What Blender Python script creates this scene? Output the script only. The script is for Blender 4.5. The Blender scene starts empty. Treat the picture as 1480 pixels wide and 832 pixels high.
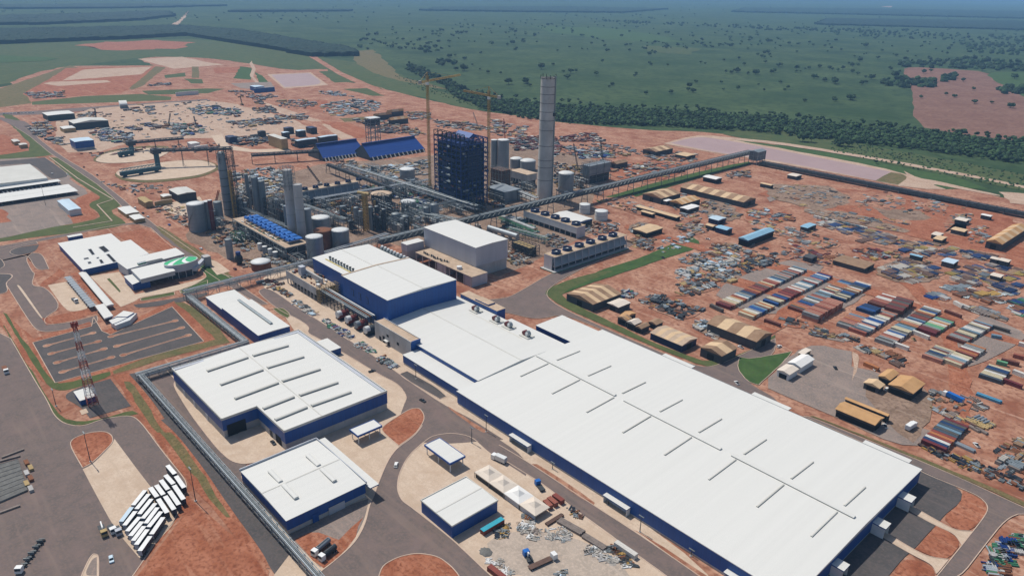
import bpy, math, random
from mathutils import Matrix, Vector
R = random.Random(11)
sc = bpy.context.scene
col = sc.collection
# ---------------------------------------------------------------- camera, sky, sun, exposure
CAM_H = 220.0
FOC = 1068.65                      # focal length in pixels of a 1480 x 832 frame
AX = ((0.6717419, 0.2913183, -0.6810994), (0.7406174, -0.2445359, 0.6258499), (0.0157683, -0.9248437, -0.3800204))
cam = bpy.data.cameras.new('camera'); cam_o = bpy.data.objects.new('camera', cam); col.objects.link(cam_o)
cam.sensor_width = 36.0; cam.lens = FOC * 36.0 / 1480.0; cam.clip_start = 1.0; cam.clip_end = 120000.0
m = Matrix.Identity(4)
for i in range(3):
    m[i][0] = AX[i][0]; m[i][1] = -AX[i][1]; m[i][2] = -AX[i][2]
m[2][3] = CAM_H
cam_o.matrix_world = m
sc.camera = cam_o
SUN_EL, SHX, SHY = 58.0, 1.0, 0.06          # shadows fall along +X
sun_dir = Vector((-SHX, -SHY, math.tan(math.radians(SUN_EL)) * math.hypot(SHX, SHY))).normalized()
world = bpy.data.worlds.new('World'); sc.world = world; world.use_nodes = True
wn = world.node_tree; bg = wn.nodes['Background']
sky = wn.nodes.new('ShaderNodeTexSky'); sky.sky_type = 'NISHITA'; sky.sun_disc = False
sky.sun_elevation = math.radians(SUN_EL); sky.sun_rotation = math.atan2(sun_dir.x, sun_dir.y)
wn.links.new(sky.outputs[0], bg.inputs[0]); bg.inputs[1].default_value = 0.09
sl = bpy.data.lights.new('sun', 'SUN'); sl.energy = 3.7; sl.angle = math.radians(0.5); sl.color = (1.0, 0.95, 0.87)
so = bpy.data.objects.new('sun', sl); col.objects.link(so); so.location = (0, 0, 400)
so.rotation_euler = (-sun_dir).to_track_quat('-Z', 'Y').to_euler()
sc.view_settings.view_transform = 'Standard'; sc.view_settings.look = 'None'
sc.view_settings.exposure = 0.08; sc.view_settings.gamma = 1.0; sc.view_settings.use_curve_mapping = False
sc.render.engine = 'CYCLES'
sc.cycles.use_denoising = True
sc.cycles.max_bounces = 5; sc.cycles.diffuse_bounces = 2; sc.cycles.glossy_bounces = 2
sc.cycles.transmission_bounces = 2; sc.cycles.volume_bounces = 1; sc.cycles.transparent_max_bounces = 6

# ---------------------------------------------------------------- survey helpers
def P(x, y, z=0.0):
    """bearing (x, y) taken from the camera station -> plan position (X, Y) of a point at height z"""
    a, b = (x - 740.0) / FOC, (y - 416.0) / FOC
    w = [AX[i][0] * a + AX[i][1] * b + AX[i][2] for i in range(3)]
    t = (z - CAM_H) / w[2]
    return (w[0] * t, w[1] * t)
def Q(cx, cy, x, y):
    return (cx + x / 3.6975, cy + y / 3.6975)
def QS(cx, cy, pts):
    return [Q(cx, cy, *p) for p in pts]
def lin(c):
    if isinstance(c, str):
        c = tuple(int(c[i:i + 2], 16) / 255 for i in (0, 2, 4))
        return tuple((v / 12.92 if v <= .04045 else ((v + .055) / 1.055) ** 2.4) for v in c)
    return c

# ---------------------------------------------------------------- materials
MATS = {}
def mat(name, c, rough=.8, var=.12, scale=.15, c2=None, metal=0.0, bump=0.0, detail=5.0, streak=None, spec=.3):
    """procedural surface: two tones mixed by noise in metres, plus fine grain"""
    if name in MATS: return MATS[name]
    c = lin(c)
    c2 = lin(c2) if c2 else tuple(max(0, v * (1 - 2.2 * var)) for v in c)
    m = bpy.data.materials.new(name); m.use_nodes = True
    n = m.node_tree; N = n.nodes; L = n.links
    bs = N['Principled BSDF']; bs.inputs['Roughness'].default_value = rough; bs.inputs['Metallic'].default_value = metal
    bs.inputs['Specular IOR Level'].default_value = spec
    geo = N.new('ShaderNodeNewGeometry')
    mp = N.new('ShaderNodeMapping'); L.new(geo.outputs['Position'], mp.inputs[0])
    mp.inputs['Scale'].default_value = streak or (1, 1, 1)
    no = N.new('ShaderNodeTexNoise'); no.inputs['Scale'].default_value = scale; no.inputs['Detail'].default_value = detail
    no.inputs['Roughness'].default_value = .62
    L.new(mp.outputs[0], no.inputs['Vector'])
    rp = N.new('ShaderNodeMapRange'); rp.inputs[1].default_value = .33; rp.inputs[2].default_value = .67
    L.new(no.outputs[0], rp.inputs[0])
    mx = N.new('ShaderNodeMix'); mx.data_type = 'RGBA'
    mx.inputs[6].default_value = (*c, 1); mx.inputs[7].default_value = (*c2, 1)
    L.new(rp.outputs[0], mx.inputs[0])
    oi = N.new('ShaderNodeObjectInfo')
    hv = N.new('ShaderNodeHueSaturation')
    mr = N.new('ShaderNodeMapRange'); mr.inputs[3].default_value = 1 - var * .6; mr.inputs[4].default_value = 1 + var * .4
    L.new(oi.outputs['Random'], mr.inputs[0]); L.new(mr.outputs[0], hv.inputs['Value']); L.new(mx.outputs[2], hv.inputs['Color'])
    L.new(hv.outputs[0], bs.inputs['Base Color'])
    if bump:
        bp = N.new('ShaderNodeBump'); bp.inputs['Strength'].default_value = bump; bp.inputs['Distance'].default_value = .3
        n2 = N.new('ShaderNodeTexNoise'); n2.inputs['Scale'].default_value = 1.6; n2.inputs['Detail'].default_value = 4
        L.new(geo.outputs['Position'], n2.inputs['Vector']); L.new(n2.outputs[0], bp.inputs['Height']); L.new(bp.outputs[0], bs.inputs['Normal'])
    MATS[name] = m
    return m
def mat_ground(name, cols, s1, s2, s3=1.2, rough=.95, bump=.25, track=0.0):
    """four-tone ground: big patches, mid patches, fine speckle"""
    m = bpy.data.materials.new(name); m.use_nodes = True
    n = m.node_tree; N = n.nodes; L = n.links
    bs = N['Principled BSDF']; bs.inputs['Roughness'].default_value = rough; bs.inputs['Specular IOR Level'].default_value = .15
    geo = N.new('ShaderNodeNewGeometry')
    def noise(s, d=6.0, lo=.36, hi=.64, off=0.0):
        mp = N.new('ShaderNodeMapping'); mp.inputs['Location'].default_value = (off, off * 1.7, 0); L.new(geo.outputs['Position'], mp.inputs[0])
        t = N.new('ShaderNodeTexNoise'); t.inputs['Scale'].default_value = s; t.inputs['Detail'].default_value = d
        t.inputs['Roughness'].default_value = .6; t.inputs['Distortion'].default_value = .4; L.new(mp.outputs[0], t.inputs['Vector'])
        r = N.new('ShaderNodeMapRange'); r.inputs[1].default_value = lo; r.inputs[2].default_value = hi; L.new(t.outputs[0], r.inputs[0])
        return r.outputs[0]
    def mix(f, a, b):
        x = N.new('ShaderNodeMix'); x.data_type = 'RGBA'; L.new(f, x.inputs[0])
        for k, v in ((6, a), (7, b)):
            if isinstance(v, tuple): x.inputs[k].default_value = (*v, 1)
            else: L.new(v, x.inputs[k])
        return x.outputs[2]
    cs = [lin(c) for c in cols]
    a = mix(noise(s1), cs[0], cs[1])
    b = mix(noise(s2, off=37.), a, cs[2])
    if track:
        mp = N.new('ShaderNodeMapping'); mp.inputs['Rotation'].default_value = (0, 0, .25); mp.inputs['Scale'].default_value = (.012, .16, 1); L.new(geo.outputs['Position'], mp.inputs[0])
        t = N.new('ShaderNodeTexNoise'); t.inputs['Scale'].default_value = 1.0; t.inputs['Detail'].default_value = 4; t.inputs['Distortion'].default_value = 1.2; L.new(mp.outputs[0], t.inputs['Vector'])
        r = N.new('ShaderNodeMapRange'); r.inputs[1].default_value = .56; r.inputs[2].default_value = .74; r.inputs[4].default_value = track; L.new(t.outputs[0], r.inputs[0])
        b = mix(r.outputs[0], b, cs[4])
    f = noise(s3, 3.0, .45, .72, 11.)
    d = mix(f, b, cs[3])
    L.new(d, bs.inputs['Base Color'])
    if bump:
        bp = N.new('ShaderNodeBump'); bp.inputs['Strength'].default_value = bump; bp.inputs['Distance'].default_value = .25
        L.new(f, bp.inputs['Height']); L.new(bp.outputs[0], bs.inputs['Normal'])
    MATS[name] = m
    return m
mat_ground('pasture', ['344a28', '2a3e23', '485936', '273a1f'], .0012, .006, .05, bump=0)
mat_ground('red_earth', ['98664f', '85523d', 'b28870', '7b4f3d', 'bf9c86'], .011, .045, .3, track=.85)
mat_ground('bare_earth', ['995f45', '864c35', 'a97056', '784632', 'b78a70'], .02, .09, .6, track=.8)
mat_ground('tan_earth', ['b59a85', 'a88b76', 'bfa793', '9a7f6b', 'c6b3a0'], .015, .07, .6, track=0.6)
mat_ground('grey_gravel', ['857a73', '8f7f75', '786f69', '99857a', 'a8988b'], .02, .1, .9, track=0.6)
mat_ground('plant_ground', ['86705f', '786252', '988170', '685548', 'ad9987'], .015, .07, .5, track=.7)
mat_ground('pale_gravel', ['aa9c8e', 'b3a394', '9e9184', 'bcab9b', 'c4b5a6'], .02, .1, .8, track=.7)
mat_ground('ploughed', ['7d5b4d', '745346', '876758', '67493f'], .004, .02, .12, bump=0)
mat_ground('asphalt', ['70645f', '776762', '655c58', '7a6961', '87766b'], .03, .12, .8, rough=.9, bump=.1, track=0.55)
mat_ground('dark_asphalt', ['545150', '5a5553', '4c4a49', '615856', '6e635f'], .03, .12, .8, rough=.9, bump=.1, track=0.5)
mat_ground('concrete', ['c2ac96', 'b7a08a', 'cab6a1', 'b8a28d', 'a8947f'], .05, .15, .9, rough=.9, bump=.1, track=0.4)
mat_ground('grass', ['48572f', '404e2b', '566038', '5f5b3d'], .02, .12, .8)
mat_ground('bright_grass', ['38542a', '324b26', '476032', '434f30'], .02, .12, .8)
mat_ground('dry_grass', ['676340', '585c3a', '7c6a4a', '544c31'], .02, .12, .8)
mat_ground('scrub', ['3f572f', '374d2a', '525c36', '514e34'], .01, .05, .4)
mat_ground('pale_water', ['a58c88', 'a18884', 'a98f8c', 'a08683'], .003, .01, .05, rough=.45, bump=0)
mat('white_roof', 'd3d2cc', .6, .03, .5, 'cfcec8', detail=3, spec=.2, streak=(.8, .002, 0))
mat('cream_roof', 'cac8c0', .6, .04, .05, 'bebcb3', spec=.2)
mat('blue_clad', '12509a', .5, .05, 1.2, '0e4485', streak=(1, 1, .04), spec=.4)
mat('grey_clad', 'b9bcc2', .55, .06, .08, 'a9adb4', streak=(1, 1, .2))
mat('concrete_wall', 'b9b7b4', .85, .08, .12, 'a3a09c', streak=(1, 1, .3))
mat('kerb', 'c9b09c', .9, .1, .2)
mat('steel', '7f8688', .5, .12, .3, metal=.3)
mat('galv', '9aa2a4', .45, .1, .4, '7d8689', metal=.35)
mat('dark_steel', '3a4045', .6, .15, .3)
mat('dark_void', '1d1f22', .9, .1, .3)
mat('white_paint', 'e3e3e0', .5, .05, .3)
mat('glass', '2b3640', .2, .05, .3)
mat('tyre', '1b1b1c', .9, .1, .5)
mat('red_machine', '6e2f2f', .5, .1, .5)
mat('yellow_paint', 'c9b45a', .6, .1, .5)
mat('beige_roof', 'c2ab93', .85, .12, .2, 'a9937c')
mat('dark_concrete', '85827e', .9, .12, .1)
mat('boiler_dark', '141d2e', .7, .2, .15, '0e1622')
mat('frame_dark', '1d2a3c', .7, .2, .3)
mat('clad_navy', '1a2f55', .6, .15, .3)
mat('tan_paint', 'b39a6a', .8, .15, .3)
mat('navy', '1d2f55', .5, .1, .3)
mat('store_blue', '1b4690', .5, .06, .5, '173d80', streak=(1, .05, 1))
mat('mast_red', 'a34a3a', .6, .1, .5)
mat('roof_green', '2fae72', .5, .05, .1)
mat('ice_roof', 'bcd0dc', .5, .05, .1)
mat('teal_steel', '2f5a66', .55, .15, .3)
mat('dark_green', '3c4a44', .7, .15, .3)
mat('grey_mesh', '74736f', .85, .15, .5, '5b5a57')
mat('trailer_side', '3c4450', .6, .15, .4)
mat('plank', '8c8078', .9, .15, .5)
mat('turq_steel', '4f8fae', .6, .1, .4)
mat('stain_concrete', 'c4c1bb', .9, .1, .1, 'a39f9a', streak=(.6, .6, .5))
mat('dust_white', 'b9b3a9', .8, .12, .4)
mat('tarp_blue', '2a4370', .6, .15, .3)
mat('tarp_yellow', '9a8648', .7, .15, .3)

# ---------------------------------------------------------------- mesh builder and tagging
class MB:
    def __init__(s): s.v = []; s.f = []; s.m = []; s.s = []; s.names = []
    def mi(s, name):
        if name not in s.names: s.names.append(name)
        return s.names.index(name)
    def add(s, vs, fs, m, smooth=False):
        o = len(s.v); s.v += [tuple(p) for p in vs]; k = s.mi(m)
        for f in fs: s.f.append([o + i for i in f]); s.m.append(k); s.s.append(smooth)
    def box(s, u0, u1, v0, v1, z0, z1, m, top=None):
        vs = [(u0, v0, z0), (u1, v0, z0), (u1, v1, z0), (u0, v1, z0), (u0, v0, z1), (u1, v0, z1), (u1, v1, z1), (u0, v1, z1)]
        s.add(vs, [(0, 1, 5, 4), (1, 2, 6, 5), (2, 3, 7, 6), (3, 0, 4, 7), (3, 2, 1, 0)], m)
        s.add(vs[4:], [(0, 1, 2, 3)], top or m)
    def bar(s, p, q, w, h, m):
        """rectangular bar from p to q (centre line), w wide, h high"""
        p, q = Vector(p), Vector(q); d = q - p
        if d.length < 1e-6: return
        d.normalize()
        a = d.cross(Vector((0, 0, 1)))
        if a.length < 1e-4: a = Vector((1, 0, 0))
        a.normalize(); b = a.cross(d)
        a *= w / 2; b *= h / 2
        vs = [p - a - b, p + a - b, p + a + b, p - a + b, q - a - b, q + a - b, q + a + b, q - a + b]
        s.add(vs, [(0, 1, 2, 3), (5, 4, 7, 6), (1, 0, 4, 5), (2, 1, 5, 6), (3, 2, 6, 7), (0, 3, 7, 4)], m)
    def cyl(s, u, v, r, z0, z1, m, n=20, r2=None, cap=True, top=None):
        r2 = r if r2 is None else r2
        a = [(math.cos(2 * math.pi * i / n), math.sin(2 * math.pi * i / n)) for i in range(n)]
        vs = [(u + r * c, v + r * w, z0) for c, w in a] + [(u + r2 * c, v + r2 * w, z1) for c, w in a]
        s.add(vs, [(i, (i + 1) % n, n + (i + 1) % n, n + i) for i in range(n)], m, True)
        if cap: s.add(vs[n:], [tuple(range(n))], top or m)
    def cone(s, u, v, r, z0, z1, m, n=20):
        vs = [(u + r * math.cos(2 * math.pi * i / n), v + r * math.sin(2 * math.pi * i / n), z0) for i in range(n)] + [(u, v, z1)]
        s.add(vs, [(i, (i + 1) % n, n) for i in range(n)], m, True)
    def lathe(s, u, v, prof, m, n=20):
        vs = [(u + r * math.cos(2 * math.pi * i / n), v + r * math.sin(2 * math.pi * i / n), z) for r, z in prof for i in range(n)]
        s.add(vs, [(k * n + i, k * n + (i + 1) % n, (k + 1) * n + (i + 1) % n, (k + 1) * n + i) for k in range(len(prof) - 1) for i in range(n)], m, True)
    def pipe(s, p, q, r, m, n=8):
        p, q = Vector(p), Vector(q); d = (q - p).normalized()
        a = d.cross(Vector((0, 0, 1)));  a = a if a.length > 1e-3 else Vector((1, 0, 0)); a.normalize(); b = a.cross(d)
        ring = [a * math.cos(2 * math.pi * i / n) * r + b * math.sin(2 * math.pi * i / n) * r for i in range(n)]
        vs = [p + x for x in ring] + [q + x for x in ring]
        s.add(vs, [((i + 1) % n, i, n + i, n + (i + 1) % n) for i in range(n)], m, True)
        s.add(vs, [tuple(range(n)), tuple(range(2 * n - 1, n - 1, -1))], m)
    def prism(s, pts, z0, z1, m, top=None):
        n = len(pts)
        ar = sum(pts[i][0] * pts[(i + 1) % n][1] - pts[(i + 1) % n][0] * pts[i][1] for i in range(n))
        if ar < 0: pts = pts[::-1]
        vs = [(x, y, z0) for x, y in pts] + [(x, y, z1) for x, y in pts]
        s.add(vs, [(i, (i + 1) % n, n + (i + 1) % n, n + i) for i in range(n)], m)
        s.add(vs[n:], [tuple(range(n))], top or m)
    def sheet(s, pts, z, m):
        n = len(pts)
        ar = sum(pts[i][0] * pts[(i + 1) % n][1] - pts[(i + 1) % n][0] * pts[i][1] for i in range(n))
        if ar < 0: pts = pts[::-1]
        s.add([(x, y, z) for x, y in pts], [tuple(range(n))], m)
    def gable(s, u0, u1, v0, v1, z0, zr, m, axis='u', end=None, t=.12):
        """low-pitch gable roof, ridge along axis, with closed gable ends"""
        if axis == 'u':
            c = (v0 + v1) / 2
            vs = [(u0, v0, z0), (u1, v0, z0), (u1, c, zr), (u0, c, zr), (u1, v1, z0), (u0, v1, z0)]
        else:
            c = (u0 + u1) / 2
            vs = [(u1, v0, z0), (u1, v1, z0), (c, v1, zr), (c, v0, zr), (u0, v1, z0), (u0, v0, z0)]
        lo = [(x, y, z - t) for x, y, z in vs]
        s.add(vs + lo, [(0, 1, 2, 3), (3, 2, 4, 5), (6, 7, 1, 0), (10, 11, 5, 4)], m)
        s.add(vs + lo, [(7, 8, 2, 1), (8, 10, 4, 2), (9, 6, 0, 3), (11, 9, 3, 5), (7, 10, 8), (6, 9, 11)], end or m)
    def mesh(s, name, off=(0, 0, 0)):
        me = bpy.data.meshes.new(name)
        ox, oy, oz = off
        me.from_pydata([(x - ox, y - oy, z - oz) for x, y, z in s.v], [], s.f)
        for k in s.names: me.materials.append(MATS[k])
        me.polygons.foreach_set('material_index', s.m)
        me.polygons.foreach_set('use_smooth', s.s)
        me.update()
        return me
    def build(s, name, parent=None, local=False, loc=None):
        if not s.v: return None
        off = (0, 0, 0)
        if parent is not None and not local:
            q = parent
            ox = oy = oz = 0
            while q is not None: ox += q.location.x; oy += q.location.y; oz += q.location.z; q = q.parent
            off = (ox, oy, oz)
        if loc is not None: off = loc
        o = bpy.data.objects.new(name, s.mesh(name, off)); col.objects.link(o)
        if loc is not None: o.location = loc
        if parent is not None: o.parent = parent
        return o
def tag(o, label, cat, group=None):
    o['label'] = label; o['category'] = cat
    if group: o['group'] = group
    return o
def thing(name, label, cat, loc=(0, 0, 0), rz=0.0, group=None):
    o = bpy.data.objects.new(name, None); col.objects.link(o)
    o.location = loc; o.rotation_euler = (0, 0, rz); o.empty_display_size = 1
    return tag(o, label, cat, group)
def dup(root, loc, rz, label=None, group=None):
    r = root.copy(); col.objects.link(r); r.location = loc; r.rotation_euler = (0, 0, rz)
    if label: r['label'] = label
    if group: r['group'] = group
    for ch in root.children:
        c = ch.copy(); col.objects.link(c); c.parent = r
        for g in ch.children:
            d = g.copy(); col.objects.link(d); d.parent = c
    return r
def struct(o, kind='structure'):
    o['kind'] = kind
    return o
def ordinal(i):
    w = 'first second third fourth fifth sixth seventh eighth ninth tenth eleventh twelfth'.split()
    return w[i] if i < 12 else '%dth' % (i + 1) if (i + 1) % 10 not in (1, 2, 3) or (i + 1) % 100 in (11, 12, 13) else '%d%s' % (i + 1, {1: 'st', 2: 'nd', 3: 'rd'}[(i + 1) % 10])

# ---------------------------------------------------------------- ground sheets
ZL = [0.0]
def ragged(pts, amp, step):
    out = []
    n = len(pts)
    for i in range(n):
        a, b = pts[i], pts[(i + 1) % n]
        L = math.hypot(b[0] - a[0], b[1] - a[1]); k = max(1, min(60, int(L / step)))
        for j in range(k):
            t = j / k
            e = amp if 0 < j else amp * .3
            out.append((a[0] + (b[0] - a[0]) * t + R.uniform(-e, e), a[1] + (b[1] - a[1]) * t + R.uniform(-e, e)))
    return out
def chaikin(pts, it=2):
    for _ in range(it):
        out = []; n = len(pts)
        for i in range(n):
            a, b, c = pts[i - 1], pts[i], pts[(i + 1) % n]
            v1 = (b[0] - a[0], b[1] - a[1]); v2 = (c[0] - b[0], c[1] - b[1])
            l1, l2 = math.hypot(*v1) or 1, math.hypot(*v2) or 1
            cs = (v1[0] * v2[0] + v1[1] * v2[1]) / (l1 * l2)
            if cs > .2:
                out += [(b[0] - v1[0] * .22, b[1] - v1[1] * .22), (b[0] + v2[0] * .22, b[1] + v2[1] * .22)]
            else: out.append(b)
        pts = out
    return pts
def ground(name, m, px, rag=0.0, step=8.0, kerb=None, kind='structure', label=None, z=None, metres=False, nok=(), sm=1):
    ZL[0] += .0025
    zz = ZL[0] if z is None else z
    pts = list(px) if metres else [P(*p) for p in px]
    if rag: pts = ragged(chaikin(pts, 1) if sm else pts, rag, step)
    elif sm: pts = chaikin(pts)
    b = MB(); b.sheet(pts, zz, m)
    o = struct(b.build(name), kind)
    if label: o['label'] = label
    if kerb:
        k = MB(); n = len(pts); bx = []
        for (x0, y0, x1, y1) in nok:
            q = [P(*c) for c in ((x0, y0), (x1, y0), (x1, y1), (x0, y1))]; bx.append(q)
        def inside(p):
            for q in bx:
                sg = [(q[(i + 1) % 4][0] - q[i][0]) * (p[1] - q[i][1]) - (q[(i + 1) % 4][1] - q[i][1]) * (p[0] - q[i][0]) for i in range(4)]
                if all(v >= 0 for v in sg) or all(v <= 0 for v in sg): return True
            return False
        for i in range(n):
            a, c = pts[i], pts[(i + 1) % n]
            if max(abs(a[0]), abs(a[1]), abs(c[0]), abs(c[1])) < 1400 and not inside(((a[0] + c[0]) / 2, (a[1] + c[1]) / 2)): k.bar((*a, zz + .05), (*c, zz + .05), kerb, .2, 'kerb')
        if k.v: struct(k.build('kerb'))
    return o

# ================================================================ GROUND
b = MB(); S = 60000.0
b.sheet([(-S, -S), (S, -S), (S, S), (-S, S)], 0.0, 'pasture'); struct(b.build('ground'))
def g(name, m, cx, cy, pts, **k): return ground(name, m, QS(cx, cy, pts), **k)
W4 = lambda x0, y0, w, pts: [(x0 + x * w / 1478.0, y0 + y * w / 1478.0) for x, y in pts]
# far land
ground('field', 'scrub', [(-300, 62), (180, 58), (300, 56), (480, 84), (560, 100), (600, 120), (700, 150), (690, 160), (480, 112), (300, 90), (200, 84), (80, 100), (0, 125), (-300, 170)], rag=14, step=60)
ground('terrain', 'bare_earth', [(110, 66), (150, 61), (230, 58), (280, 62), (260, 70), (180, 73), (140, 71)], rag=26, step=30, sm=0)
ground('terrain', 'dry_grass', [(505, 75), (540, 72), (560, 92), (580, 112), (640, 126), (660, 133), (600, 122), (560, 112), (520, 96)], rag=10, step=40)
ground('field', 'ploughed', [(1303, 100), (1318, 97), (1360, 99), (1430, 104), (1450, 125), (1700, 150), (1700, 225), (1480, 205), (1390, 194), (1320, 182), (1318, 130)], rag=3, step=60)
ground('field', 'bright_grass', [(1420, 105), (1480, 104), (1700, 106), (1700, 150), (1480, 140), (1450, 125)], rag=6, step=60)
# the red construction site
ground('terrain', 'red_earth', [(-600, 190), (-300, 170), (0, 130), (40, 108), (95, 96), (130, 95), (222, 95), (200, 85), (230, 82), (300, 84), (360, 92), (420, 102), (466, 100), (490, 118), (530, 122), (580, 135), (640, 150), (690, 160), (740, 166), (800, 176), (860, 182), (930, 188), (1040, 192), (1090, 202), (1200, 227), (1300, 250), (1340, 262), (1480, 292), (1900, 385), (1900, 1100), (-600, 1100)], rag=6, step=30)
ground('terrain', 'plant_ground', [(262, 345), (300, 300), (330, 268), (420, 250), (470, 235), (620, 228), (700, 205), (790, 215), (900, 240), (850, 285), (880, 320), (840, 345), (720, 400), (560, 350), (440, 385), (400, 402), (330, 372)], rag=3, step=12)
# left, beyond the site road: embankments and levelled beds
Z = (0, 60, 300)
ground('terrain', 'dry_grass', W4(*Z, [(-300, 400), (20, 330), (500, 170), (560, 190), (180, 380), (230, 440), (0, 470), (-300, 520)]), rag=1.8, sm=0, step=40)
ground('terrain', 'bare_earth', W4(*Z, [(470, 190), (1110, 178), (920, 340), (860, 370), (260, 410), (160, 375), (330, 280)]), rag=2.2, sm=0, step=30)
ground('terrain', 'tan_earth', W4(*Z, [(440, 280), (600, 200), (1080, 180), (1000, 235)]), rag=2.7, sm=0, step=30)
ground('terrain', 'tan_earth', W4(*Z, [(310, 300), (360, 288), (760, 276), (790, 290), (420, 318)]), rag=1.4, sm=0, step=30)
ground('terrain', 'dry_grass', W4(*Z, [(1110, 178), (1180, 185), (1010, 320), (940, 345), (920, 335)]), rag=1.4, sm=0, step=30)
ground('terrain', 'tan_earth', W4(*Z, [(980, 125), (1300, 110), (1478, 150), (1600, 165), (1300, 190), (1240, 195)]), rag=1.4, sm=0, step=30)
ground('field', 'scrub', W4(*Z, [(1170, 240), (1320, 222), (1320, 250), (1180, 262)]), rag=1.8, sm=0, step=20)
ground('field', 'scrub', W4(*Z, [(1310, 265), (1440, 270), (1450, 300), (1360, 300)]), rag=1.8, sm=0, step=20)
ground('terrain', 'dry_grass', W4(*Z, [(1365, 180), (1415, 180), (1420, 260), (1365, 260)]), rag=1.4, sm=0, step=20)
ground('field', 'scrub', W4(*Z, [(1010, 352), (1478, 335), (1600, 338), (1478, 370), (1060, 380)]), rag=1.8, sm=0, step=30)
ground('field', 'grass', W4(*Z, [(230, 430), (600, 390), (1000, 375), (1220, 395), (1215, 418), (640, 440), (230, 452)]), rag=1.8, sm=0, step=30)
ground('road', 'asphalt', W4(*Z, [(-600, 560), (0, 508), (300, 492), (800, 455), (1478, 410), (1478, 425), (800, 478), (300, 520), (0, 528), (-600, 585)]), rag=0.3, sm=0, step=30)
Y2 = (250, 80, 300)
ground('terrain', 'bare_earth', W4(*Y2, [(290, 90), (480, 82), (500, 120), (300, 130)]), rag=2.7, sm=0, step=20)
ground('field', 'bright_grass', W4(*Y2, [(480, 80), (560, 90), (560, 175), (430, 165)]), rag=1.8, sm=0, step=20)
ground('field', 'bright_grass', W4(*Y2, [(580, 120), (640, 150), (700, 210), (620, 200)]), rag=1.8, sm=0, step=20)
ground('terrain', 'tan_earth', W4(*Y2, [(560, 40), (590, 100), (570, 150), (620, 200), (590, 200), (545, 140), (565, 100), (545, 60)]), rag=1.4, sm=0, step=20)
ground('terrain', 'red_earth', W4(*Y2, [(640, 150), (960, 105), (1100, 100), (1140, 195), (1360, 205), (1360, 240), (780, 260)]), rag=1.8, sm=0, step=20)
ground('terrain', 'tan_earth', W4(*Y2, [(670, 135), (980, 122), (1105, 212), (790, 238)]), rag=0.5, sm=0)
ground('water', 'pale_water', W4(*Y2, [(700, 140), (970, 127), (1088, 208), (795, 228)]), label='pale square settling pond')
ground('field', 'scrub', W4(*Y2, [(1040, 115), (1180, 110), (1330, 190), (1150, 195)]), rag=1.8, sm=0, step=20)
ground('field', 'scrub', W4(*Y2, [(1210, 240), (1478, 232), (1560, 290), (1420, 290)]), rag=1.8, sm=0, step=20)
ground('path', 'red_earth', W4(*Y2, [(960, 5), (1020, 10), (1200, 120), (1478, 240), (1900, 370), (2000, 420), (1478, 280), (1180, 140)]), rag=0.9, sm=0, step=30)
ground('terrain', 'grey_gravel', W4(*Y2, [(410, 200), (700, 190), (730, 250), (480, 235)]), rag=1.4, sm=0, step=20)
# laydown plain in the middle distance
ground('terrain', 'tan_earth', W4(*Z, [(400, 560), (640, 480), (1000, 450), (1478, 420), (1650, 440), (2100, 560), (2250, 640), (1900, 700), (1478, 690), (1000, 700), (700, 790), (480, 790), (400, 700)]), rag=3.1, sm=0, step=20)
ground('road', 'concrete', W4(*Y2, [(270, 572), (350, 565), (400, 640), (560, 670), (800, 665), (860, 690), (560, 690), (330, 665)]), rag=0.5, sm=0, step=15)
ground('road', 'tan_earth', W4(*Y2, [(1060, 490), (1150, 485), (1290, 590), (1200, 600)]), rag=0.5, sm=0, step=15)
ground('road', 'tan_earth', W4(*Y2, [(640, 330), (900, 415), (1060, 470), (980, 470), (700, 400)]), rag=0.9, sm=0, step=15)
ground('terrain', 'bare_earth', W4(*Y2, [(900, 330), (1100, 320), (1110, 380), (960, 390)]), rag=2.7, sm=0, step=15)
ground('terrain', 'bare_earth', W4(*Y2, [(1050, 470), (1250, 480), (1420, 560), (1350, 590), (1300, 590)]), rag=1.8, sm=0, step=15)
ground('field', 'dry_grass', W4(*Y2, [(1180, 450), (1420, 435), (1478, 460), (1220, 475)]), rag=1.8, sm=0, step=15)
# left edge yard
ground('terrain', 'bare_earth', W4(0, 200, 260, [(-400, 20), (-100, -30), (60, -30), (300, 90), (0, 140), (-400, 180)]), rag=3, step=20)
V3 = (0, 200, 260)
ground('field', 'grass', W4(*V3, [(-400, 180), (0, 140), (300, 92), (60, -140), (20, -200), (120, -190), (420, 95), (450, 130), (350, 150), (0, 172), (-400, 210)]), rag=1, step=15)
ground('field', 'grass', W4(*V3, [(400, 155), (520, 165), (640, 230), (760, 330), (900, 420), (1040, 520), (980, 560), (900, 600), (1040, 690), (1000, 720), (700, 770), (380, 800), (0, 850), (-400, 900), (-400, 860), (0, 828), (400, 730), (600, 705), (830, 655), (800, 600), (730, 560), (740, 525), (840, 490), (700, 400), (560, 300)]), rag=1, step=15, kerb=None)
b = MB(); _k = [P(*p) for p in W4(*V3, [(404, 153), (640, 331), (928, 503), (798, 546), (922, 680), (600, 733)])]
for _a, _c in zip(_k, _k[1:]): b.bar((*_a, .3), (*_c, .3), 1.0, .3, 'kerb')
struct(b.build('drain_channel'))
ground('terrain', 'grey_gravel', W4(*V3, [(-500, 180), (0, 172), (370, 152), (600, 320), (560, 330), (740, 440), (640, 500), (480, 500), (560, 600), (600, 700), (400, 735), (0, 825), (-500, 900)]), rag=1, step=20)
ground('road', 'dark_asphalt', W4(*V3, [(-400, 210), (0, 190), (370, 158), (590, 310), (470, 335), (400, 330), (260, 205), (0, 222), (-400, 250)]), kerb=.35)
ground('terrain', 'bare_earth', W4(*V3, [(-400, 560), (0, 575), (70, 600), (110, 680), (0, 695), (-400, 720)]), rag=4, step=15)
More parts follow.
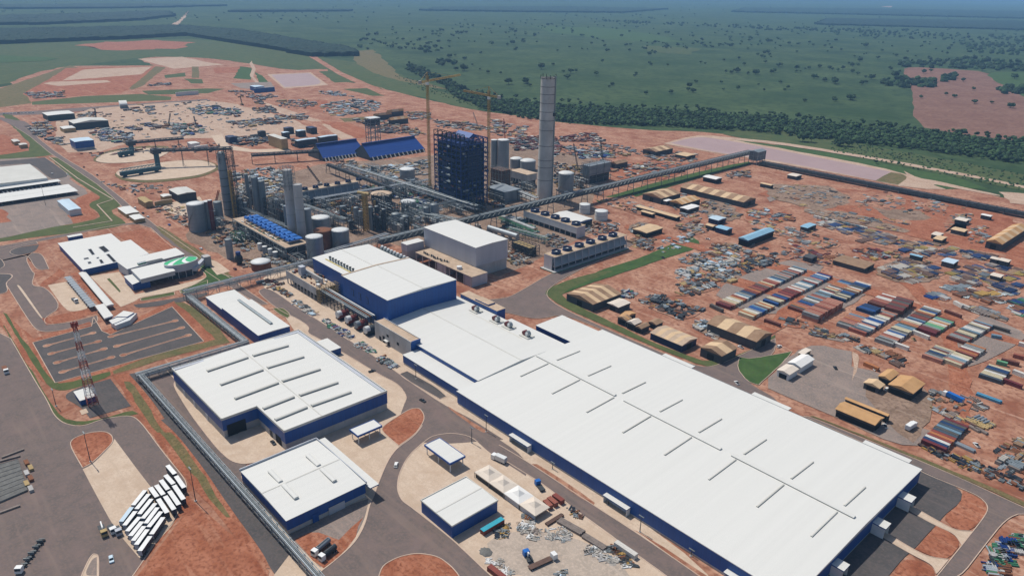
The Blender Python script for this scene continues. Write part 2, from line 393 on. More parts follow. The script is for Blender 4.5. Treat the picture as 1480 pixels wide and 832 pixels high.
ground('terrain', 'bare_earth', W4(*V3, [(600, 500), (750, 445), (840, 490), (730, 530), (740, 570), (830, 650), (600, 700), (545, 620), (660, 570)]), rag=1.5, step=15)
# site road running down the left
ground('road', 'asphalt', [Q(0, 0, -60, 610), Q(0, 0, 60, 640), Q(0, 0, 150, 650)] + W4(*V3, [(280, -30), (440, 100), (560, 180), (760, 300), (960, 460), (1240, 690), (1478, 850), (1760, 1060), (2200, 1360), (2130, 1370), (1700, 1100), (1380, 870), (1200, 700), (900, 720), (620, 790), (300, 850), (0, 915), (-400, 1000), (-400, 960), (0, 885), (400, 810), (700, 760), (1000, 705), (1130, 690), (1060, 620), (880, 440), (700, 310), (520, 190), (420, 130), (190, -60)]), rag=.5, step=20, kerb=.4)
g('field', 'dry_grass', 0, 200, [(830, 470), (860, 470), (1100, 620), (1250, 740), (1210, 755), (1060, 640), (900, 540)], rag=.8, step=12)
# administration quarter
g('terrain', 'bare_earth', 0, 200, [(600, 510), (790, 480), (880, 540), (960, 590), (800, 610)], rag=1.5, step=12)
T4 = (0, 330, 300)
ground('road', 'asphalt', W4(*T4, [(-300, 160), (60, 120), (260, 95), (270, 110), (110, 140), (60, 170), (110, 195), (200, 190), (260, 300), (350, 290), (300, 180), (230, 175), (180, 215), (230, 310), (250, 320), (220, 410), (330, 420), (440, 560), (310, 640), (330, 690), (500, 670), (690, 620), (700, 660), (640, 690), (350, 740), (270, 730), (220, 680), (50, 410), (40, 390), (100, 340), (60, 320), (-300, 330)]), kerb=.4)
ground('road', 'dark_asphalt', W4(*T4, [(60, 165), (110, 140), (280, 115), (250, 170), (120, 195), (70, 190)]))
ground('road', 'dark_asphalt', W4(*T4, [(-300, 205), (0, 205), (40, 265), (0, 290), (-300, 310)]), kerb=.4)
ground('road', 'dark_asphalt', W4(*T4, [(-300, 330), (60, 322), (95, 340), (40, 390), (60, 450), (0, 470), (-300, 500)]), kerb=.4)
ground('terrain', 'concrete', W4(*T4, [(120, 405), (140, 403), (305, 640), (290, 640)]))
ground('terrain', 'concrete', W4(*T4, [(340, 405), (470, 380), (650, 560), (560, 590), (470, 590)]))
ground('terrain', 'concrete', W4(*T4, [(640, 340), (850, 310), (960, 470), (1240, 410), (1478, 350), (1478, 365), (1260, 450), (1000, 490), (960, 520), (860, 560), (800, 500)]))
ground('terrain', 'bare_earth', W4(*T4, [(500, 320), (570, 310), (790, 550), (690, 545)]), rag=.7, step=8)
ground('terrain', 'bare_earth', W4(*T4, [(280, 400), (420, 290), (480, 320), (360, 400), (300, 415)]), rag=1, step=8)
ground('terrain', 'bare_earth', W4(*T4, [(300, 640), (640, 570), (690, 600), (500, 660), (330, 690)]), rag=1, step=8)
ground('field', 'grass', W4(*T4, [(760, 360), (780, 355), (865, 450), (850, 455)]))
ground('field', 'grass', W4(*T4, [(1000, 500), (1040, 490), (1240, 452), (1245, 475), (1030, 515), (1000, 515)]), kerb=.4)
ground('field', 'bright_grass', W4(*T4, [(1270, 440), (1478, 370), (1478, 420), (1350, 450), (1290, 465)]), kerb=.4)
g('field', 'bright_grass', 0, 200, [(1050, 680), (1100, 670), (1190, 730), (1250, 740), (1180, 770), (1060, 800), (1000, 832), (960, 820), (1080, 760), (1110, 735)], kerb=.4)
g('terrain', 'concrete', 0, 200, [(1090, 650), (1150, 650), (1230, 710), (1160, 730)])
ground('road', 'dark_asphalt', W4(*T4, [(950, 545), (1240, 500), (1478, 455), (1478, 480), (1230, 540), (980, 570)]))
# car park and its belts
A0 = (0, 400)
g('terrain', 'bare_earth', *A0, [(-100, 200), (20, 190), (180, 330), (480, 240), (560, 290), (930, 130), (1230, 350), (900, 430), (600, 530), (300, 600), (190, 540), (0, 240)], rag=1, step=10)
g('field', 'grass', *A0, [(15, 190), (40, 200), (110, 320), (190, 420), (270, 550), (330, 575), (590, 505), (595, 530), (420, 590), (330, 610), (260, 590), (200, 500), (100, 340)], rag=.6, step=8)
g('field', 'grass', *A0, [(20, 255), (40, 290), (190, 540), (255, 650), (330, 755), (430, 775), (560, 755), (700, 712), (740, 730), (560, 775), (400, 795), (320, 780), (250, 680), (190, 570), (20, 270)], rag=.5, step=8)
g('field', 'dry_grass', *A0, [(930, 135), (1000, 140), (1150, 250), (1230, 350), (900, 430), (610, 520), (600, 500), (880, 400), (1150, 335), (1060, 240)], rag=.8, step=8)
g('road', 'dark_asphalt', *A0, [(175, 352), (490, 265), (500, 215), (545, 290), (590, 310), (920, 160), (1090, 345), (600, 480), (295, 567)], kerb=.4, sm=0)
for a, c in (((590, 320), (940, 235)), ((620, 372), (975, 272)), ((655, 420), (1010, 312)), ((270, 412), (530, 345)), ((300, 460), (560, 385)), ((330, 510), (600, 430)), ((245, 370), (500, 300))):
    p0, p1 = P(*Q(*A0, *a)), P(*Q(*A0, *c)); d = Vector((p1[0] - p0[0], p1[1] - p0[1])).normalized(); nn = Vector((-d.y, d.x))
    def off(p, s, t): return (p[0] + d.x * s + nn.x * t, p[1] + d.y * s + nn.y * t)
    pts = [off(p0, -1.5, -1.6), off(p0, 1.0, -2.6), off(p0, 3.2, -.7), off(p1, -3.2, -.7), off(p1, -1, -2.6), off(p1, 1.5, -1.6), off(p1, 1.5, 1.6), off(p1, -1, 2.6), off(p1, -3.2, .7), off(p0, 3.2, .7), off(p0, 1, 2.6), off(p0, -1.5, 1.6)]
    ground('terrain', 'red_earth', pts, metres=True, kerb=.25)
g('road', 'dark_asphalt', *A0, [(330, 640), (420, 590), (590, 545), (700, 690), (480, 755), (440, 700)])
g('terrain', 'concrete', *A0, [(425, 715), (460, 703), (473, 725), (437, 738)])
# broad asphalt apron bottom left
B0 = (0, 607)
ground('road', 'asphalt', [(-500, 400), (0, 462), (51, 551), (68, 578), (78, 600), (92, 612), (118, 617), (150, 605), (189, 600), (203, 609)] + QS(*B0, [(870, 170), (985, 310), (1000, 350), (990, 390), (940, 530), (840, 640), (740, 790), (690, 860), (560, 1200), (-1500, 1200)]), kerb=.4)
g('terrain', 'concrete', *B0, [(442, 262), (495, 238), (600, 130), (612, 100), (795, 345), (880, 440), (950, 530), (840, 650), (750, 742), (620, 590), (520, 410)])
g('terrain', 'bare_earth', *B0, [(370, 130), (395, 95), (480, 66), (560, 60), (598, 80), (605, 110), (590, 135), (490, 232), (442, 255)], kerb=.4)
g('terrain', 'bare_earth', *B0, [(700, 850), (745, 780), (850, 640), (950, 530), (1000, 400), (1440, 790), (1430, 860)], rag=.8, step=8)
g('path', 'red_earth', *B0, [(715, 832), (735, 832), (960, 540), (985, 500), (960, 520)])
g('terrain', 'concrete', *B0, [(435, 830), (480, 735), (500, 715), (528, 720), (528, 832), (520, 900), (420, 900)], kerb=.4)
g('terrain', 'grey_gravel', *B0, [(450, 830), (490, 745), (518, 730), (518, 832)])
g('road', 'asphalt', *B0, [(-300, 260), (0, 210), (130, 165), (250, 300), (250, 380), (120, 450), (0, 510), (-300, 600)])
# strip beside the pipe rack, concrete service lane
g('terrain', 'bare_earth', *B0, [(760, 20), (790, 0), (870, 0), (960, 90), (1100, 270), (1250, 500), (1400, 700), (1440, 790), (1400, 790), (1000, 320), (870, 150)], rag=.6, step=8)
g('field', 'dry_grass', *B0, [(800, 0), (840, 0), (960, 110), (1100, 310), (1230, 520), (1200, 520), (1050, 320), (900, 120)], rag=.8, step=8)
g('terrain', 'bare_earth', *A0, [(600, 530), (690, 510), (760, 600), (880, 760), (930, 832), (870, 832), (760, 760), (690, 660)], rag=.6, step=8)
g('field', 'dry_grass', *A0, [(660, 560), (700, 560), (790, 680), (880, 832), (830, 832), (740, 700)], rag=.8, step=8)
g('road', 'dark_asphalt', *A0, [(690, 520), (740, 510), (920, 480), (930, 580), (1120, 832), (1180, 900), (930, 832), (800, 640)])
g('road', 'dark_asphalt', *B0, [(860, 0), (940, -30), (1060, 0), (1220, 200), (1310, 290), (1480, 560), (1700, 900), (1500, 860), (1450, 800), (1400, 700), (1210, 440), (1090, 260), (950, 80)])
ground('road', 'asphalt', [(206, 545), (232, 540), (262, 546), (280, 598), (316, 646), (337, 664), (358, 668), (349, 684), (380, 726), (425, 780), (432, 798), (400, 780), (300, 662)], sm=0)
ground('terrain', 'concrete', [(249, 556), (256, 549), (270, 552), (330, 630), (400, 610), (455, 640), (416, 652), (372, 668), (352, 671), (334, 667), (313, 648), (276, 600)], kerb=.3)
ground('terrain', 'concrete', [(346, 690), (352, 686), (418, 772), (424, 786), (412, 776)])
# factory streets: concrete skirt, asphalt, islands
D0, C0, G0, E0, H0, F0 = (360, 400), (360, 607), (720, 607), (720, 400), (1080, 607), (1080, 400)
ground('terrain', 'concrete', [(372, 402), (420, 385), (470, 400), (560, 470), (600, 510), (680, 590), (1000, 800), (1060, 880), (640, 900), (480, 860), (415, 770), (470, 760), (520, 700), (300, 600), (240, 535), (270, 560), (440, 500), (400, 440)])
g('road', 'asphalt', *D0, [(40, 80), (80, 62), (130, 75), (250, 160), (380, 240), (520, 330), (660, 420), (760, 490), (900, 590), (1050, 690), (1190, 760), (1300, 832), (1360, 870), (980, 900), (860, 860), (800, 760), (830, 680), (845, 640), (800, 575), (690, 520), (560, 440), (430, 365), (370, 330), (310, 300), (325, 270), (260, 225), (160, 180)], kerb=.4, nok=[(570, 582, 760, 660)])
g('road', 'asphalt', *C0, [(1000, -20), (1150, -20), (1270, 60), (1480, 200), (1480, 300), (1380, 235), (1290, 180), (1190, 88), (1090, 70), (1010, 78), (960, 95), (850, 190), (800, 290), (790, 370), (815, 430), (860, 460), (1090, 640), (1290, 832), (1400, 930), (1700, 1200), (100, 1200), (250, 900), (400, 800), (560, 665), (620, 560), (645, 450), (670, 400), (690, 340), (740, 220), (790, 150), (880, 90), (935, 20), (940, -40)], kerb=.4, nok=[(610, 570, 690, 613), (692, 606, 800, 668), (736, 660, 790, 710)])
g('road', 'asphalt', *G0, [(-20, 125), (0, 130), (160, 225), (500, 450), (720, 590), (1100, 850), (1300, 1000), (1100, 1000), (900, 832), (740, 720), (560, 590), (400, 470), (250, 350), (130, 275), (0, 195), (-20, 185)], kerb=.4, nok=[(700, 630, 724, 665)])
g('terrain', 'bare_earth', *C0, [(690, 840), (715, 775), (800, 730), (900, 710), (1010, 728), (1080, 780), (1130, 840), (1150, 950), (680, 950)], kerb=.4)
g('terrain', 'bare_earth', *C0, [(705, 58), (720, 30), (780, -10), (860, -60), (910, -65), (935, -30), (935, 5), (890, 75), (800, 138)], kerb=.4)
g('terrain', 'grey_gravel', *C0, [(215, 610), (320, 560), (430, 500), (640, 420), (635, 470), (610, 545), (560, 650), (480, 700), (380, 790), (330, 740)], rag=.8, step=6)
g('terrain', 'bare_earth', *C0, [(240, 640), (340, 590), (480, 640), (610, 520), (560, 655), (400, 792), (330, 740)], rag=.8, step=6)
g('terrain', 'concrete', *C0, [(215, 720), (130, 832), (300, 900), (330, 832)])
g('field', 'grass', *D0, [(125, 170), (180, 165), (225, 205), (205, 222), (160, 200)], kerb=.35)
g('terrain', 'red_earth', *G0, [(175, 235), (215, 235), (520, 440), (510, 455), (430, 410)], rag=.5, step=6)
g('terrain', 'red_earth', *G0, [(720, 585), (760, 600), (1100, 820), (1150, 870), (1090, 850), (960, 750)], rag=.5, step=6)
g('terrain', 'red_earth', *D0, [(1060, 690), (1110, 720), (1280, 832), (1240, 832), (1080, 715)], rag=.4, step=6)
g('terrain', 'dark_asphalt', *D0, [(805, 520), (845, 505), (1000, 590), (1055, 640), (1020, 655), (830, 545)], kerb=.35)
for pts in ([(120, 65), (150, 55), (240, 100), (215, 115)], [(228, 135), (265, 125), (380, 205), (330, 215)], [(385, 240), (415, 225), (570, 325), (530, 340)], [(570, 365), (610, 350), (680, 405), (640, 413)], [(680, 440), (720, 425), (800, 480), (760, 490)]):
    g('terrain', 'grey_gravel', *D0, pts, kerb=.3)
g('terrain', 'concrete', *G0, [(0, 380), (140, 470), (330, 420), (420, 480), (900, 832), (1000, 1000), (150, 1000), (-30, 832), (-230, 640), (-280, 600)], rag=.4, step=8)
g('terrain', 'pale_gravel', *G0, [(-60, 640), (100, 590), (300, 600), (480, 660), (640, 760), (720, 850), (60, 850), (-40, 760)], rag=2, step=6)
# streets behind the big warehouse
g('terrain', 'red_earth', *E0, [(0, 0), (250, 0), (200, 90), (60, 110), (0, 110)], rag=.6, step=8)
g('road', 'asphalt', *E0, [(-160, 130), (0, 120), (60, 110), (150, 60), (250, 0), (380, -60), (640, -190), (730, -200), (760, -190), (640, -130), (420, -30), (270, 60), (255, 105), (330, 165), (600, 290), (880, 410), (1090, 490), (1200, 465), (1480, 330), (1480, 410), (1340, 490), (1320, 530), (1340, 570), (1500, 660), (1480, 700), (1330, 640), (870, 420), (550, 280), (350, 200), (200, 230), (40, 190), (-160, 160)], kerb=.35, nok=[(1070, 515, 1150, 590)])
g('road', 'asphalt', *H0, [(300, -20), (340, -15), (610, 95), (890, 205), (1180, 330), (1480, 470), (1800, 610), (1800, 640), (1480, 490), (1380, 530), (1260, 680), (1130, 850), (1000, 850), (1150, 665), (1280, 500), (1285, 455), (1240, 410), (1150, 370), (930, 280), (880, 240)], kerb=.35)
g('road', 'dark_asphalt', *H0, [(880, 240), (930, 270), (1150, 372), (1140, 440), (1060, 500), (1010, 560), (960, 610), (900, 680), (830, 740), (780, 800), (700, 900), (350, 900), (420, 800)])
g('terrain', 'bare_earth', *H0, [(1150, 375), (1240, 415), (1278, 455), (1280, 500), (1200, 590), (1110, 585), (1040, 520), (1140, 445)], rag=.4, step=5)
g('terrain', 'bare_earth', *H0, [(1010, 560), (1100, 610), (1140, 660), (1080, 740), (1000, 735), (900, 690)], rag=.4, step=5)
g('terrain', 'bare_earth', *H0, [(830, 740), (940, 755), (1000, 800), (1000, 850), (750, 900)], rag=.4, step=5)
g('terrain', 'concrete', *H0, [(800, 440), (830, 430), (1000, 530), (1110, 590), (1205, 595), (1145, 668), (1110, 610), (1000, 562), (880, 495)], kerb=.3)
g('terrain', 'concrete', *H0, [(660, 585), (700, 575), (850, 670), (960, 730), (1075, 745), (1010, 822), (990, 775), (880, 720), (760, 650)], kerb=.3)
g('field', 'dry_grass', *H0, [(360, -20), (900, 190), (1480, 430), (1480, 462), (1180, 325), (620, 90), (330, -22)], rag=.4, step=6)
g('field', 'bright_grass', *F0, [(-55, 490), (-40, 430), (20, 440), (240, 400), (200, 450), (80, 560), (60, 580), (0, 560)], rag=.3, step=6, kerb=.3)
g('terrain', 'grey_gravel', *F0, [(70, 580), (240, 400), (370, 360), (560, 400), (560, 480), (700, 510), (880, 620), (860, 650), (760, 720), (880, 790), (1000, 830), (940, 900), (800, 900), (480, 750), (250, 660)], rag=1.5, step=8)
g('field', 'bright_grass', 720, 200, [(250, 832), (300, 800), (430, 760), (560, 700), (760, 640), (940, 560), (1040, 530), (1080, 555), (1060, 590), (900, 640), (600, 740), (450, 790), (300, 850)], rag=.5, step=6)
g('field', 'grass', *E0, [(250, 90), (270, 60), (400, 10), (560, -30), (620, -30), (380, 60), (330, 110), (600, 240), (780, 330), (900, 380), (1150, 470), (1400, 370), (1480, 310), (1480, 330), (1180, 475), (1100, 480), (880, 395), (600, 275), (330, 155)], rag=.4, step=6)
g('field', 'bright_grass', 720, 200, [(520, 330), (900, 220), (1200, 150), (1340, 125), (1360, 140), (1200, 175), (900, 265), (620, 345), (540, 345)], rag=.6, step=8)
# yards to the right
g('terrain', 'bare_earth', 1080, 200, [(60, 300), (200, 260), (900, 290), (1480, 420), (1480, 700), (1200, 640), (900, 520), (400, 400)], rag=5, step=12)
g('terrain', 'grey_gravel', *F0, [(60, 200), (240, 60), (440, -10), (640, 60), (640, 100), (420, 220), (250, 200)], rag=1, step=8)
g('terrain', 'grey_gravel', *F0, [(-200, 80), (100, -60), (300, -100), (440, -40), (100, 140), (-40, 170)], rag=1, step=8)
g('terrain', 'grey_gravel', *F0, [(700, 210), (900, 140), (930, 170), (820, 240)], rag=1, step=8)
g('terrain', 'grey_gravel', *F0, [(1060, 330), (1250, 200), (1400, 260), (1480, 300), (1480, 340), (1300, 440), (1180, 480)], rag=1, step=8)
g('terrain', 'grey_gravel', *F0, [(340, 290), (500, 310), (520, 350), (380, 325)], rag=1, step=8)
g('path', 'tan_earth', *F0, [(560, 400), (600, 420), (590, 500), (560, 560), (570, 480)], rag=.8, step=6)
# reservoir and the land along the pipeline
U5 = (900, 160, 300)
ground('terrain', 'tan_earth', W4(*U5, [(290, 235), (490, 180), (700, 180), (1478, 330), (2400, 520), (2400, 560), (2100, 560), (1478, 440), (850, 330), (640, 300)]), rag=2, step=15)
ground('water', 'pale_water', W4(*U5, [(340, 232), (495, 192), (640, 192), (1478, 352), (1910, 436), (1800, 500), (1478, 432), (960, 335), (700, 305)]), label='long pale settling pond')
ground('terrain', 'dry_grass', W4(*U5, [(1800, 500), (1910, 440), (1990, 450), (2030, 480), (1960, 530)]), rag=1, step=12)
ground('field', 'scrub', W4(*U5, [(700, 165), (780, 185), (1478, 290), (2200, 440), (3000, 600), (3000, 480), (2200, 330), (1478, 200), (1100, 130), (760, 140)]), rag=3, step=15)
ground('path', 'tan_earth', W4(*U5, [(690, 185), (1100, 222), (1478, 280), (2000, 370), (2600, 480), (3000, 570), (3000, 582), (2600, 498), (2000, 388), (1478, 298), (1100, 240), (700, 195)]), rag=1.5, step=15)
ground('field', 'bright_grass', W4(*U5, [(760, 205), (1100, 245), (1478, 305), (2000, 405), (2400, 480), (2600, 560), (2300, 560), (2000, 440), (1478, 335), (1100, 265)]), rag=2, step=15)
ground('path', 'tan_earth', W4(*U5, [(2000, 430), (2100, 480), (2230, 500), (2400, 540), (2680, 600), (2690, 610), (2400, 560), (2200, 520), (1960, 540), (1990, 510), (2060, 490)]), rag=1, step=12)
ground('terrain', 'tan_earth', W4(*U5, [(2680, 580), (3000, 600), (3100, 700), (2760, 660)]), rag=2, step=12)
HAZE_D = 7.8e-5
# ================================================================ FACTORY BUILDINGS
def panels(par, u0, u1, v0, v1, z0, z1, n, m, face, t=.12, gap=.1, name='panel'):
    """row of n separate wall panels on the -Y ('v') or +X ('u') face of a box; mesh data shared"""
    me = None
    for i in range(n):
        if face == 'v':
            w = (u1 - u0) / n; c = (u0 + w * (i + .5), v0 - t / 2, z0)
            dims = (w - gap, t, z1 - z0)
        else:
            w = (v1 - v0) / n; c = (u1 + t / 2, v0 + w * (i + .5), z0)
            dims = (t, w - gap, z1 - z0)
        if me is None:
            b = MB(); b.box(-dims[0] / 2, dims[0] / 2, -dims[1] / 2, dims[1] / 2, 0, dims[2], m); me = b.mesh(name)
        o = bpy.data.objects.new(name, me); col.objects.link(o); o.parent = par
        o.location = (c[0] - par.location.x, c[1] - par.location.y, c[2] - par.location.z)
def part(par, name, fn, **k):
    b = MB(); fn(b); return b.build(name, par, **k)
def hall(name, label, cat, u0, u1, v0, v1, h, rise=1.0, axis='u', base=0.0, wallm='blue_clad', roofm='white_roof', z0=0.0, npan=(0, 0), parapet=0.0, ridge=True, eave=.25, basem='concrete_wall'):
    t = thing(name, label, cat, (u0, v0, z0))
    if base:
        part(t, 'base_wall', lambda b: b.box(u0 + .25, u1 - .25, v0 + .25, v1 - .25, z0, z0 + base, basem))
        if npan[0]: panels(t, u0 + .3, u1 - .3, v0 + .25, v1, z0, z0 + base - .05, npan[0], basem, 'v')
        if npan[1]: panels(t, u0, u1 - .25, v0 + .3, v1 - .3, z0, z0 + base - .05, npan[1], basem, 'u')
    def wl(b):
        b.box(u0, u1, v0, v1, z0 + base, h, wallm)
        if rise:
            c = (v0 + v1) / 2 if axis == 'u' else (u0 + u1) / 2
            if axis == 'u':
                for u in (u0, u1): b.add([(u, v0, h), (u, v1, h), (u, c, h + rise)], [(0, 1, 2) if u == u1 else (0, 2, 1)], wallm)
            else:
                for v in (v0, v1): b.add([(u0, v, h), (u1, v, h), (c, v, h + rise)], [(0, 1, 2) if v == v0 else (0, 2, 1)], wallm)
    part(t, 'wall', wl)
    if rise: r = part(t, 'roof', lambda b: b.gable(u0 - eave, u1 + eave, v0 - eave, v1 + eave, h + .15, h + rise + .15, roofm, axis, t=.2))
    else: r = part(t, 'roof', lambda b: b.box(u0 - eave, u1 + eave, v0 - eave, v1 + eave, h + .01, h + .22, roofm))
    if rise and ridge:
        c = (v0 + v1) / 2 if axis == 'u' else (u0 + u1) / 2
        if axis == 'u': part(r, 'ridge_cap', lambda b: b.bar((u0, c, h + rise + .2), (u1, c, h + rise + .2), .7, .12, 'cream_roof'), )
        else: part(r, 'ridge_cap', lambda b: b.bar((c, v0, h + rise + .2), (c, v1, h + rise + .2), .7, .12, 'cream_roof'))
    if parapet:
        def pp(b):
            w = .35
            b.box(u0 - .3, u1 + .3, v0 - .3, v0 - .3 + w, h - .2, h + parapet, 'cream_roof'); b.box(u0 - .3, u1 + .3, v1 + .3 - w, v1 + .3, h - .2, h + parapet, 'cream_roof')
            b.box(u0 - .3, u0 - .3 + w, v0 + .06, v1 - .06, h - .2, h + parapet, 'cream_roof'); b.box(u1 + .3 - w, u1 + .3, v0 + .06, v1 - .06, h - .2, h + parapet, 'cream_roof')
        part(t, 'parapet', pp)
    return t
def barrel(par, p, q, r, hgt, m='galv', name='roof_vent', n=6):
    """long roof ventilator with a rounded hood on a dark throat"""
    p, q = Vector(p), Vector(q); d = (q - p).normalized(); a = d.cross(Vector((0, 0, 1))).normalized()
    b = MB(); prof = [(-r, 0), (-r, hgt * .45)] + [(-r * 1.15 * math.cos(math.pi * i / n), hgt * .5 + hgt * .5 * math.sin(math.pi * i / n)) for i in range(n + 1)] + [(r, hgt * .45), (r, 0)]
    k = len(prof)
    vs = [p + a * x + Vector((0, 0, z)) for x, z in prof] + [q + a * x + Vector((0, 0, z)) for x, z in prof]
    for i in range(k - 1):
        b.add([vs[i], vs[i + 1], vs[k + i + 1], vs[k + i]], [(0, 1, 2, 3)], 'steel' if i in (0, k - 2) else m)
    b.add(vs, [tuple(range(k - 1, -1, -1)), tuple(range(k, 2 * k))], m)
    return b.build(name, par)
def vent_px(par, cx, cy, a, c, z, r, hgt, along='v', **k):
    p, q = P(*Q(cx, cy, *a), z + hgt * .5), P(*Q(cx, cy, *c), z + hgt * .5)
    if along == 'v': u = (p[0] + q[0]) / 2; p = (u, p[1]); q = (u, q[1])
    else: v = (p[1] + q[1]) / 2; p = (p[0], v); q = (q[0], v)
    return barrel(par, (*p, z), (*q, z), r, hgt, **k)

# --- the big warehouse
bu0, bu1, bv0, bv1, bh, br = -286.2, -84.1, 222.6, 345.2, 8.5, 1.6
big = hall('warehouse', 'huge white-roofed warehouse with long blue wall filling the right foreground', 'warehouse', bu0, bu1, bv0, bv1, bh, br, 'u', base=1.1, npan=(34, 20), ridge=False, basem='concrete_wall')
bigroof = [c for c in big.children if c.name.startswith('roof')][0]
def broof(v): return bh + .15 + br * (1 - abs(v - (bv0 + bv1) / 2) / ((bv1 - bv0) / 2))
cv = (bv0 + bv1) / 2
for a, c in ((Q(720, 400, 215, 420), Q(720, 400, 635, 632)), (Q(720, 400, 685, 655), Q(720, 607, 1195, 155)), (Q(720, 607, 1260, 180), Q(1080, 607, 580, 515))):
    ua, uc = P(*a, bh + br)[0], P(*c, bh + br)[0]
    barrel(bigroof, (ua, cv, bh + br + .1), (uc, cv, bh + br + .1), .9, .9, 'white_roof', 'ridge_vent')
for cc, a, c in (((720, 400), (310, 447), (440, 397)), ((720, 400), (475, 530), (607, 477)), ((720, 400), (660, 625), (790, 563)), ((720, 400), (860, 722), (987, 657)), ((720, 400), (1065, 832), (1200, 760)), ((720, 607), (1310, 185), (1435, 103)), ((1080, 607), (233, 317), (353, 222)), ((1080, 607), (515, 460), (633, 358)),
        ((720, 400), (120, 532), (265, 467)), ((720, 400), (290, 625), (433, 553)), ((720, 400), (475, 725), (615, 647)), ((720, 400), (665, 832), (815, 748)), ((720, 607), (890, 187), (1030, 95)), ((720, 607), (1125, 318), (1268, 215)), ((1080, 607), (50, 462), (195, 350)), ((1080, 607), (340, 620), (480, 495))):
    p, q = P(*Q(*cc, *a), bh + 1.2), P(*Q(*cc, *c), bh + 1.2); u = (p[0] + q[0]) / 2
    barrel(bigroof, (u, p[1], broof(p[1]) - .05), (u, q[1], broof(q[1]) - .05), .42, .6, 'cream_roof')
part(big, 'roof_edge', lambda b: (b.box(bu0 - .3, bu1 + .3, bv0 - .42, bv0 - .27, bh - .1, bh + .28, 'white_paint')))
part(big, 'gutter', lambda b: b.box(bu0 - .3, bu1 + .3, bv1 + .27, bv1 + .62, bh - .35, bh + .2, 'steel'))
def canopy_v(par, ua, ub, depth, h, name='canopy'):
    c = part(par, name, lambda b: (b.box(ua, ub, bv0 - depth, bv0 - .01, h, h + .5, 'blue_clad', 'white_roof')))
    for x in (ua + .2, ub - .4): part(c, 'side_screen', lambda b: b.box(x, x + .2, bv0 - depth + .4, bv0 - .02, 0, h - .01, 'white_paint'))
    part(c, 'door', lambda b: b.box(ua + .5, ub - .5, bv0 - .35, bv0 - .2, .05, h - .3, 'grey_clad'))
for a, c in (((85, 62), (195, 122)), ((590, 378), (722, 455)), ((1235, 782), (1370, 860))):
    canopy_v(big, P(*Q(720, 607, *a), 4.4)[0], P(*Q(720, 607, *c), 4.4)[0], 3.0, 3.9)
for a, c in ((Q(720, 400, 905, 402), Q(720, 400, 1068, 468)), (Q(1080, 400, 48, 608), Q(1080, 400, 250, 690)), (Q(1080, 607, 640, 97), Q(1080, 607, 887, 205))):
    ua, uc, ve = P(*a, 7.5)[0], P(*c, 7.5)[0], P(*c, 7.5)[1]
    lt = part(big, 'canopy', lambda b: b.box(ua, uc, bv1 + .63, min(max(ve, bv1 + 5.0), bv1 + 6.4), 7.0, 7.4, 'blue_clad', 'white_roof'))
    for x in (ua + .2, (ua + uc) / 2, uc - .6): part(lt, 'post', lambda b: b.box(x, x + .4, bv1 + 4.2, bv1 + 4.6, 0, 6.99, 'steel'))
for q4 in (((815, 410), (905, 410)), ((670, 545), (770, 550)), ((445, 765), (550, 770))):
    p, q = P(*Q(1080, 607, *q4[0]), 6.0), P(*Q(1080, 607, *q4[1]), 6.0)
    c = part(big, 'canopy', lambda b: b.box(bu1 + .01, q[0], p[1], q[1], 5.5, 6.0, 'blue_clad', 'white_roof'))
    for y in (p[1] + .2, q[1] - .4): part(c, 'side_screen', lambda b: b.box(bu1 + .02, q[0] - .3, y, y + .2, 0, 5.49, 'white_paint'))
    part(big, 'dock_door', lambda b: b.box(bu1 + .3, bu1 + .42, p[1] + .8, q[1] - .8, .3, 5.0, 'grey_clad'))
# --- low machine hall joined to it
mid = hall('machine_hall', 'low white-roofed machine hall between the big warehouse and the tall blue hall', 'hall', -392, bu0 - .4, 238.2, 305.4, 9.3, 1.6, 'u', base=0)
mr = [c for c in mid.children if c.name.startswith('roof')][0]
lean = hall('side_hall', 'long narrow lean-to with white roof and blue wall beside the street', 'hall', -345.5, bu0 - .4, 226.6, 237.9, 6.4, 0, base=1.3, npan=(10, 0))
part(mid, 'side_strip', lambda b: b.box(-340, bu0 - .4, 305.7, 312.5, 0, 7.6, 'blue_clad', 'white_roof'))
def zz3(x, y): return (650 + x * .14865, 410 + y * .14865)
for i, (x, y) in enumerate(((255, 262), (455, 362), (575, 418), (750, 505))):
    u, v = P(*zz3(x, y), 10.2)
    z = 9.6
    f = thing('roof_fan', 'red and grey exhaust fan on a roof plinth, %s of four along the machine hall' % ordinal(i), 'fan', (u, v, z), group='fans on the machine hall roof')
    b = MB(); b.box(-4, 4, -3.2, 3.2, 0, .9, 'cream_roof'); b.build('plinth', f, local=True)
    b = MB(); b.pipe((-1.8, -1.4, 2.4), (-1.8, 1.4, 2.4), 1.5, 'red_machine', 14); b.build('motor', f, local=True)
    b = MB(); b.pipe((1.2, -1.0, 2.7), (1.2, .8, 2.7), 1.9, 'galv', 14); b.box(.6, 2.6, -.9, .7, 1, 3.6, 'dark_steel'); b.build('scroll', f, local=True)
    b = MB(); b.pipe((1.2, -1.8, 2.7), (1.2, -1.0, 2.7), 1.1, 'white_paint', 12); b.build('inlet', f, local=True)
pa, pb = P(*zz3(200, 290), 9.9), P(*zz3(705, 540), 9.9)
part(mid, 'walkway', lambda b: (b.bar((pa[0], pa[1], 9.95), (pb[0], pa[1], 9.95), .9, .12, 'yellow_paint'), b.bar((pa[0], pa[1] - .4, 10.9), (pb[0], pa[1] - .4, 10.9), .06, .06, 'yellow_paint')))
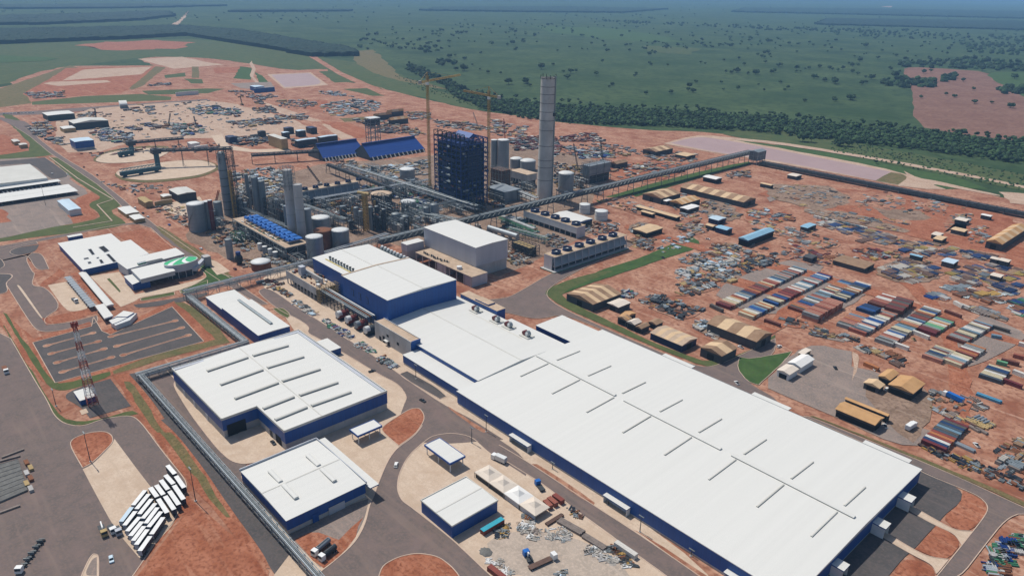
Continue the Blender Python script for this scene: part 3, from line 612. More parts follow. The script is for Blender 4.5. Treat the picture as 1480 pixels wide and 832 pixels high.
# --- tall blue hall and its lower rear
HH = 24.6
uu0, vv0 = P(494.4, 398.4, HH); uu1, vv1 = P(659.4, 404.1, HH)
th = hall('drying_hall', 'tall blue-clad hall with white roof behind the low machine hall', 'hall', uu0, uu1, vv0, vv1, HH, 1.0, 'u')
for k in range(3):
    ud = uu0 + 12 + k * 9.5
    dd = part(th, 'wall_door', lambda b: b.box(ud, ud + 3, vv0 - .15, vv0 + .05, 13.5, 18.5, 'dark_steel'))
    part(dd, 'door_leaf', lambda b: b.box(ud + .4, ud + 2.6, vv0 - .22, vv0 - .16, 13.9, 18.1, 'blue_clad'))
part(th, 'verge_trim', lambda b: b.gable(uu0 - .9, uu0 + .5, vv0 - .3, vv1 + .3, HH + .45, HH + 1.45, 'beige_roof', 'u', t=.5))
ru0, rv0 = P(451.7, 372.5, 21.5)
_, rv1 = P(532.5, 353, 21.5)
rh = hall('wet_end_hall', 'lower white-roofed blue hall adjoining the tall blue hall, with rows of roof stacks', 'hall', ru0, uu0 - .5, rv0, rv1, 21.5, 1.0, 'u')
rr = [c for c in rh.children if c.name.startswith('roof')][0]
me = None
for k in range(9):
    b = MB(); u = ru0 + 14 + k * 4.2
    b.cyl(u, rv0 + 7.5, .75, 21.6, 24.2, 'galv', 10); b.cyl(u, rv0 + 7.5, 1.05, 24.2, 24.8, 'dark_steel', 10); b.build('roof_stack', rr)
part(rr, 'stack_deck', lambda b: b.box(ru0 + 10, uu0 - 2, rv0 + 5.2, rv0 + 6.2, 21.9, 22.2, 'yellow_paint'))
for k in range(9):
    b = MB(); u = ru0 + 16 + k * 4.4
    b.box(u, u + 2.2, rv1 + .8, rv1 + 3.6, 19.5, 23.2, 'galv'); b.cyl(u + 1.1, rv1 + 2.2, 1.0, 23.2, 24.4, 'white_paint', 10); b.build('roof_stack', rh)
part(rh, 'service_deck', lambda b: (b.box(ru0 + 12, uu0 - 1, rv1 + .3, rv1 + 5, 19.0, 19.4, 'steel'), [b.box(x, x + .5, rv1 + 4.3, rv1 + 4.8, 0, 19, 'steel') for x in (ru0 + 13, ru0 + 26, ru0 + 40)]))
# --- grey panel block on the street
pu0, pv0 = P(541.4, 463.8, 12.2); pu1, pv1 = P(607.7, 489.8, 12.2)
pb5 = thing('electrical_block', 'grey precast panel block with flat beige roof facing the street', 'building', (pu0, pv0, 0))
part(pb5, 'wall', lambda b: b.box(pu0, pu1, pv0, pv1, 0, 12.0, 'blue_clad', 'beige_roof'))
part(pb5, 'parapet', lambda b: (b.box(pu0 - .2, pu1 + .2, pv0 - .2, pv0 + .3, 11.8, 12.6, 'concrete_wall'), b.box(pu1 - .3, pu1 + .2, pv0 + .31, pv1, 11.8, 12.6, 'blue_clad'), b.box(pu0 - .2, pu1, pv1 - .3, pv1 + .1, 11.8, 12.5, 'concrete_wall')))
for z0_, z1_ in ((0, 4.0), (4.05, 8.0), (8.05, 11.75)): panels(pb5, pu0, pu1, pv0, pv1, z0_, z1_, 7, 'concrete_wall', 'v', t=.2, gap=.12)
for f0, z0_, z1_ in ((.22, 0, 5.2), (.36, 0, 3.2), (.34, 6.2, 8.0), (.62, 4.8, 6.8), (.12, 0, 3.4)):
    part(pb5, 'opening', lambda b: b.box(pu0 + (pu1 - pu0) * f0, pu0 + (pu1 - pu0) * f0 + 2.6, pv0 - .26, pv0 - .21, z0_ + .05, z1_, 'dark_void'))
part(pb5, 'door_hood', lambda b: b.box(pu0 + (pu1 - pu0) * .3, pu0 + (pu1 - pu0) * .3 + 4, pv0 - 2, pv0 - .27, 3.4, 3.7, 'white_roof'))
# --- blue annex and white flat block behind
au0, av0 = P(665.6, 424.1, 12.5); au1, av1 = P(730.2, 444.9, 12.5); av0 = max(av0, 306.0)
an = hall('annex', 'narrow blue annex with flat beige roof behind the rooftop fans', 'building', au0, au1, av0, av1, 12.3, 0, roofm='beige_roof')
part(an, 'roof_box', lambda b: b.box(au0 + 16, au0 + 30, av0 + .5, av1 - .5, 12.55, 13.6, 'blue_clad', 'beige_roof'))
fu0, fv0 = P(774.8, 470.2, 8.0); _, fv1 = P(815, 456.8, 8.0)
hall('flat_block', 'white flat-roofed block with blue side behind the big warehouse corner', 'building', fu0, bu0 - .6, fv0, fv1, 8.0, 0)
# --- tall white finishing tower
wu0, wv0 = P(612.5, 328, 25.8); wu1, wv1 = P(734, 345.2, 25.8)
tw = thing('white_hall', 'tall windowless pale grey metal-clad hall standing behind the blue halls', 'hall', (wu0, wv0, 0))
part(tw, 'base_wall', lambda b: b.box(wu0 + .6, wu1 - .6, wv0 + .6, wv1 - .6, 0, 9.5, 'concrete_wall'))
part(tw, 'wall', lambda b: b.box(wu0, wu1, wv0, wv1, 9.5, 25.6, 'grey_clad', 'white_roof'))
part(tw, 'roof', lambda b: b.gable(wu0 - .2, wu1 + .2, wv0 - .2, wv1 + .2, 25.7, 26.3, 'white_roof', 'u', t=.3))
panels(tw, wu0, wu1 - .6, wv0 + .6, wv1 - .6, 0, 4.6, 5, 'concrete_wall', 'u'); panels(tw, wu0, wu1 - .6, wv0 + .6, wv1 - .6, 4.7, 9.4, 5, 'concrete_wall', 'u')
def zz2(x, y): return (600 + x * .15625, 290 + y * .15625)
lu0, lv0 = P(*zz2(0, 475), 9.0); lu1, lv1 = P(*zz2(650, 668), 9.0); lv1 = wv0 + .5
lw = thing('loading_block', 'long low concrete block with beige flat roof and open bays along the tall pale hall', 'building', (lu0, lv0, 0))
part(lw, 'roof', lambda b: b.box(lu0, lu1, lv0, lv1, 8.4, 9.0, 'concrete_wall', 'beige_roof'))
part(lw, 'wall', lambda b: (b.box(lu0 + 30, lu0 + 42, lv0 + .4, lv1 - .1, 0, 8.38, 'grey_clad'), b.box(lu1 - 11, lu1 - .3, lv0 + .5, lv1 - .1, 0, 8.38, 'grey_clad'), b.box(lu0 + .3, lu1 - 11.1, lv1 - 3, lv1 - .1, 0, 8.37, 'dark_steel')))
for k in range(9):
    x = lu0 + 1 + k * (lu1 - lu0 - 2) / 8
    part(lw, 'column', lambda b: b.box(x - .35, x + .35, lv0 + .05, lv0 + .75, 0, 8.38, 'concrete_wall'))
panels(lw, lu0, lu1 - .3, lv0 + .6, lv1 - .2, 0, 4.1, 2, 'grey_clad', 'u'); panels(lw, lu0, lu1 - .3, lv0 + .6, lv1 - .2, 4.2, 8.3, 2, 'grey_clad', 'u')
for k in range(12):
    x = lu0 + 8 + k * 2.6 + R.uniform(-.5, .5); y = lv0 + 3 + R.uniform(0, 3)
    part(lw, 'roof_pipe', lambda b: (b.cyl(x, y, .5, 9, 10.2 + R.random(), 'dark_steel', 8), b.bar((x, y, 9.8), (x + 2.5, y + .4, 9.8), .5, .5, 'steel')))
part(lw, 'roof_tank', lambda b: (b.cyl(lu0 + 55, lv0 + 4, 2.2, 9, 11.2, 'white_paint', 14), b.cone(lu0 + 55, lv0 + 4, 2.2, 11.2, 11.9, 'white_paint', 14)))
su0, sv0 = P(*zz2(-130, 388), 14); su1, sv1 = P(*zz2(80, 372), 14)
sb = hall('stair_block', 'small pale grey block at the left end of the tall pale hall', 'building', su0, su1, sv0, sv1, 14, 0, base=8.0, wallm='grey_clad', npan=(4, 2))
# --- L-shaped warehouse on the left
ax0, ax1, ay0, ay1, ah, ar_ = -408.9, -306.7, 110.4, 189.7, 11.3, 1.0
nx, ny, ac = -338.2, 129.2, 150.0
wl_ = thing('parts_warehouse', 'L-shaped white-roofed warehouse with ten barrel roof vents and blue walls', 'warehouse', (ax0, ay0, 0))
foot = [(ax0, ay0), (nx, ay0), (nx, ny), (ax1, ny), (ax1, ay1), (ax0, ay1)]
ins = [(ax0 + .3, ay0 + .3), (nx - .3, ay0 + .3), (nx - .3, ny + .3), (ax1 - .3, ny + .3), (ax1 - .3, ay1 - .3), (ax0 + .3, ay1 - .3)]
part(wl_, 'base_wall', lambda b: b.prism(ins, 0, 4.5, 'concrete_wall'))
part(wl_, 'wall', lambda b: b.prism(foot, 4.4, ah, 'blue_clad'))
panels(wl_, ax0, ax1 - .3, ny + .3, ay1 - .3, 0, 4.35, 9, 'concrete_wall', 'u')
panels(wl_, ax0 + 8, nx - 12, ay0 + .3, ay1, 0, 4.35, 8, 'concrete_wall', 'v')
def az(v): return ah + .1 + ar_ * (1 - abs(v - ac) / 40)
def aroof(b):
    e = .1
    b.add([(ax0, ay0, az(ay0)), (nx, ay0, az(ay0)), (nx, ny, az(ny)), (nx, ac, az(ac)), (ax0, ac, az(ac))], [(0, 1, 2, 3, 4)], 'white_roof')
    b.add([(nx, ny, az(ny)), (ax1, ny, az(ny)), (ax1, ac, az(ac)), (nx, ac, az(ac))], [(0, 1, 2, 3)], 'white_roof')
    b.add([(ax0, ac, az(ac)), (ax1, ac, az(ac)), (ax1, ay1, az(ay1)), (ax0, ay1, az(ay1))], [(0, 1, 2, 3)], 'white_roof')
ar2 = part(wl_, 'roof', aroof)
part(ar2, 'ridge_cap', lambda b: b.bar((ax0, ac, az(ac) + .05), (ax1, ac, az(ac) + .05), .6, .1, 'cream_roof'))
def apar(b):
    f2 = foot + [foot[0]]
    for p, q in zip(f2, f2[1:]):
        zt = ah + .75 if p[1] != ny else ah + 1.1
        b.bar((p[0], p[1], zt - .55), (q[0], q[1], zt - .55), .5, 1.3, 'cream_roof')
    b.bar((ax0, ac, az(ac) + .1), (ax0 + .01, ac, az(ac) + .1), .5, .3, 'cream_roof')
part(wl_, 'parapet', apar)
part(wl_, 'gutter', lambda b: b.bar((ax0 + 1.6, ay0 + .5, ah + .3), (ax0 + 1.6, ay1 - .5, ah + .3), 2.2, .5, 'grey_clad'))
part(wl_, 'gutter', lambda b: b.bar((ax0 + 3, ay1 - 1.5, ah + .3), (ax1 - .5, ay1 - 1.5, ah + .3), 2.0, .5, 'grey_clad'))
for a, c in (((262, 330), (510, 240)), ((345, 415), (605, 318)), ((435, 503), (702, 400)), ((612, 565), (803, 490)), ((690, 637), (882, 553)), ((540, 230), (775, 170)), ((630, 305), (873, 240)), ((725, 390), (975, 318)), ((835, 480), (1085, 400)), ((910, 545), (1168, 460))):
    p, q = P(240 + a[0] * .2297, 460 + a[1] * .2297, ah + 1.4), P(240 + c[0] * .2297, 460 + c[1] * .2297, ah + 1.4); u = (p[0] + q[0]) / 2
    barrel(ar2, (u, p[1], az(p[1]) - .05), (u, q[1], az(q[1]) - .05), .95, 1.2, 'cream_roof')
part(wl_, 'door', lambda b: b.box(nx + .02, nx + .1, ay0 + 2, ay0 + 12, .1, 7.2, 'dark_void'))
part(wl_, 'door', lambda b: b.box(-318, -312, ny - .08, ny - .02, .1, 5.4, 'dark_void'))
part(wl_, 'door', lambda b: b.box(-325, -322.5, ny - .08, ny - .02, .1, 4.2, 'dark_steel'))
for x in (-395, -380, -362): part(wl_, 'side_door', lambda b: b.box(x, x + 3.2, ay0 - .12, ay0 - .02, .1, 4.2, 'grey_clad'))
q0, q1 = P(*Q(360, 400, 360, 348), 4.5), P(*Q(360, 400, 490, 378), 4.5)
hall('annex', 'small white-roofed annex on the street side of the L-shaped warehouse', 'building', q0[0], q1[0], ay1 + .6, max(q1[1], ay1 + 9), 4.5, 0)
# --- pair of blue buildings beside the pipe rack
hall('pump_house', 'longer white-roofed blue building with a single roof vent beside the pipe rack', 'building', -483.5, -425, 169.5, 191.2, 8.2, .4, 'u', ridge=False, base=0)
ph = [o for o in col.objects if o.name == 'pump_house'][0]
vent_px(ph, 0, 400, (1275, 122), (1450, 248), 8.9, .9, .9, along='u')
hall('pump_house', 'shorter white-roofed blue building at the far end of the single-vent building', 'building', -512.5, -484.2, 169.6, 190.6, 6.6, .3, 'u', ridge=False)
# --- workshop, store, canopies
wk = hall('workshop', 'white-roofed workshop with four short roof vents and blue walls by the pipe rack', 'workshop', -295.3, -249.5, 101.4, 140.1, 7.8, .8, 'v', base=2.6, npan=(8, 7), ridge=True, parapet=0)
wr = [c for c in wk.children if c.name.startswith('roof')][0]
for a, c in (((310, 185), (375, 240)), ((385, 258), (460, 322)), ((105, 270), (175, 325)), ((180, 345), (258, 412))):
    vent_px(wr, 360, 607, a, c, 8.4, 1.0, 1.1, along='u', m='white_roof')
part(wk, 'side_roof', lambda b: b.box(-295.8, -246, 140.5, 145.2, 6.4, 7.0, 'blue_clad', 'white_roof'))
part(wk, 'parapet', lambda b: (b.box(-296.0, -295.5, 101, 140.5, 7.6, 8.9, 'grey_clad'), b.box(-296, -249.2, 140.45, 140.9, 7.6, 8.7, 'grey_clad')))
part(wk, 'door', lambda b: b.box(-249.3, -249.18, 113, 116, .1, 4.5, 'blue_clad'))
part(wk, 'door', lambda b: b.box(-249.3, -249.18, 121, 129, .1, 4.2, 'grey_clad'))
hall('store', 'small white-roofed blue store beside the tents', 'store', -224, -201.7, 153.1, 178.7, 6.6, .4, 'v', base=0, parapet=.5)
def canopy(name, label, u0, u1, v0, v1, h, nu, nv):
    t = thing(name, label, 'canopy', (u0, v0, 0))
    part(t, 'roof', lambda b: b.box(u0 + .3, u1 - .3, v0 + .3, v1 - .3, h, h + .3, 'white_roof'))
    part(t, 'fascia', lambda b: (b.box(u0, u1, v0, v0 + .3, h - .7, h + .45, 'blue_clad'), b.box(u0, u1, v1 - .3, v1, h - .7, h + .45, 'blue_clad'), b.box(u0, u0 + .3, v0 + .31, v1 - .31, h - .7, h + .45, 'blue_clad'), b.box(u1 - .3, u1, v0 + .31, v1 - .31, h - .7, h + .45, 'blue_clad')))
    for i in range(nu):
        for j in range(nv):
            x, y = u0 + 1 + i * (u1 - u0 - 2) / max(1, nu - 1), v0 + 1 + j * (v1 - v0 - 2) / max(1, nv - 1)
            part(t, 'post', lambda b: b.box(x - .2, x + .2, y - .2, y + .2, 0, h - .01, 'white_paint'))
canopy('canopy', 'smaller blue-edged canopy on posts beside the L-shaped warehouse', -295.5, -287.4, 159.0, 173.8, 5.6, 2, 3)
canopy('canopy', 'larger blue-edged canopy on posts in the curve of the street', -259.1, -238.1, 180.1, 189.8, 5.6, 3, 2)
# ================================================================ PROCESS AREA
FWD = (AX[0][2], AX[1][2], AX[2][2])
def proj(u, v, z):
    w = (u, v, z - CAM_H); d = [sum(AX[i][k] * w[i] for i in range(3)) for k in range(3)]
    return (740 + FOC * d[0] / d[2], 416 + FOC * d[1] / d[2], d[2])
def solve_h(u, v, yt):
    lo, hi = 0.0, 190.0
    for _ in range(40):
        m_ = (lo + hi) / 2
        if proj(u, v, m_)[1] > yt: lo = m_
        else: hi = m_
    return lo
def cyl_px(xl, xr, yt, yb):
    """upright cylinder from its outline: base front at yb, top front rim at yt"""
    xc = (xl + xr) / 2
    f = P(xc, yb); dep = proj(*f, 0)[2]; r = (xr - xl) / 2 * dep / FOC * 1.0
    L = math.hypot(*f); d = (f[0] / L, f[1] / L)
    h = solve_h(f[0], f[1], yt)
    return f[0] + d[0] * r, f[1] + d[1] * r, r, h
mat('tank_grey', '8f979c', .5, .1, .1, '7d858b', streak=(1, 1, .2), metal=.2)
mat('tank_steel', '87939a', .42, .1, .15, '6a767e', streak=(1, 1, .15), metal=.35)
mat('gallery_grey', '60676a', .6, .15, .2)
mat('tank_white', 'd5d6d3', .5, .05, .1)
mat('rust', '8a5a3c', .85, .15, .3, '6b4430')
mat('frame_blue', '123a7c', .6, .15, .3, '0c2c60')
mat('orange_steel', 'b5924e', .6, .12, .5)
mat('bright_blue', '1c66b4', .45, .1, .3)
mat('green_steel', '3f7a5c', .55, .12, .3)
mat('silver', 'a9b1b5', .5, .08, .3, metal=.25)
mat('brown_steel', '6b5348', .8, .15, .3)
def tank(name, label, xl, xr, yt, yb, m='tank_grey', top='tank_white', dome=.18, rings=0, cat='tank', stair=True, group=None, n=24):
    u, v, r, h = cyl_px(xl, xr, yt, yb)
    t = thing(name, label, cat, (u, v, 0), group=group)
    part(t, 'shell', lambda b: b.cyl(u, v, r, 0, h, m, n, cap=False))
    if dome: part(t, 'roof', lambda b: b.lathe(u, v, [(r * 1.02, h - .15), (r * 1.02, h + .05), (r * .7, h + r * dome * .62), (r * .35, h + r * dome * .9), (.01, h + r * dome)], top, n))
    else: part(t, 'roof', lambda b: b.cyl(u, v, r * 1.01, h - .3, h + .1, top, n))
    for k in range(rings):
        z = h * (k + 1) / (rings + 1)
        part(t, 'ring', lambda b: b.cyl(u, v, r * 1.015, z - .12, z + .12, 'steel', n, cap=False))
    if stair:
        def st(b):
            k = 14
            for i in range(k):
                a0 = -2.2 + 2.0 * i / k; a1 = -2.2 + 2.0 * (i + 1) / k; rr_ = r + .5
                b.bar((u + rr_ * math.cos(a0), v + rr_ * math.sin(a0), h * i / k), (u + rr_ * math.cos(a1), v + rr_ * math.sin(a1), h * (i + 1) / k), .8, .25, 'galv')
        part(t, 'stair', st)
        part(t, 'railing', lambda b: (b.cyl(u, v, r * 1.03, h + .95, h + 1.02, 'steel', n, cap=False), [b.bar((u + r * 1.03 * math.cos(i * .5236), v + r * 1.03 * math.sin(i * .5236), h), (u + r * 1.03 * math.cos(i * .5236), v + r * 1.03 * math.sin(i * .5236), h + 1), .08, .08, 'steel') for i in range(12)]))['kind'] = 'stuff'
    return t
def bx_px(L, Rr, h, zt=None):
    u0, v0 = P(*L, h); u1, v1 = P(*Rr, h)
    return u0, u1, v0, v1
def frame(b, u0, u1, v0, v1, z0, z1, nu, nv, nz, w=.35, m='steel', brace=True):
    """open steel frame: columns, beams on each level, some braces on the two near faces"""
    us = [u0 + (u1 - u0) * i / nu for i in range(nu + 1)]; vs = [v0 + (v1 - v0) * i / nv for i in range(nv + 1)]; zs = [z0 + (z1 - z0) * i / nz for i in range(nz + 1)]
    for i, u in enumerate(us):
        for j, v in enumerate(vs):
            if i in (0, nu) or j in (0, nv): b.bar((u, v, z0), (u, v, z1), w, w, m)
    for z in zs[1:]:
        for u in us: b.bar((u, v0, z), (u, v1, z), w * .8, w * .8, m)
        for v in vs: b.bar((u0, v, z), (u1, v, z), w * .8, w * .8, m)
    if brace:
        for k in range(nz):
            for i in range(nu):
                if (i + k) % 2: b.bar((us[i], v0, zs[k]), (us[i + 1], v0, zs[k + 1]), w * .5, w * .5, m)
            for j in range(nv):
                if (j + k) % 2: b.bar((u1, vs[j], zs[k]), (u1, vs[j + 1], zs[k + 1]), w * .5, w * .5, m)
def stuff(o):
    if o is not None: o['kind'] = 'stuff'
    return o
def lattice(b, p, q, w, m, seg, t=.12):
    """square lattice mast or boom from p to q"""
    p, q = Vector(p), Vector(q); d = (q - p).normalized()
    a = d.cross(Vector((0, 0, 1))); a = a if a.length > 1e-3 else Vector((1, 0, 0)); a.normalize(); c = a.cross(d)
    cs = [a * sx * w / 2 + c * sy * w / 2 for sx, sy in ((-1, -1), (1, -1), (1, 1), (-1, 1))]
    for e in cs: b.bar(p + e, q + e, t, t, m)
    n = max(1, int((q - p).length / seg))
    for i in range(n):
        s0, s1 = p + (q - p) * (i / n), p + (q - p) * ((i + 1) / n)
        for k in range(4):
            b.bar(s0 + cs[k], s1 + cs[(k + 1) % 4], t * .7, t * .7, m); b.bar(s1 + cs[k], s1 + cs[(k + 1) % 4], t * .7, t * .7, m)
# --- chimney
u, v, r, h = cyl_px(775.7, 798.0, 113.5, 288)
ch = thing('chimney', 'very tall round concrete chimney rising above everything behind the conveyor', 'chimney', (u, v, 0))
part(ch, 'shaft', lambda b: b.cyl(u, v, r, 0, h, 'stain_concrete', 40, r2=r * .93, cap=False))
for z in (.16, .27, .33, .45, .58, .66, .73, .80, .87, .93):
    part(ch, 'pour_joint', lambda b: b.cyl(u, v, r * (1 - .07 * z) + .12, h * z - .35, h * z + .35, 'dark_concrete', 40, cap=False))
part(ch, 'rim', lambda b: (b.cyl(u, v, r * .93 + .35, h - .8, h, 'dark_concrete', 40), b.cyl(u, v, r * .6, h, h + .2, 'dark_void', 30)))
a = math.atan2(-v, -u) + 1.15
part(ch, 'hoist_rail', lambda b: b.bar((u + r * math.cos(a) * 1.03, v + r * math.sin(a) * 1.03, 0), (u + r * math.cos(a) * .97, v + r * math.sin(a) * .97, h + 2), 1.4, 1.4, 'galv'))
stuff(part(ch, 'top_formwork', lambda b: [b.bar((u + r * .96 * math.cos(i * .5236), v + r * .96 * math.sin(i * .5236), h - 1), (u + r * .96 * math.cos(i * .5236), v + r * .96 * math.sin(i * .5236), h + 1.5 + 2 * R.random()), .5, .5, 'dark_steel') for i in range(12)]))
part(ch, 'platform', lambda b: b.bar((u + r * math.cos(a) * 1.05, v + r * math.sin(a) * 1.05, h * .71), (u + r * math.cos(a - .3) * 1.05, v + r * math.sin(a - .3) * 1.05, h * .71), 1.6, 3.2, 'dark_steel'))
# --- boiler house
hb = 77.0
u0, v0 = P(627, 187, hb); u1, v1 = P(704.5, 190.6, hb)
bo = thing('boiler_house', 'huge dark blue steel-framed boiler house under construction between two tower cranes', 'boiler house', (u0, v0, 0))
i0, i1, j0, j1 = u0 + 3.5, u1 - 2, v0 + 2.6, v1 - 3
part(bo, 'boiler_casing', lambda b: b.box(i0, i1, j0, j1, 10, hb - 12, 'boiler_dark'))
stuff(part(bo, 'steel_frame', lambda b: (frame(b, u0, u1, v0, v1, 0, hb - 6, 6, 7, 14, .8, 'frame_blue'), frame(b, u0, u1, v0, v0 + 5, 0, hb, 6, 1, 14, .6, 'frame_dark'))))
for k in range(12):
    z = 5.5 + k * 5.1
    part(bo, 'floor_deck', lambda b: b.box(u0 + .8, u1 - .8, v0 + .8, j0 - .1, z, z + .35, 'dark_steel'))
    part(bo, 'floor_deck', lambda b: b.box(i1 + .1, u1 - .6, v0 + 6, v1 - .8, z, z + .35, 'steel' if k % 3 else 'dark_steel'))
for k in range(9):
    z = 30 + k * 3.4
    part(bo, 'wall_panel', lambda b: b.box(u1 + .45, u1 + .6, v0 + 8, v1 - 8, z, z + 2.5, 'clad_navy'))
for k in range(7):
    z = 12 + k * 6
    part(bo, 'wall_panel', lambda b: b.box(u0 + 14, u1 - 10 - (k % 3) * 6, v0 - .6, v0 - .45, z, z + 3.6, 'clad_navy'))
part(bo, 'roof', lambda b: b.gable(u0 + 14, u1 - 6, v0 + 16, v1 - 8, hb - 5, hb - 1, 'blue_clad', 'u'))
part(bo, 'roof', lambda b: b.box(u0 + 10, u1 - 8, v0 + 6, v0 + 15, hb - 11, hb - 10.4, 'frame_blue'))
for k in range(3):
    z = 26 + k * 7
    stuff(part(bo, 'duct', lambda b: [b.pipe((u0 - 1.5, v0 + 3 + i * 3, z), (u1 - 16, v0 - 1.5, z + i), .5, 'galv') for i in range(2)]))
for k in range(40):
    x, z = R.uniform(u0, u1), R.uniform(8, hb - 12); w = R.uniform(.6, 2.2)
    if k < 22: stuff(part(bo, 'equipment', lambda b: b.box(x, x + w * 2, v0 - .3, v0 + 1, z, z + w, R.choice(['galv', 'white_paint', 'bright_blue', 'rust']))))
    else:
        y = R.uniform(v0, v1); stuff(part(bo, 'equipment', lambda b: b.box(u1 - 1, u1 + .3, y, y + w * 2, z, z + w, R.choice(['galv', 'steel', 'frame_blue', 'rust']))))
# --- tower cranes
def tower_crane(label, bx, by, top_y, ja, jb, wm=2.1):
    gx, gy = P(bx, by); h = solve_h(gx, gy, top_y)
    t = thing('tower_crane', label, 'crane', (gx, gy, 0), group='yellow tower cranes')
    stuff(part(t, 'mast', lambda b: lattice(b, (gx, gy, 0), (gx, gy, h), wm, 'orange_steel', wm * 1.2, .27)))
    # jib: through mast top, aiming at the far end bearings
    zj = h - 5
    pa, pb = P(*ja, zj), P(*jb, zj)
    d = Vector((pb[0] - pa[0], pb[1] - pa[1], 0)); d.normalize()
    la = max(10, -(Vector((pa[0] - gx, pa[1] - gy, 0)).dot(d))); lb = max(14, Vector((pb[0] - gx, pb[1] - gy, 0)).dot(d))
    c = Vector((gx, gy, zj))
    j = stuff(part(t, 'jib', lambda b: lattice(b, c + d * 1.5, c + d * lb, 1.6, 'orange_steel', 2.6, .26)))
    stuff(part(t, 'counter_jib', lambda b: lattice(b, c - d * la, c - d * 1.5, 1.6, 'orange_steel', 2.6, .26)))
    part(t, 'counterweight', lambda b: b.bar(c - d * la, c - d * (la - 4) + Vector((0, 0, -.1)), 1.8, 3.2, 'concrete_wall'))
    part(t, 'cab', lambda b: b.box(gx - 1.2, gx + 1.2, gy - 1.2, gy + 1.2, zj - 4, zj - 1.2, 'white_paint'))
    top = Vector((gx, gy, h + 4))
    stuff(part(t, 'tie_bar', lambda b: (b.bar(top, c + d * lb * .7 + Vector((0, 0, .8)), .2, .2, 'orange_steel'), b.bar(top, c - d * la * .9 + Vector((0, 0, .8)), .2, .2, 'orange_steel'), b.bar((gx, gy, h), top, .7, .7, 'orange_steel'))))
tower_crane('yellow tower crane left of the dark blue boiler house, long jib pointing right', 622, 285, 110, (601, 119), (661, 108))
tower_crane('yellow tower crane right of the boiler house, long jib pointing left', 706, 287, 131, (725, 141), (672, 131))
u, v = P(530, 334); hh = solve_h(u, v, 283)
t = thing('tower_crane', 'short orange lattice mast standing among the tanks left of the boiler house', 'crane', (u, v, 0))
stuff(part(t, 'mast', lambda b: lattice(b, (u, v, 0), (u, v, hh), 3.4, 'orange_steel', 3, .6)))
part(t, 'head', lambda b: (b.box(u - 2.5, u + 2.5, v - 2, v + 2, hh, hh + 3, 'tan_paint'), b.pipe((u - 8, v - 2, hh + 2), (u + 5, v + 2, hh + 2), 1.6, 'tan_paint')))
# --- digester and its hoist
u, v, r, h = cyl_px(325, 337.5, 224, 312)
dg = thing('digester_tower', 'tall grey round digester tower with stained steel top left of centre', 'tower', (u, v, 0))
part(dg, 'shell', lambda b: b.lathe(u, v, [(r, 0), (r, h * .45), (r * .97, h * .46), (r * .97, h * .8), (r * .9, h * .82), (r * .9, h)], 'tank_grey', 24))
part(dg, 'head', lambda b: b.lathe(u, v, [(r * .9, h), (r * .6, h + r * .5), (.01, h + r * .6)], 'steel', 24))
for k in range(6): part(dg, 'ring', lambda b: b.cyl(u, v, r * 1.03, h * (.1 + k * .13) - .25, h * (.1 + k * .13) + .25, 'dark_steel', 24, cap=False))
stuff(part(dg, 'stair_frame', lambda b: frame(b, u + r * .2, u + r * .2 + 6, v + r * .6, v + r * .6 + 7, 0, h + 6, 1, 1, 18, .4, 'dark_steel')))
stuff(part(dg, 'top_frame', lambda b: frame(b, u - r * .8, u + r * .8, v - r * .8, v + r * .8, h - 9, h + 5, 2, 2, 3, .35, 'dark_steel')))
u, v = P(341, 317); hh = solve_h(u, v, 247)
t = thing('hoist_tower', 'orange lattice hoist mast leaning close against the digester tower', 'hoist', (u, v, 0))
stuff(part(t, 'mast', lambda b: lattice(b, (u, v, 0), (u, v, hh), 2.6, 'orange_steel', 2.4, .6)))
stuff(part(t, 'landing', lambda b: frame(b, u + 1.6, u + 5, v - 1, v + 3, 0, hh + 14, 1, 1, 16, .3, 'dark_steel')))
# --- bleach columns and concrete tower trio
for i, (xl, xr, yt, yb, lb) in enumerate(((359, 364.5, 252, 305, 'thinnest of the three grey columns behind the blue fan row'), (368.5, 378, 257, 310, 'middle grey column of three behind the blue fan row'), (378.5, 387.5, 262.5, 311, 'pale right-hand grey column of three behind the blue fan row'))):
    t = tank('process_column', lb, xl, xr, yt, yb, 'tank_grey' if i < 2 else 'tank_steel', 'steel', .1, 3, 'column', stair=False, n=16)
    u, v, r, h = cyl_px(xl, xr, yt, yb)
    stuff(part(t, 'access_frame', lambda b: frame(b, u - r - 3, u - r, v - 2, v + 2, 0, h + 3, 1, 1, 12, .25, 'dark_steel')))
for i, (xl, xr, yt, yb, lb, m_) in enumerate(((418.5, 432, 247, 352, 'tallest of the pale concrete storage towers, scaffolded at the top', 'concrete_wall'), (432, 444.5, 268, 356, 'pale concrete storage tower right of the tallest one', 'concrete_wall'), (443, 453.5, 303, 352, 'short grey storage tower beside the pale concrete towers', 'tank_grey'), (414, 421, 298, 343, 'slender white tower left of the pale concrete towers', 'tank_steel'))):
    t = tank('storage_tower', lb, xl, xr, yt, yb, m_, m_, .1, 4, 'tower', stair=False, n=20)
    if i == 0:
        u, v, r, h = cyl_px(xl, xr, yt, yb)
        stuff(part(t, 'scaffold', lambda b: frame(b, u - r * 1.1, u + r * 1.1, v - r * 1.1, v + r * 1.1, h * .74, h + 3, 3, 3, 6, .25, 'steel')))
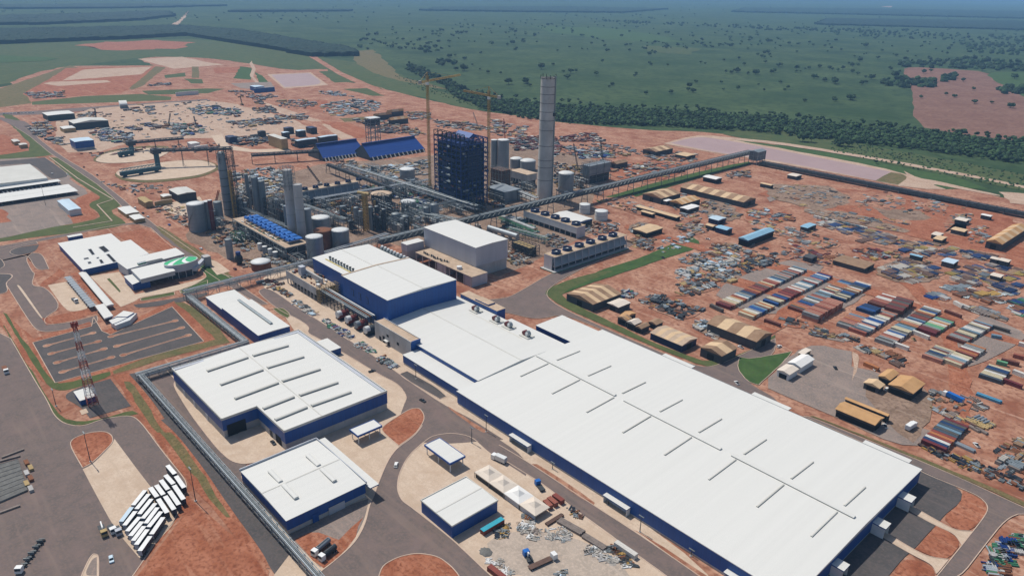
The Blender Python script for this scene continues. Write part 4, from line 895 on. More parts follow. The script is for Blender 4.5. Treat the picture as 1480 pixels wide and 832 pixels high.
# --- tanks
tank('storage_tank', 'large grey ringed tank beside the road at the left edge of the process area', 276, 300.5, 297, 336, 'tank_grey', 'tank_white', .15, 5)
tank('storage_tank', 'grey tank squeezed between the large ringed tank and the red one', 299, 310, 292, 331, 'tank_grey', 'tank_white', .15, 3, stair=False)
tank('storage_tank', 'slim dark red upright tank beside the large grey ringed tank', 306, 312.5, 290, 333, 'red_machine', 'tank_white', .2, 2, stair=False, n=14)
tank('storage_tank', 'dark grey tank between the red tank and the digester tower', 312, 324, 293, 321, 'tank_grey', 'steel', .1, 1, stair=False)
tank('storage_tank', 'grey tank with bright white roof right of the pale concrete towers', 453, 479, 317.5, 349, 'tank_grey', 'tank_white', .15, 3)
tank('storage_tank', 'brown rusty tank half hidden behind the two steel tanks', 456, 482, 336, 366, 'rust', 'rust', .05, 0, stair=False)
tank('storage_tank', 'shiny steel tank at the corner of the white-roofed blue hall', 446, 470, 345, 387, 'tank_steel', 'tank_white', .12, 4)
tank('storage_tank', 'shiny steel tank standing right of the corner steel tank', 482, 506.5, 335.5, 367, 'tank_steel', 'tank_white', .12, 3)
tank('storage_tank', 'grey fluted tank behind the blue storage hall yard', 578, 600, 246.5, 260, 'tank_grey', 'tank_white', .12, 2)
tank('storage_tank', 'dark grey tank with white roof left of the boiler house', 580, 602, 293.5, 309, 'tank_steel', 'tank_white', .16, 1)
tank('clarifier', 'wide low dark round clarifier left of the boiler house', 537, 567, 283, 297, 'dark_steel', 'beige_roof', .03, 0, 'clarifier', stair=False)
tank('storage_tank', 'pale round tank immediately right of the tall chimney', 806, 828.5, 252.5, 279, 'tank_grey', 'tank_white', .22, 1)
tank('storage_tank', 'smaller white tank of the pair behind the cooling tower', 836.8, 852.5, 297, 309.5, 'tank_white', 'tank_white', .05, 1, stair=False)
tank('storage_tank', 'larger white tank of the pair behind the cooling tower', 859, 878, 307, 319.5, 'tank_white', 'tank_white', .05, 1, stair=False)
tank('storage_tank', 'left of two white-domed tanks between boiler house and chimney', 737, 755, 231, 244, 'tank_grey', 'tank_white', .25, 0, stair=False)
tank('storage_tank', 'right-hand of two white-domed tanks between boiler house and chimney', 751.5, 774, 234.5, 248, 'tank_grey', 'tank_white', .25, 0, stair=False)
tank('silo', 'narrow white-topped silo touching the right tower crane', 709.5, 719, 203, 246, 'tank_steel', 'tank_white', .1, 2, 'silo', stair=False)
tank('silo', 'wide white-topped silo right of the narrow silo', 719, 735.5, 203.5, 248, 'tank_grey', 'tank_white', .1, 2, 'silo', stair=False)
tank('clarifier', 'low round tank with shiny white cone roof and brown wall by the road', 364.5, 392.5, 382, 393, 'rust', 'tank_white', .22, 0, 'tank', stair=False)
tank('storage_tank', 'grey upright tank with blue band near the round cone-roofed tank', 328.5, 338.5, 347, 375, 'tank_grey', 'steel', .05, 2, stair=False)
for i, (a_, c_, yt, yb) in enumerate(((373, 380, 352.5, 362), (380, 387.5, 357, 367), (388, 395, 360.5, 370), (395, 403, 365, 374.5))):
    tank('dosing_tank', 'small white upright tank, %s from the left in the row of four' % ordinal(i), a_, c_, yt, yb, 'tank_white' if i % 2 == 0 else 'tank_grey', 'tank_white', .15, 0, stair=False, n=14, group='small upright tanks by the evaporator')
for i, (xl, xr, yt, yb) in enumerate(((340.5, 352, 371, 383),)):
    u, v, r, h = cyl_px(xl, xr, yt, yb)
    t = thing('dosing_vessel', 'dark bulging vessel at the foot of the grey blue-banded tank', 'vessel', (u, v, 0)); part(t, 'shell', lambda b: b.lathe(u, v, [(r * .5, 0), (r, h * .4), (r, h * .8), (r * .6, h * 1.1), (.01, h * 1.2)], 'dark_steel', 18)); part(t, 'collar', lambda b: b.cyl(u, v, r * .62, h * 1.08, h * 1.45, 'frame_blue', 16))
# grouped vessels around the recovery area
for i, (xl, xr, yt, yb, m_) in enumerate(((512, 520, 301, 322, 'tank_grey'), (519, 526, 306, 326, 'tank_grey'), (534, 541, 300, 333, 'tank_steel'), (543, 549, 299, 334, 'dark_steel'), (553, 559, 303, 334, 'dark_steel'), (566, 580, 311, 333, 'tank_steel'), (581, 592, 314, 336, 'dark_steel'), (612, 621, 301, 321, 'tank_grey'), (622, 634, 297, 319, 'tank_grey'))):
    tank('process_vessel', 'upright grey process vessel, %s from left in the cluster before the boiler house' % ordinal(i), xl, xr, yt, yb, m_, 'steel', .3, 1, 'vessel', stair=False, n=14, group='vessels before the boiler house')
# horizontal white spheres / drums
for i, (x, y, rr_) in enumerate(((488, 314, 4.6), (587, 312, 3.2), (477.5, 312, 2.2))):
    u, v = P(x, y + 4, 0); z = 5.0
    t = thing('pressure_drum', 'pale rounded pressure drum, %s of three near the tanks' % ordinal(i), 'drum', (u, v, 0), group='pressure drums')
    part(t, 'shell', lambda b: b.lathe(u, v, [(.01, z - rr_), (rr_ * .7, z - rr_ * .7), (rr_, z), (rr_ * .7, z + rr_ * .7), (.01, z + rr_)], 'tank_white', 16))
    part(t, 'saddle', lambda b: b.box(u - rr_ * .6, u + rr_ * .6, v - rr_ * .6, v + rr_ * .6, 0, z - rr_ * .5, 'concrete_wall'))
# --- evaporator deck with blue fan hoods
ev_h = 12.0
u0, v0 = P(336, 316, ev_h); u1, v1 = P(446, 350.7, ev_h)
ev = thing('air_cooler', 'long raised steel deck carrying ten bright blue fan hoods', 'cooler', (u0, v0, 0))
part(ev, 'deck', lambda b: b.box(u0, u1, v0, v1, ev_h - .8, ev_h, 'steel', 'beige_roof'))
stuff(part(ev, 'frame', lambda b: frame(b, u0, u1, v0, v1, 0, ev_h - .8, 14, 2, 2, .5, 'galv')))
part(ev, 'wall', lambda b: b.box(u0 + 1, u1 - 1, v0 + 3, v1 - 3, 0, ev_h - 1, 'dark_steel'))
nh = 10; lu = (u1 - u0 - 16) / nh
for k in range(nh):
    x0 = u0 + 12 + k * lu
    fh = part(ev, 'fan_hood', lambda b: (b.box(x0, x0 + lu * .78, v0 + 6, v1 - 2, ev_h + 2.2, ev_h + 3.4, 'bright_blue'), [b.pipe((x0 + .5, v0 + 7.5 + j * 4.4, ev_h + 3.6), (x0 + lu * .7, v0 + 7.5 + j * 4.4, ev_h + 3.6), .9, 'bright_blue') for j in range(max(1, int((v1 - v0 - 9) / 4.4)))]))
    stuff(part(fh, 'legs', lambda b: [b.bar((x0 + a_ * lu * .7, v0 + 6.5 + c_ * (v1 - v0 - 9), ev_h), (x0 + a_ * lu * .7, v0 + 6.5 + c_ * (v1 - v0 - 9), ev_h + 2.2), .3, .3, 'galv') for a_ in (0, 1) for c_ in (0, .5, 1)]))
stuff(part(ev, 'pipework', lambda b: [b.pipe((u0 + 14 + i * 3, v0 + 2.5 + (i % 3), ev_h + .6), (u0 + 19 + i * 3, v0 + 3 + (i % 2), ev_h + .6 + (i % 3) * .5), .4, R.choice(['galv', 'white_paint', 'green_steel', 'rust'])) for i in range(24)]))
# --- cooling towers
def fan_ring(par, u, v, z, r):
    f = part(par, 'fan_cylinder', lambda b: b.lathe(u, v, [(r * 1.08, z), (r * .95, z + 1.0), (r, z + 2.6), (r * .9, z + 2.6), (r * .86, z + 1.0), (r * .9, z + .2)], 'navy', 20))
    part(f, 'fan_blades', lambda b: [b.bar((u, v, z + 1.2), (u + r * .85 * math.cos(a_ * 1.0472), v + r * .85 * math.sin(a_ * 1.0472), z + 1.2), 1.0, .12, 'steel') for a_ in range(6)])
    part(f, 'fan_disc', lambda b: b.cyl(u, v, r * .88, z + .3, z + .5, 'dark_void', 20))
    part(f, 'gearbox', lambda b: b.cyl(u, v, r * .2, z + .5, z + 1.9, 'white_paint', 10))
def ctower(label, L, Rr, h, fans, along, npan):
    u0, v0 = P(*L, h); u1, v1 = P(*Rr, h)
    t = thing('cooling_tower', label, 'cooling tower', (u0, v0, 0))
    if along == 'u':
        part(t, 'casing', lambda b: b.box(u0 + .2, u1 - .2, v0 + .2, v1 - .2, h * .42, h - .3, 'grey_clad'))
        panels(t, u0, u1, v0 + .2, v1, h * .42, h - .3, npan, 'tank_white', 'v', gap=.18); panels(t, u0, u1 - .2, v0 + .2, v1 - .2, .2, h - .3, 2, 'grey_clad', 'u', gap=.15)
        for k in range(npan + 1):
            x = u0 + .5 + (u1 - u0 - 1) * k / npan
            part(t, 'leg', lambda b: b.box(x - .3, x + .3, v0 + .3, v0 + .9, 0, h * .42 - .01, 'concrete_wall'))
        part(t, 'fill', lambda b: b.box(u0 + 1, u1 - 1, v0 + 3, v1 - .5, 0, h * .42 - .02, 'dark_steel'))
    else:
        part(t, 'casing', lambda b: b.box(u0 + .2, u1 - 3.0, v0 + .2, v1 - .2, 0, h - .3, 'grey_clad'))
        panels(t, u0, u1 - 3, v0 + .2, v1, .3, h - .3, 2, 'tank_white', 'v', gap=.2)
        part(t, 'louvre', lambda b: b.add([(u1 - 2.9, v0 + .5, h - 2.5), (u1 + .8, v0 + .5, h * .38), (u1 + .8, v1 - .5, h * .38), (u1 - 2.9, v1 - .5, h - 2.5)], [(0, 1, 2, 3)], 'tank_grey'))
        part(t, 'louvre', lambda b: b.box(u1 - 2.0, u1 + .2, v0 + .5, v1 - .5, h * .34, h * .37, 'tank_white'))
        part(t, 'fill', lambda b: b.box(u1 - 2.98, u1 - 2.0, v0 + .5, v1 - .5, .3, h * .36, 'dark_steel'))
        for k in range(npan + 1):
            y = v0 + .6 + (v1 - v0 - 1.2) * k / npan
            part(t, 'leg', lambda b: b.bar((u1 + .6, y, 0), (u1 - .6, y, h * .9), .45, .45, 'grey_clad'))
        part(t, 'basin', lambda b: b.box(u0 - 2, u1 + 2.5, v0 - 2.2, v1 + 1, 0, 1.0, 'green_steel', 'concrete_wall'))
    part(t, 'deck', lambda b: b.box(u0, u1, v0, v1, h - .29, h, 'tank_white', 'beige_roof'))
    n = len(fans)
    for (x, y) in fans:
        fu, fv = P(x, y, h + 1.3)
        if along == 'u': fv = (v0 + v1) / 2
        else: fu = (u0 + u1) / 2
        fan_ring(t, fu, fv, h, min(abs(v1 - v0), abs(u1 - u0)) * .36 if along == 'u' else abs(u1 - u0) * .33)
    stuff(part(t, 'railing', lambda b: (b.bar((u0, v0, h + 1), (u1, v0, h + 1), .12, .12, 'yellow_paint'), b.bar((u1, v0, h + 1), (u1, v1, h + 1), .12, .12, 'yellow_paint'))))
ctower('near cooling tower with louvred long side and six blue fans', (786.3, 366.3), (906.6, 339.3), 13.2, [(720 + x / 3.6975, 200 + y / 3.6975) for x, y in ((308, 605), (370, 588), (432, 568), (490, 549), (550, 529), (608, 512))], 'v', 11)
ctower('middle cooling tower with white panelled side and five blue fans', (756.5, 304), (846.6, 325.2), 11.0, [(720 + x / 3.6975, 200 + y / 3.6975) for x, y in ((193, 385), (247, 402), (302, 419), (357, 436), (412, 455))], 'u', 10)
ctower('far white cooling tower with a row of dark fans behind the concrete towers', (409, 278), (520, 262), 15.5, [(424, 273.5), (437, 271), (451.5, 268), (467, 265), (483, 262.5), (497.8, 259.5), (512.3, 256.5)], 'v', 11)
# --- pump shed between the cooling towers
u0, v0 = P(*Q(720, 200, 290, 402), 7); u1, v1 = P(*Q(720, 200, 505, 425), 7)
hall('pump_shed', 'white-roofed open shed with blue fascia behind the middle cooling tower', 'shed', u0, u1, v0, v1, 6.2, .8, 'u', base=5.0, basem='dark_steel', ridge=False)
# --- long conveyor gallery and pipe bridges
def gallery(name, label, p, q, z, w, hgt, m, step, legs=True, top=None, cat='conveyor', tiers=1):
    p3, q3 = Vector((*p, z)), Vector((*q, z if not isinstance(z, tuple) else z[1]))
    t = thing(name, label, cat, (p[0], p[1], 0))
    d = (q3 - p3); L = d.length; d.normalize(); a = d.cross(Vector((0, 0, 1))).normalized()
    part(t, 'floor', lambda b: b.bar(p3, q3, w, .35, 'dark_steel'))
    part(t, 'roof', lambda b: b.bar(p3 + Vector((0, 0, hgt)), q3 + Vector((0, 0, hgt)), w * .5, .25, top or m))
    n = max(2, int(L / step))
    stuff(part(t, 'truss', lambda b: [(b.bar(p3 + d * (L * i / n) + a * s * w / 2, p3 + d * (L * i / n) + a * s * w / 2 + Vector((0, 0, hgt)), .4, .4, m), b.bar(p3 + d * (L * i / n) + a * s * w / 2, p3 + d * (L * (i + 1) / n) + a * s * w / 2 + Vector((0, 0, hgt)), .35, .35, m), b.bar(p3 + d * (L * i / n) + a * s * w / 2 + Vector((0, 0, hgt)), p3 + d * (L * (i + 1) / n) + a * s * w / 2 + Vector((0, 0, hgt)), .35, .35, m), b.bar(p3 + d * (L * i / n) - a * w / 2 + Vector((0, 0, hgt)), p3 + d * (L * i / n) + a * w / 2 + Vector((0, 0, hgt)), .3, .3, m)) for i in range(n) for s in (-1, 1)]))
    part(t, 'belt_housing', lambda b: b.bar(p3 + Vector((0, 0, hgt * .35)), q3 + Vector((0, 0, hgt * .35)), w * .6, hgt * .5, 'gallery_grey'))
    if legs:
        for i in range(0, n + 1, 4):
            c = p3 + d * (L * i / n)
            part(t, 'trestle', lambda b: (b.bar((c.x, c.y, z - .1) if False else c + a * w * .45, Vector((c.x, c.y, 0)) + a * w * .7, .5, .5, m), b.bar(c - a * w * .45, Vector((c.x, c.y, 0)) - a * w * .7, .5, .5, m), b.bar(Vector((c.x, c.y, c.z * .5)) + a * w * .6, Vector((c.x, c.y, c.z * .5)) - a * w * .6, .4, .4, m)))
    return t
p, q = P(548, 352, 11.5), P(1085, 222, 11.5)
vm = (p[0] + q[0]) / 2
gallery('conveyor_gallery', 'long straight conveyor gallery on trestles running past the chimney to the reservoir', (vm, p[1]), (vm, q[1]), 11.5, 7.0, 4.5, 'steel', 6.5)
u, v = P(1094, 230, 6)
t = thing('transfer_tower', 'grey transfer tower at the far end of the conveyor gallery', 'tower', (u, v, 0))
part(t, 'wall', lambda b: b.box(u - 6, u + 6, v - 10, v + 10, 6, 17, 'steel')); stuff(part(t, 'frame', lambda b: frame(b, u - 6.2, u + 6.2, v - 10.2, v + 10.2, 0, 17.3, 2, 3, 3, .5, 'galv'))); part(t, 'roof', lambda b: b.gable(u - 6.6, u + 6.6, v - 10.6, v + 10.6, 17.3, 19, 'galv', 'v'))
p, q = P(1100, 236, 3), P(1560, 322, 3)
gallery('pipe_conveyor', 'long low conveyor running right from the transfer tower along the reservoir', p, (q[0], p[1]), 2.6, 9, 3.2, 'dark_steel', 9)
# --- stubby blocks between
def block(name, label, L, Rr, h, m='grey_clad', roof='beige_roof', cat='building', base=None, fr=None):
    u0, v0 = P(*L, h); u1, v1 = P(*Rr, h)
    t = thing(name, label, cat, (u0, v0, 0))
    part(t, 'wall', lambda b: b.box(u0, u1, v0, v1, 0 if base is None else base, h - .2, m))
    part(t, 'roof', lambda b: b.box(u0 - .3, u1 + .3, v0 - .3, v1 + .3, h - .19, h + .1, roof))
    if base: 
        part(t, 'lower_wall', lambda b: b.box(u0 + 1, u1 - 1, v0 + 1, v1 - 1, 0, base, 'dark_steel'))
        for k in range(7): part(t, 'column', lambda b: b.box(u0 + (u1 - u0 - .6) * k / 6, u0 + (u1 - u0 - .6) * k / 6 + .6, v0 + .1, v0 + .7, 0, base - .01, 'concrete_wall'))
    if fr: stuff(part(t, 'frame', lambda b: frame(b, u0 - .6, u1 + .6, v0 - .6, v1 + .6, 0, h + fr, 4, 3, 4, .35, 'steel')))
    return t
block('turbine_hall', 'pale concrete turbine block with beige flat roof left of the chimney', (737, 246), (776, 250), 15, 'concrete_wall', 'beige_roof', base=7)
block('precipitator', 'grey metal precipitator block behind the conveyor, right of the chimney', (842, 238), (883, 234), 22, 'tank_grey', 'tank_grey', 'filter', base=10, fr=2)
block('grey_shed', 'blue-grey panelled shed at the foot of the right tower crane', (703, 270), (752, 273), 12, 'tank_steel', 'tank_grey', base=None)
block('ash_silo_block', 'brown-grey scaffolded block between the crane and the pale turbine block', (709, 243), (738, 245), 24, 'brown_steel', 'brown_steel', 'block', fr=2)
# long steel-and-concrete block on the street with scaffold end
u0, v0 = P(413, 391, 11.0); u1, v1 = P(490, 408, 11.0)
sbk = thing('chemical_block', 'long concrete-panelled block with cluttered open roof on the factory street', 'building', (u0, v0, 0))
part(sbk, 'slab', lambda b: b.box(u0, u1, v0 + .2, v1, 5.6, 6.2, 'concrete_wall'))
panels(sbk, u0, u1, v0 + .2, v1, 5.6, 11.5, 9, 'concrete_wall', 'v', t=.3, gap=.15)
part(sbk, 'roof', lambda b: b.box(u0 + .2, u1 - .2, v0 + .4, v1, 9.4, 9.8, 'dark_steel', 'beige_roof'))
for k in range(10): part(sbk, 'column', lambda b: b.box(u0 + (u1 - u0 - .7) * k / 9, u0 + (u1 - u0 - .7) * k / 9 + .7, v0 + .4, v0 + 1.1, 0, 5.59, 'concrete_wall'))
part(sbk, 'inner_wall', lambda b: b.box(u0 + 1, u1 - 1, v0 + 4, v1 - 1, 0, 5.58, 'dark_steel'))
stuff(part(sbk, 'scaffold', lambda b: frame(b, u1 + .4, u1 + 5, v0, v1, 0, 13, 2, 5, 6, .22, 'tan_paint')))
for k in range(30):
    x, y, w = R.uniform(u0 + 2, u1 - 4), R.uniform(v0 + 3, v1 - 3), R.uniform(.8, 2.2)
    stuff(part(sbk, 'roof_equipment', lambda b: b.box(x, x + w * 1.6, y, y + w, 9.8, 9.8 + w, R.choice(['steel', 'galv', 'rust', 'dark_steel', 'white_paint', 'red_machine']))))
part(sbk, 'roof_wall', lambda b: b.box(u0 + 12, u1 - 8, v0 + 9, v0 + 10.5, 9.8, 14, 'concrete_wall')); part(sbk, 'roof_tower', lambda b: b.box(u0 + 11, u0 + 16, v0 + 5, v0 + 9, 9.8, 17, 'grey_clad'))
# --- effect bodies / steam drums beside the panel block
for i in range(4):
    u, v = P(495 + i * 13.5, 452 + i * 7.4, 4.2)
    t = thing('press_unit', 'red and grey drum machine, %s of four below the tall blue hall' % ordinal(i), 'machine', (u, v, 0), group='drum machines below the blue hall')
    part(t, 'drum', lambda b: b.pipe((u, v - 4, 3.2), (u, v + 4, 3.2), 2.9, 'red_machine' if i < 3 else 'dark_steel', 16))
    part(t, 'hood', lambda b: b.pipe((u + .3, v - 4.6, 4.2), (u + .3, v - 1.5, 4.2), 2.5, 'tank_white' if i != 2 else 'tank_grey', 16))
    part(t, 'base', lambda b: b.box(u - 3, u + 3, v - 4, v + 4, 0, 1.2, 'dark_steel'))
ug, vg = P(490, 418, 9)
t = thing('pipe_deck', 'dark steel pipe deck running along the foot of the tall blue hall', 'pipe rack', (ug, vg, 0))
stuff(part(t, 'frame', lambda b: frame(b, -465, -402, vv0 - 9, vv0 - 1, 0, 9, 12, 2, 2, .35, 'dark_steel')))
for k in range(5): part(t, 'pipe', lambda b: b.pipe((-466, vv0 - 8 + k * 1.5, 9.5), (-401, vv0 - 8 + k * 1.5, 9.5), .4, ['galv', 'steel', 'rust', 'galv', 'white_paint'][k]))
# --- blue chip storage hall
def chip_store(label, a, c, d, e):
    """a,c ridge ends (bearings at ridge height), d,e eave ends nearest the camera"""
    hr = 18.0
    ea, ec = P(*d, 4.0), P(*e, 4.0)
    dd = Vector((ec[0] - ea[0], ec[1] - ea[1], 0)).normalized(); pp = Vector((-dd.y, dd.x, 0))
    if pp.x * ea[0] + pp.y * ea[1] < 0: pp = -pp
    w = 21.0
    ra, rc = (ea[0] + pp.x * w + dd.x * 2, ea[1] + pp.y * w + dd.y * 2), (ec[0] + pp.x * w - dd.x * 2, ec[1] + pp.y * w - dd.y * 2)
    t = thing('chip_store', label, 'storage hall', (ra[0], ra[1], 0))
    fa, fc = (ea[0] + pp.x * 2 * w, ea[1] + pp.y * 2 * w), (ec[0] + pp.x * 2 * w, ec[1] + pp.y * 2 * w)
    part(t, 'roof', lambda b: (b.add([(*ea, 4), (*ec, 4), (*rc, hr), (*ra, hr)], [(0, 1, 2, 3)], 'store_blue'), b.add([(*fa, 4), (*fc, 4), (*rc, hr), (*ra, hr)], [(3, 2, 1, 0)], 'store_blue')))
    part(t, 'gable_wall', lambda b: b.add([(*ea, 0), (*fa, 0), (*fa, 4), (*ra, hr), (*ea, 4)], [(0, 1, 2, 3, 4)], 'dark_steel'))
    part(t, 'gable_wall', lambda b: b.add([(*ec, 0), (*fc, 0), (*fc, 4), (*rc, hr), (*ec, 4)], [(4, 3, 2, 1, 0)], 'dark_steel'))
    part(t, 'plinth', lambda b: b.bar((ea[0], ea[1], 2), (ec[0], ec[1], 2), .6, 4, 'dark_steel'))
    n = 13; out = Vector((ea[0] - ra[0], ea[1] - ra[1], 0)).normalized()
    for k in range(n):
        x, y = ea[0] + (ec[0] - ea[0]) * (k + .5) / n, ea[1] + (ec[1] - ea[1]) * (k + .5) / n
        part(t, 'buttress', lambda b: b.bar((x, y, 4.2), (x + out.x * 5, y + out.y * 5, 0), 1.0, 1.6, 'concrete_wall'))
    part(t, 'ridge_gallery', lambda b: b.bar((*ra, hr + .8), (*rc, hr + .8), 3, 1.6, 'frame_blue'))
chip_store('shorter left half of the bright blue steep-roofed chip storage hall', (462, 207.5), (524, 201.5), (467, 229), (529, 220))
chip_store('longer right half of the bright blue steep-roofed chip storage hall', (531, 203), (608, 194.5), (535, 228), (614, 215))
u, v = P(540, 206, 0)
t = thing('head_house', 'grey transfer head house standing between the blue storage hall halves', 'tower', (u, v, 0))
stuff(part(t, 'frame', lambda b: frame(b, u - 7, u + 7, v - 8, v + 8, 0, 36, 2, 2, 5, .7, 'steel'))); part(t, 'cabin', lambda b: b.box(u - 7, u + 7, v - 8, v + 8, 26, 34, 'dark_steel', 'tank_white')); part(t, 'roof', lambda b: b.box(u - 8, u + 8, v - 9, v + 9, 36, 36.6, 'tank_white'))
# ================================================================ PIPE RACKS, GATE, OFFICES, LEFT SIDE
def rack(label, p, q, z1, z2, w, npipe, m='galv', step=6.0, pm='silver', pr=.32):
    p, q = Vector((*p, 0)), Vector((*q, 0)); d = (q - p); L = d.length; d.normalize(); a = d.cross(Vector((0, 0, 1))).normalized()
    t = thing('pipe_rack', label, 'pipe rack', p)
    n = max(2, int(L / step)); zs = (z1, z2)
    def fr(b):
        for i in range(n + 1):
            c = p + d * (L * i / n)
            for s in (-1, 1): b.bar(c + a * s * w / 2, c + a * s * w / 2 + Vector((0, 0, z2)), .3, .3, m)
            for z in zs: b.bar(c - a * w * .6 + Vector((0, 0, z)), c + a * w * .6 + Vector((0, 0, z)), .3, .3, m)
            if i < n and i % 2 == 0: b.bar(c + a * w / 2, p + d * (L * (i + 1) / n) + a * w / 2 + Vector((0, 0, z2)), .18, .18, m)
        for z in zs:
            for s in (-1, 1): b.bar(p + a * s * w / 2 + Vector((0, 0, z - .2)), q + a * s * w / 2 + Vector((0, 0, z - .2)), .28, .28, m)
    stuff(part(t, 'frame', fr))
    for z in zs:
        for k in range(npipe):
            o_ = a * (w * (-.42 + .84 * k / max(1, npipe - 1))); r_ = pr * R.choice([.35, .5, .8])
            part(t, 'pipe', lambda b: b.pipe(p + o_ + Vector((0, 0, z + .15 + r_)), q + o_ + Vector((0, 0, z + .15 + r_)), r_, R.choice([pm, pm, 'galv', 'steel', 'white_paint'])))
    return t
zt = 5.5
c0, c1, c2, c3, c4 = P(204, 541, zt), P(472, 836, zt), P(357, 491, zt), P(279, 424, zt), P(449, 374, zt)
rack('silver pipe rack running down the foreground past the workshop', c0, (c1[0], c0[1]), 3.0, 5.2, 2.9, 5)
rack('pipe rack along the far edge of the L-shaped warehouse', (c0[0] - 2.5, c0[1] - 2), (c0[0] - 2.5, c2[1]), 3.0, 5.2, 3.6, 6)
rack('pipe rack between the car park and the single-vent building', (c0[0] - 4, c2[1] - 1), (c3[0], c2[1] - 1), 3.0, 5.2, 3.6, 6)
rack('pipe rack crossing the road toward the tall blue hall', (c3[0] - 2.5, c2[1] - 3), (c3[0] - 2.5, c4[1] + 8), 5.0, 8.0, 5.5, 7, step=8)
rack('pipe rack running through the tanks behind the blue halls', P(452, 371, 9), P(560, 338, 9), 6, 9.5, 6, 7, 'steel', 8)
rack('pipe rack from the cooling tower to the boiler house', P(500, 240, 8), P(690, 300, 8), 6, 10, 7, 8, 'steel', 9, 'galv')
rack('pipe rack in front of the recovery vessels', P(590, 305, 8), P(660, 318, 8), 6, 9, 7, 8, 'steel', 8, 'galv')
rack('pipe rack behind the dark round clarifier', P(455, 290, 8), P(620, 262, 8), 6, 10, 7, 8, 'steel', 9, 'galv')
rack('pipe rack behind the blue fan row', P(352, 302, 10), P(424, 332, 10), 7, 11, 6, 6, 'dark_steel', 8, 'galv')
rack('pipe rack between the concrete towers and the far cooling tower', P(424, 292, 9), P(500, 318, 9), 6, 10, 6, 6, 'steel', 8, 'galv')
rack('pipe rack along the front of the boiler house', P(560, 318, 9), P(700, 278, 9), 6, 10, 6, 6, 'steel', 8, 'galv')
rack('pipe rack from the silos to the chimney', P(712, 262, 9), P(776, 288, 9), 6, 10, 6, 6, 'dark_steel', 8, 'galv')
rack('pipe rack leading to the middle cooling tower', P(735, 330, 5), P(790, 345, 5), 3.5, 6, 5, 5, 'green_steel', 7, 'green_steel')
rack('green pipe rack beside the tall pale hall', P(722, 312, 6), P(772, 332, 6), 4, 7, 8, 7, 'green_steel', 7, 'green_steel')
u, v = P(706, 330, 4); u2, v2 = P(748, 343, 4)
t = thing('steam_duct', 'fat silver duct lying beside the tall pale hall', 'duct', (u, v, 0)); part(t, 'shell', lambda b: b.pipe((u, v, 5), (u2, v2, 5), 2.4, 'silver', 16)); stuff(part(t, 'saddles', lambda b: [b.box(u + (u2 - u) * k / 4 - .6, u + (u2 - u) * k / 4 + .6, v + (v2 - v) * k / 4 - 2, v + (v2 - v) * k / 4 + 2, 0, 3.2, 'concrete_wall') for k in range(5)]))
u, v = P(740, 348, 8); b0 = P(748, 362, 8)
t = thing('transformer_frame', 'dark steel frame of equipment right of the tall pale hall', 'frame', (u, v, 0)); stuff(part(t, 'frame', lambda b: frame(b, u, u + 26, v - 4, v + 9, 0, 9, 6, 3, 3, .4, 'dark_steel'))); part(t, 'core', lambda b: b.box(u + 2, u + 24, v - 1, v + 7, 0, 7.5, 'dark_steel', 'tan_paint'))
# --- red and white telecom mast with hut
mu, mv = P(134, 584); mh = solve_h(mu, mv, 466)
t = thing('telecom_mast', 'tall red and white lattice telecom mast beside the car park', 'mast', (mu, mv, 0))
def mast_w(z): return 5.2 - 3.8 * z / mh
for k in range(9):
    za, zb = mh * k / 9, mh * (k + 1) / 9; mm = 'mast_red' if k % 2 == 0 else 'white_paint'
    def seg(b):
        for j in range(3):
            z0_, z1_ = za + (zb - za) * j / 3, za + (zb - za) * (j + 1) / 3; w0, w1 = mast_w(z0_) / 2, mast_w(z1_) / 2
            cs0 = [(mu + sx * w0, mv + sy * w0, z0_) for sx, sy in ((-1, -1), (1, -1), (1, 1), (-1, 1))]; cs1 = [(mu + sx * w1, mv + sy * w1, z1_) for sx, sy in ((-1, -1), (1, -1), (1, 1), (-1, 1))]
            for i in range(4): b.bar(cs0[i], cs1[i], .22, .22, mm); b.bar(cs0[i], cs1[(i + 1) % 4], .11, .11, mm); b.bar(cs0[(i + 1) % 4], cs1[i], .11, .11, mm); b.bar(cs1[i], cs1[(i + 1) % 4], .11, .11, mm)
    part(t, 'mast_section', seg)
for k in range(6):
    an_ = k * 1.05; part(t, 'antenna', lambda b: b.box(mu + 1.6 * math.cos(an_) - .25, mu + 1.6 * math.cos(an_) + .25, mv + 1.6 * math.sin(an_) - .25, mv + 1.6 * math.sin(an_) + .25, mh - 2.5, mh + .3, 'mast_red'))
part(t, 'cable_ladder', lambda b: b.bar((mu + .5, mv, 0), (mu + .3, mv, mh), .4, .12, 'galv'))
u0, v0 = P(106.8, 565.5, 3.4); u1, v1 = P(137, 572, 3.4)
hall('equipment_hut', 'small white-roofed blue hut at the foot of the telecom mast', 'hut', u0, u1, v0, v1, 3.2, 0)
# --- gatehouse
def prism_px(par, name, px, z0, z1, m, top):
    pts = [P(*p, z1) for p in px]; return part(par, name, lambda b: b.prism(pts, z0, z1, m, top))
gt = thing('gatehouse', 'angular white and blue gatehouse at the corner of the car park', 'gatehouse', (*P(170, 465), 0))
prism_px(gt, 'wall', W4(*T4, [(785, 662), (835, 640), (930, 605), (972, 603), (925, 652), (822, 690)]), 0, 3.6, 'tank_white', 'tank_white')
prism_px(gt, 'window_band', W4(*T4, [(782, 664), (834, 642), (929, 603), (976, 603), (927, 655), (821, 694)]), 1.0, 2.2, 'blue_clad', 'blue_clad')
prism_px(gt, 'roof', W4(*T4, [(800, 640), (880, 585), (955, 598), (905, 628), (835, 625)]), 3.7, 4.5, 'blue_clad', 'white_roof')
prism_px(gt, 'roof', W4(*T4, [(775, 655), (830, 632), (910, 632), (840, 665), (800, 680)]), 3.65, 4.0, 'blue_clad', 'white_roof')
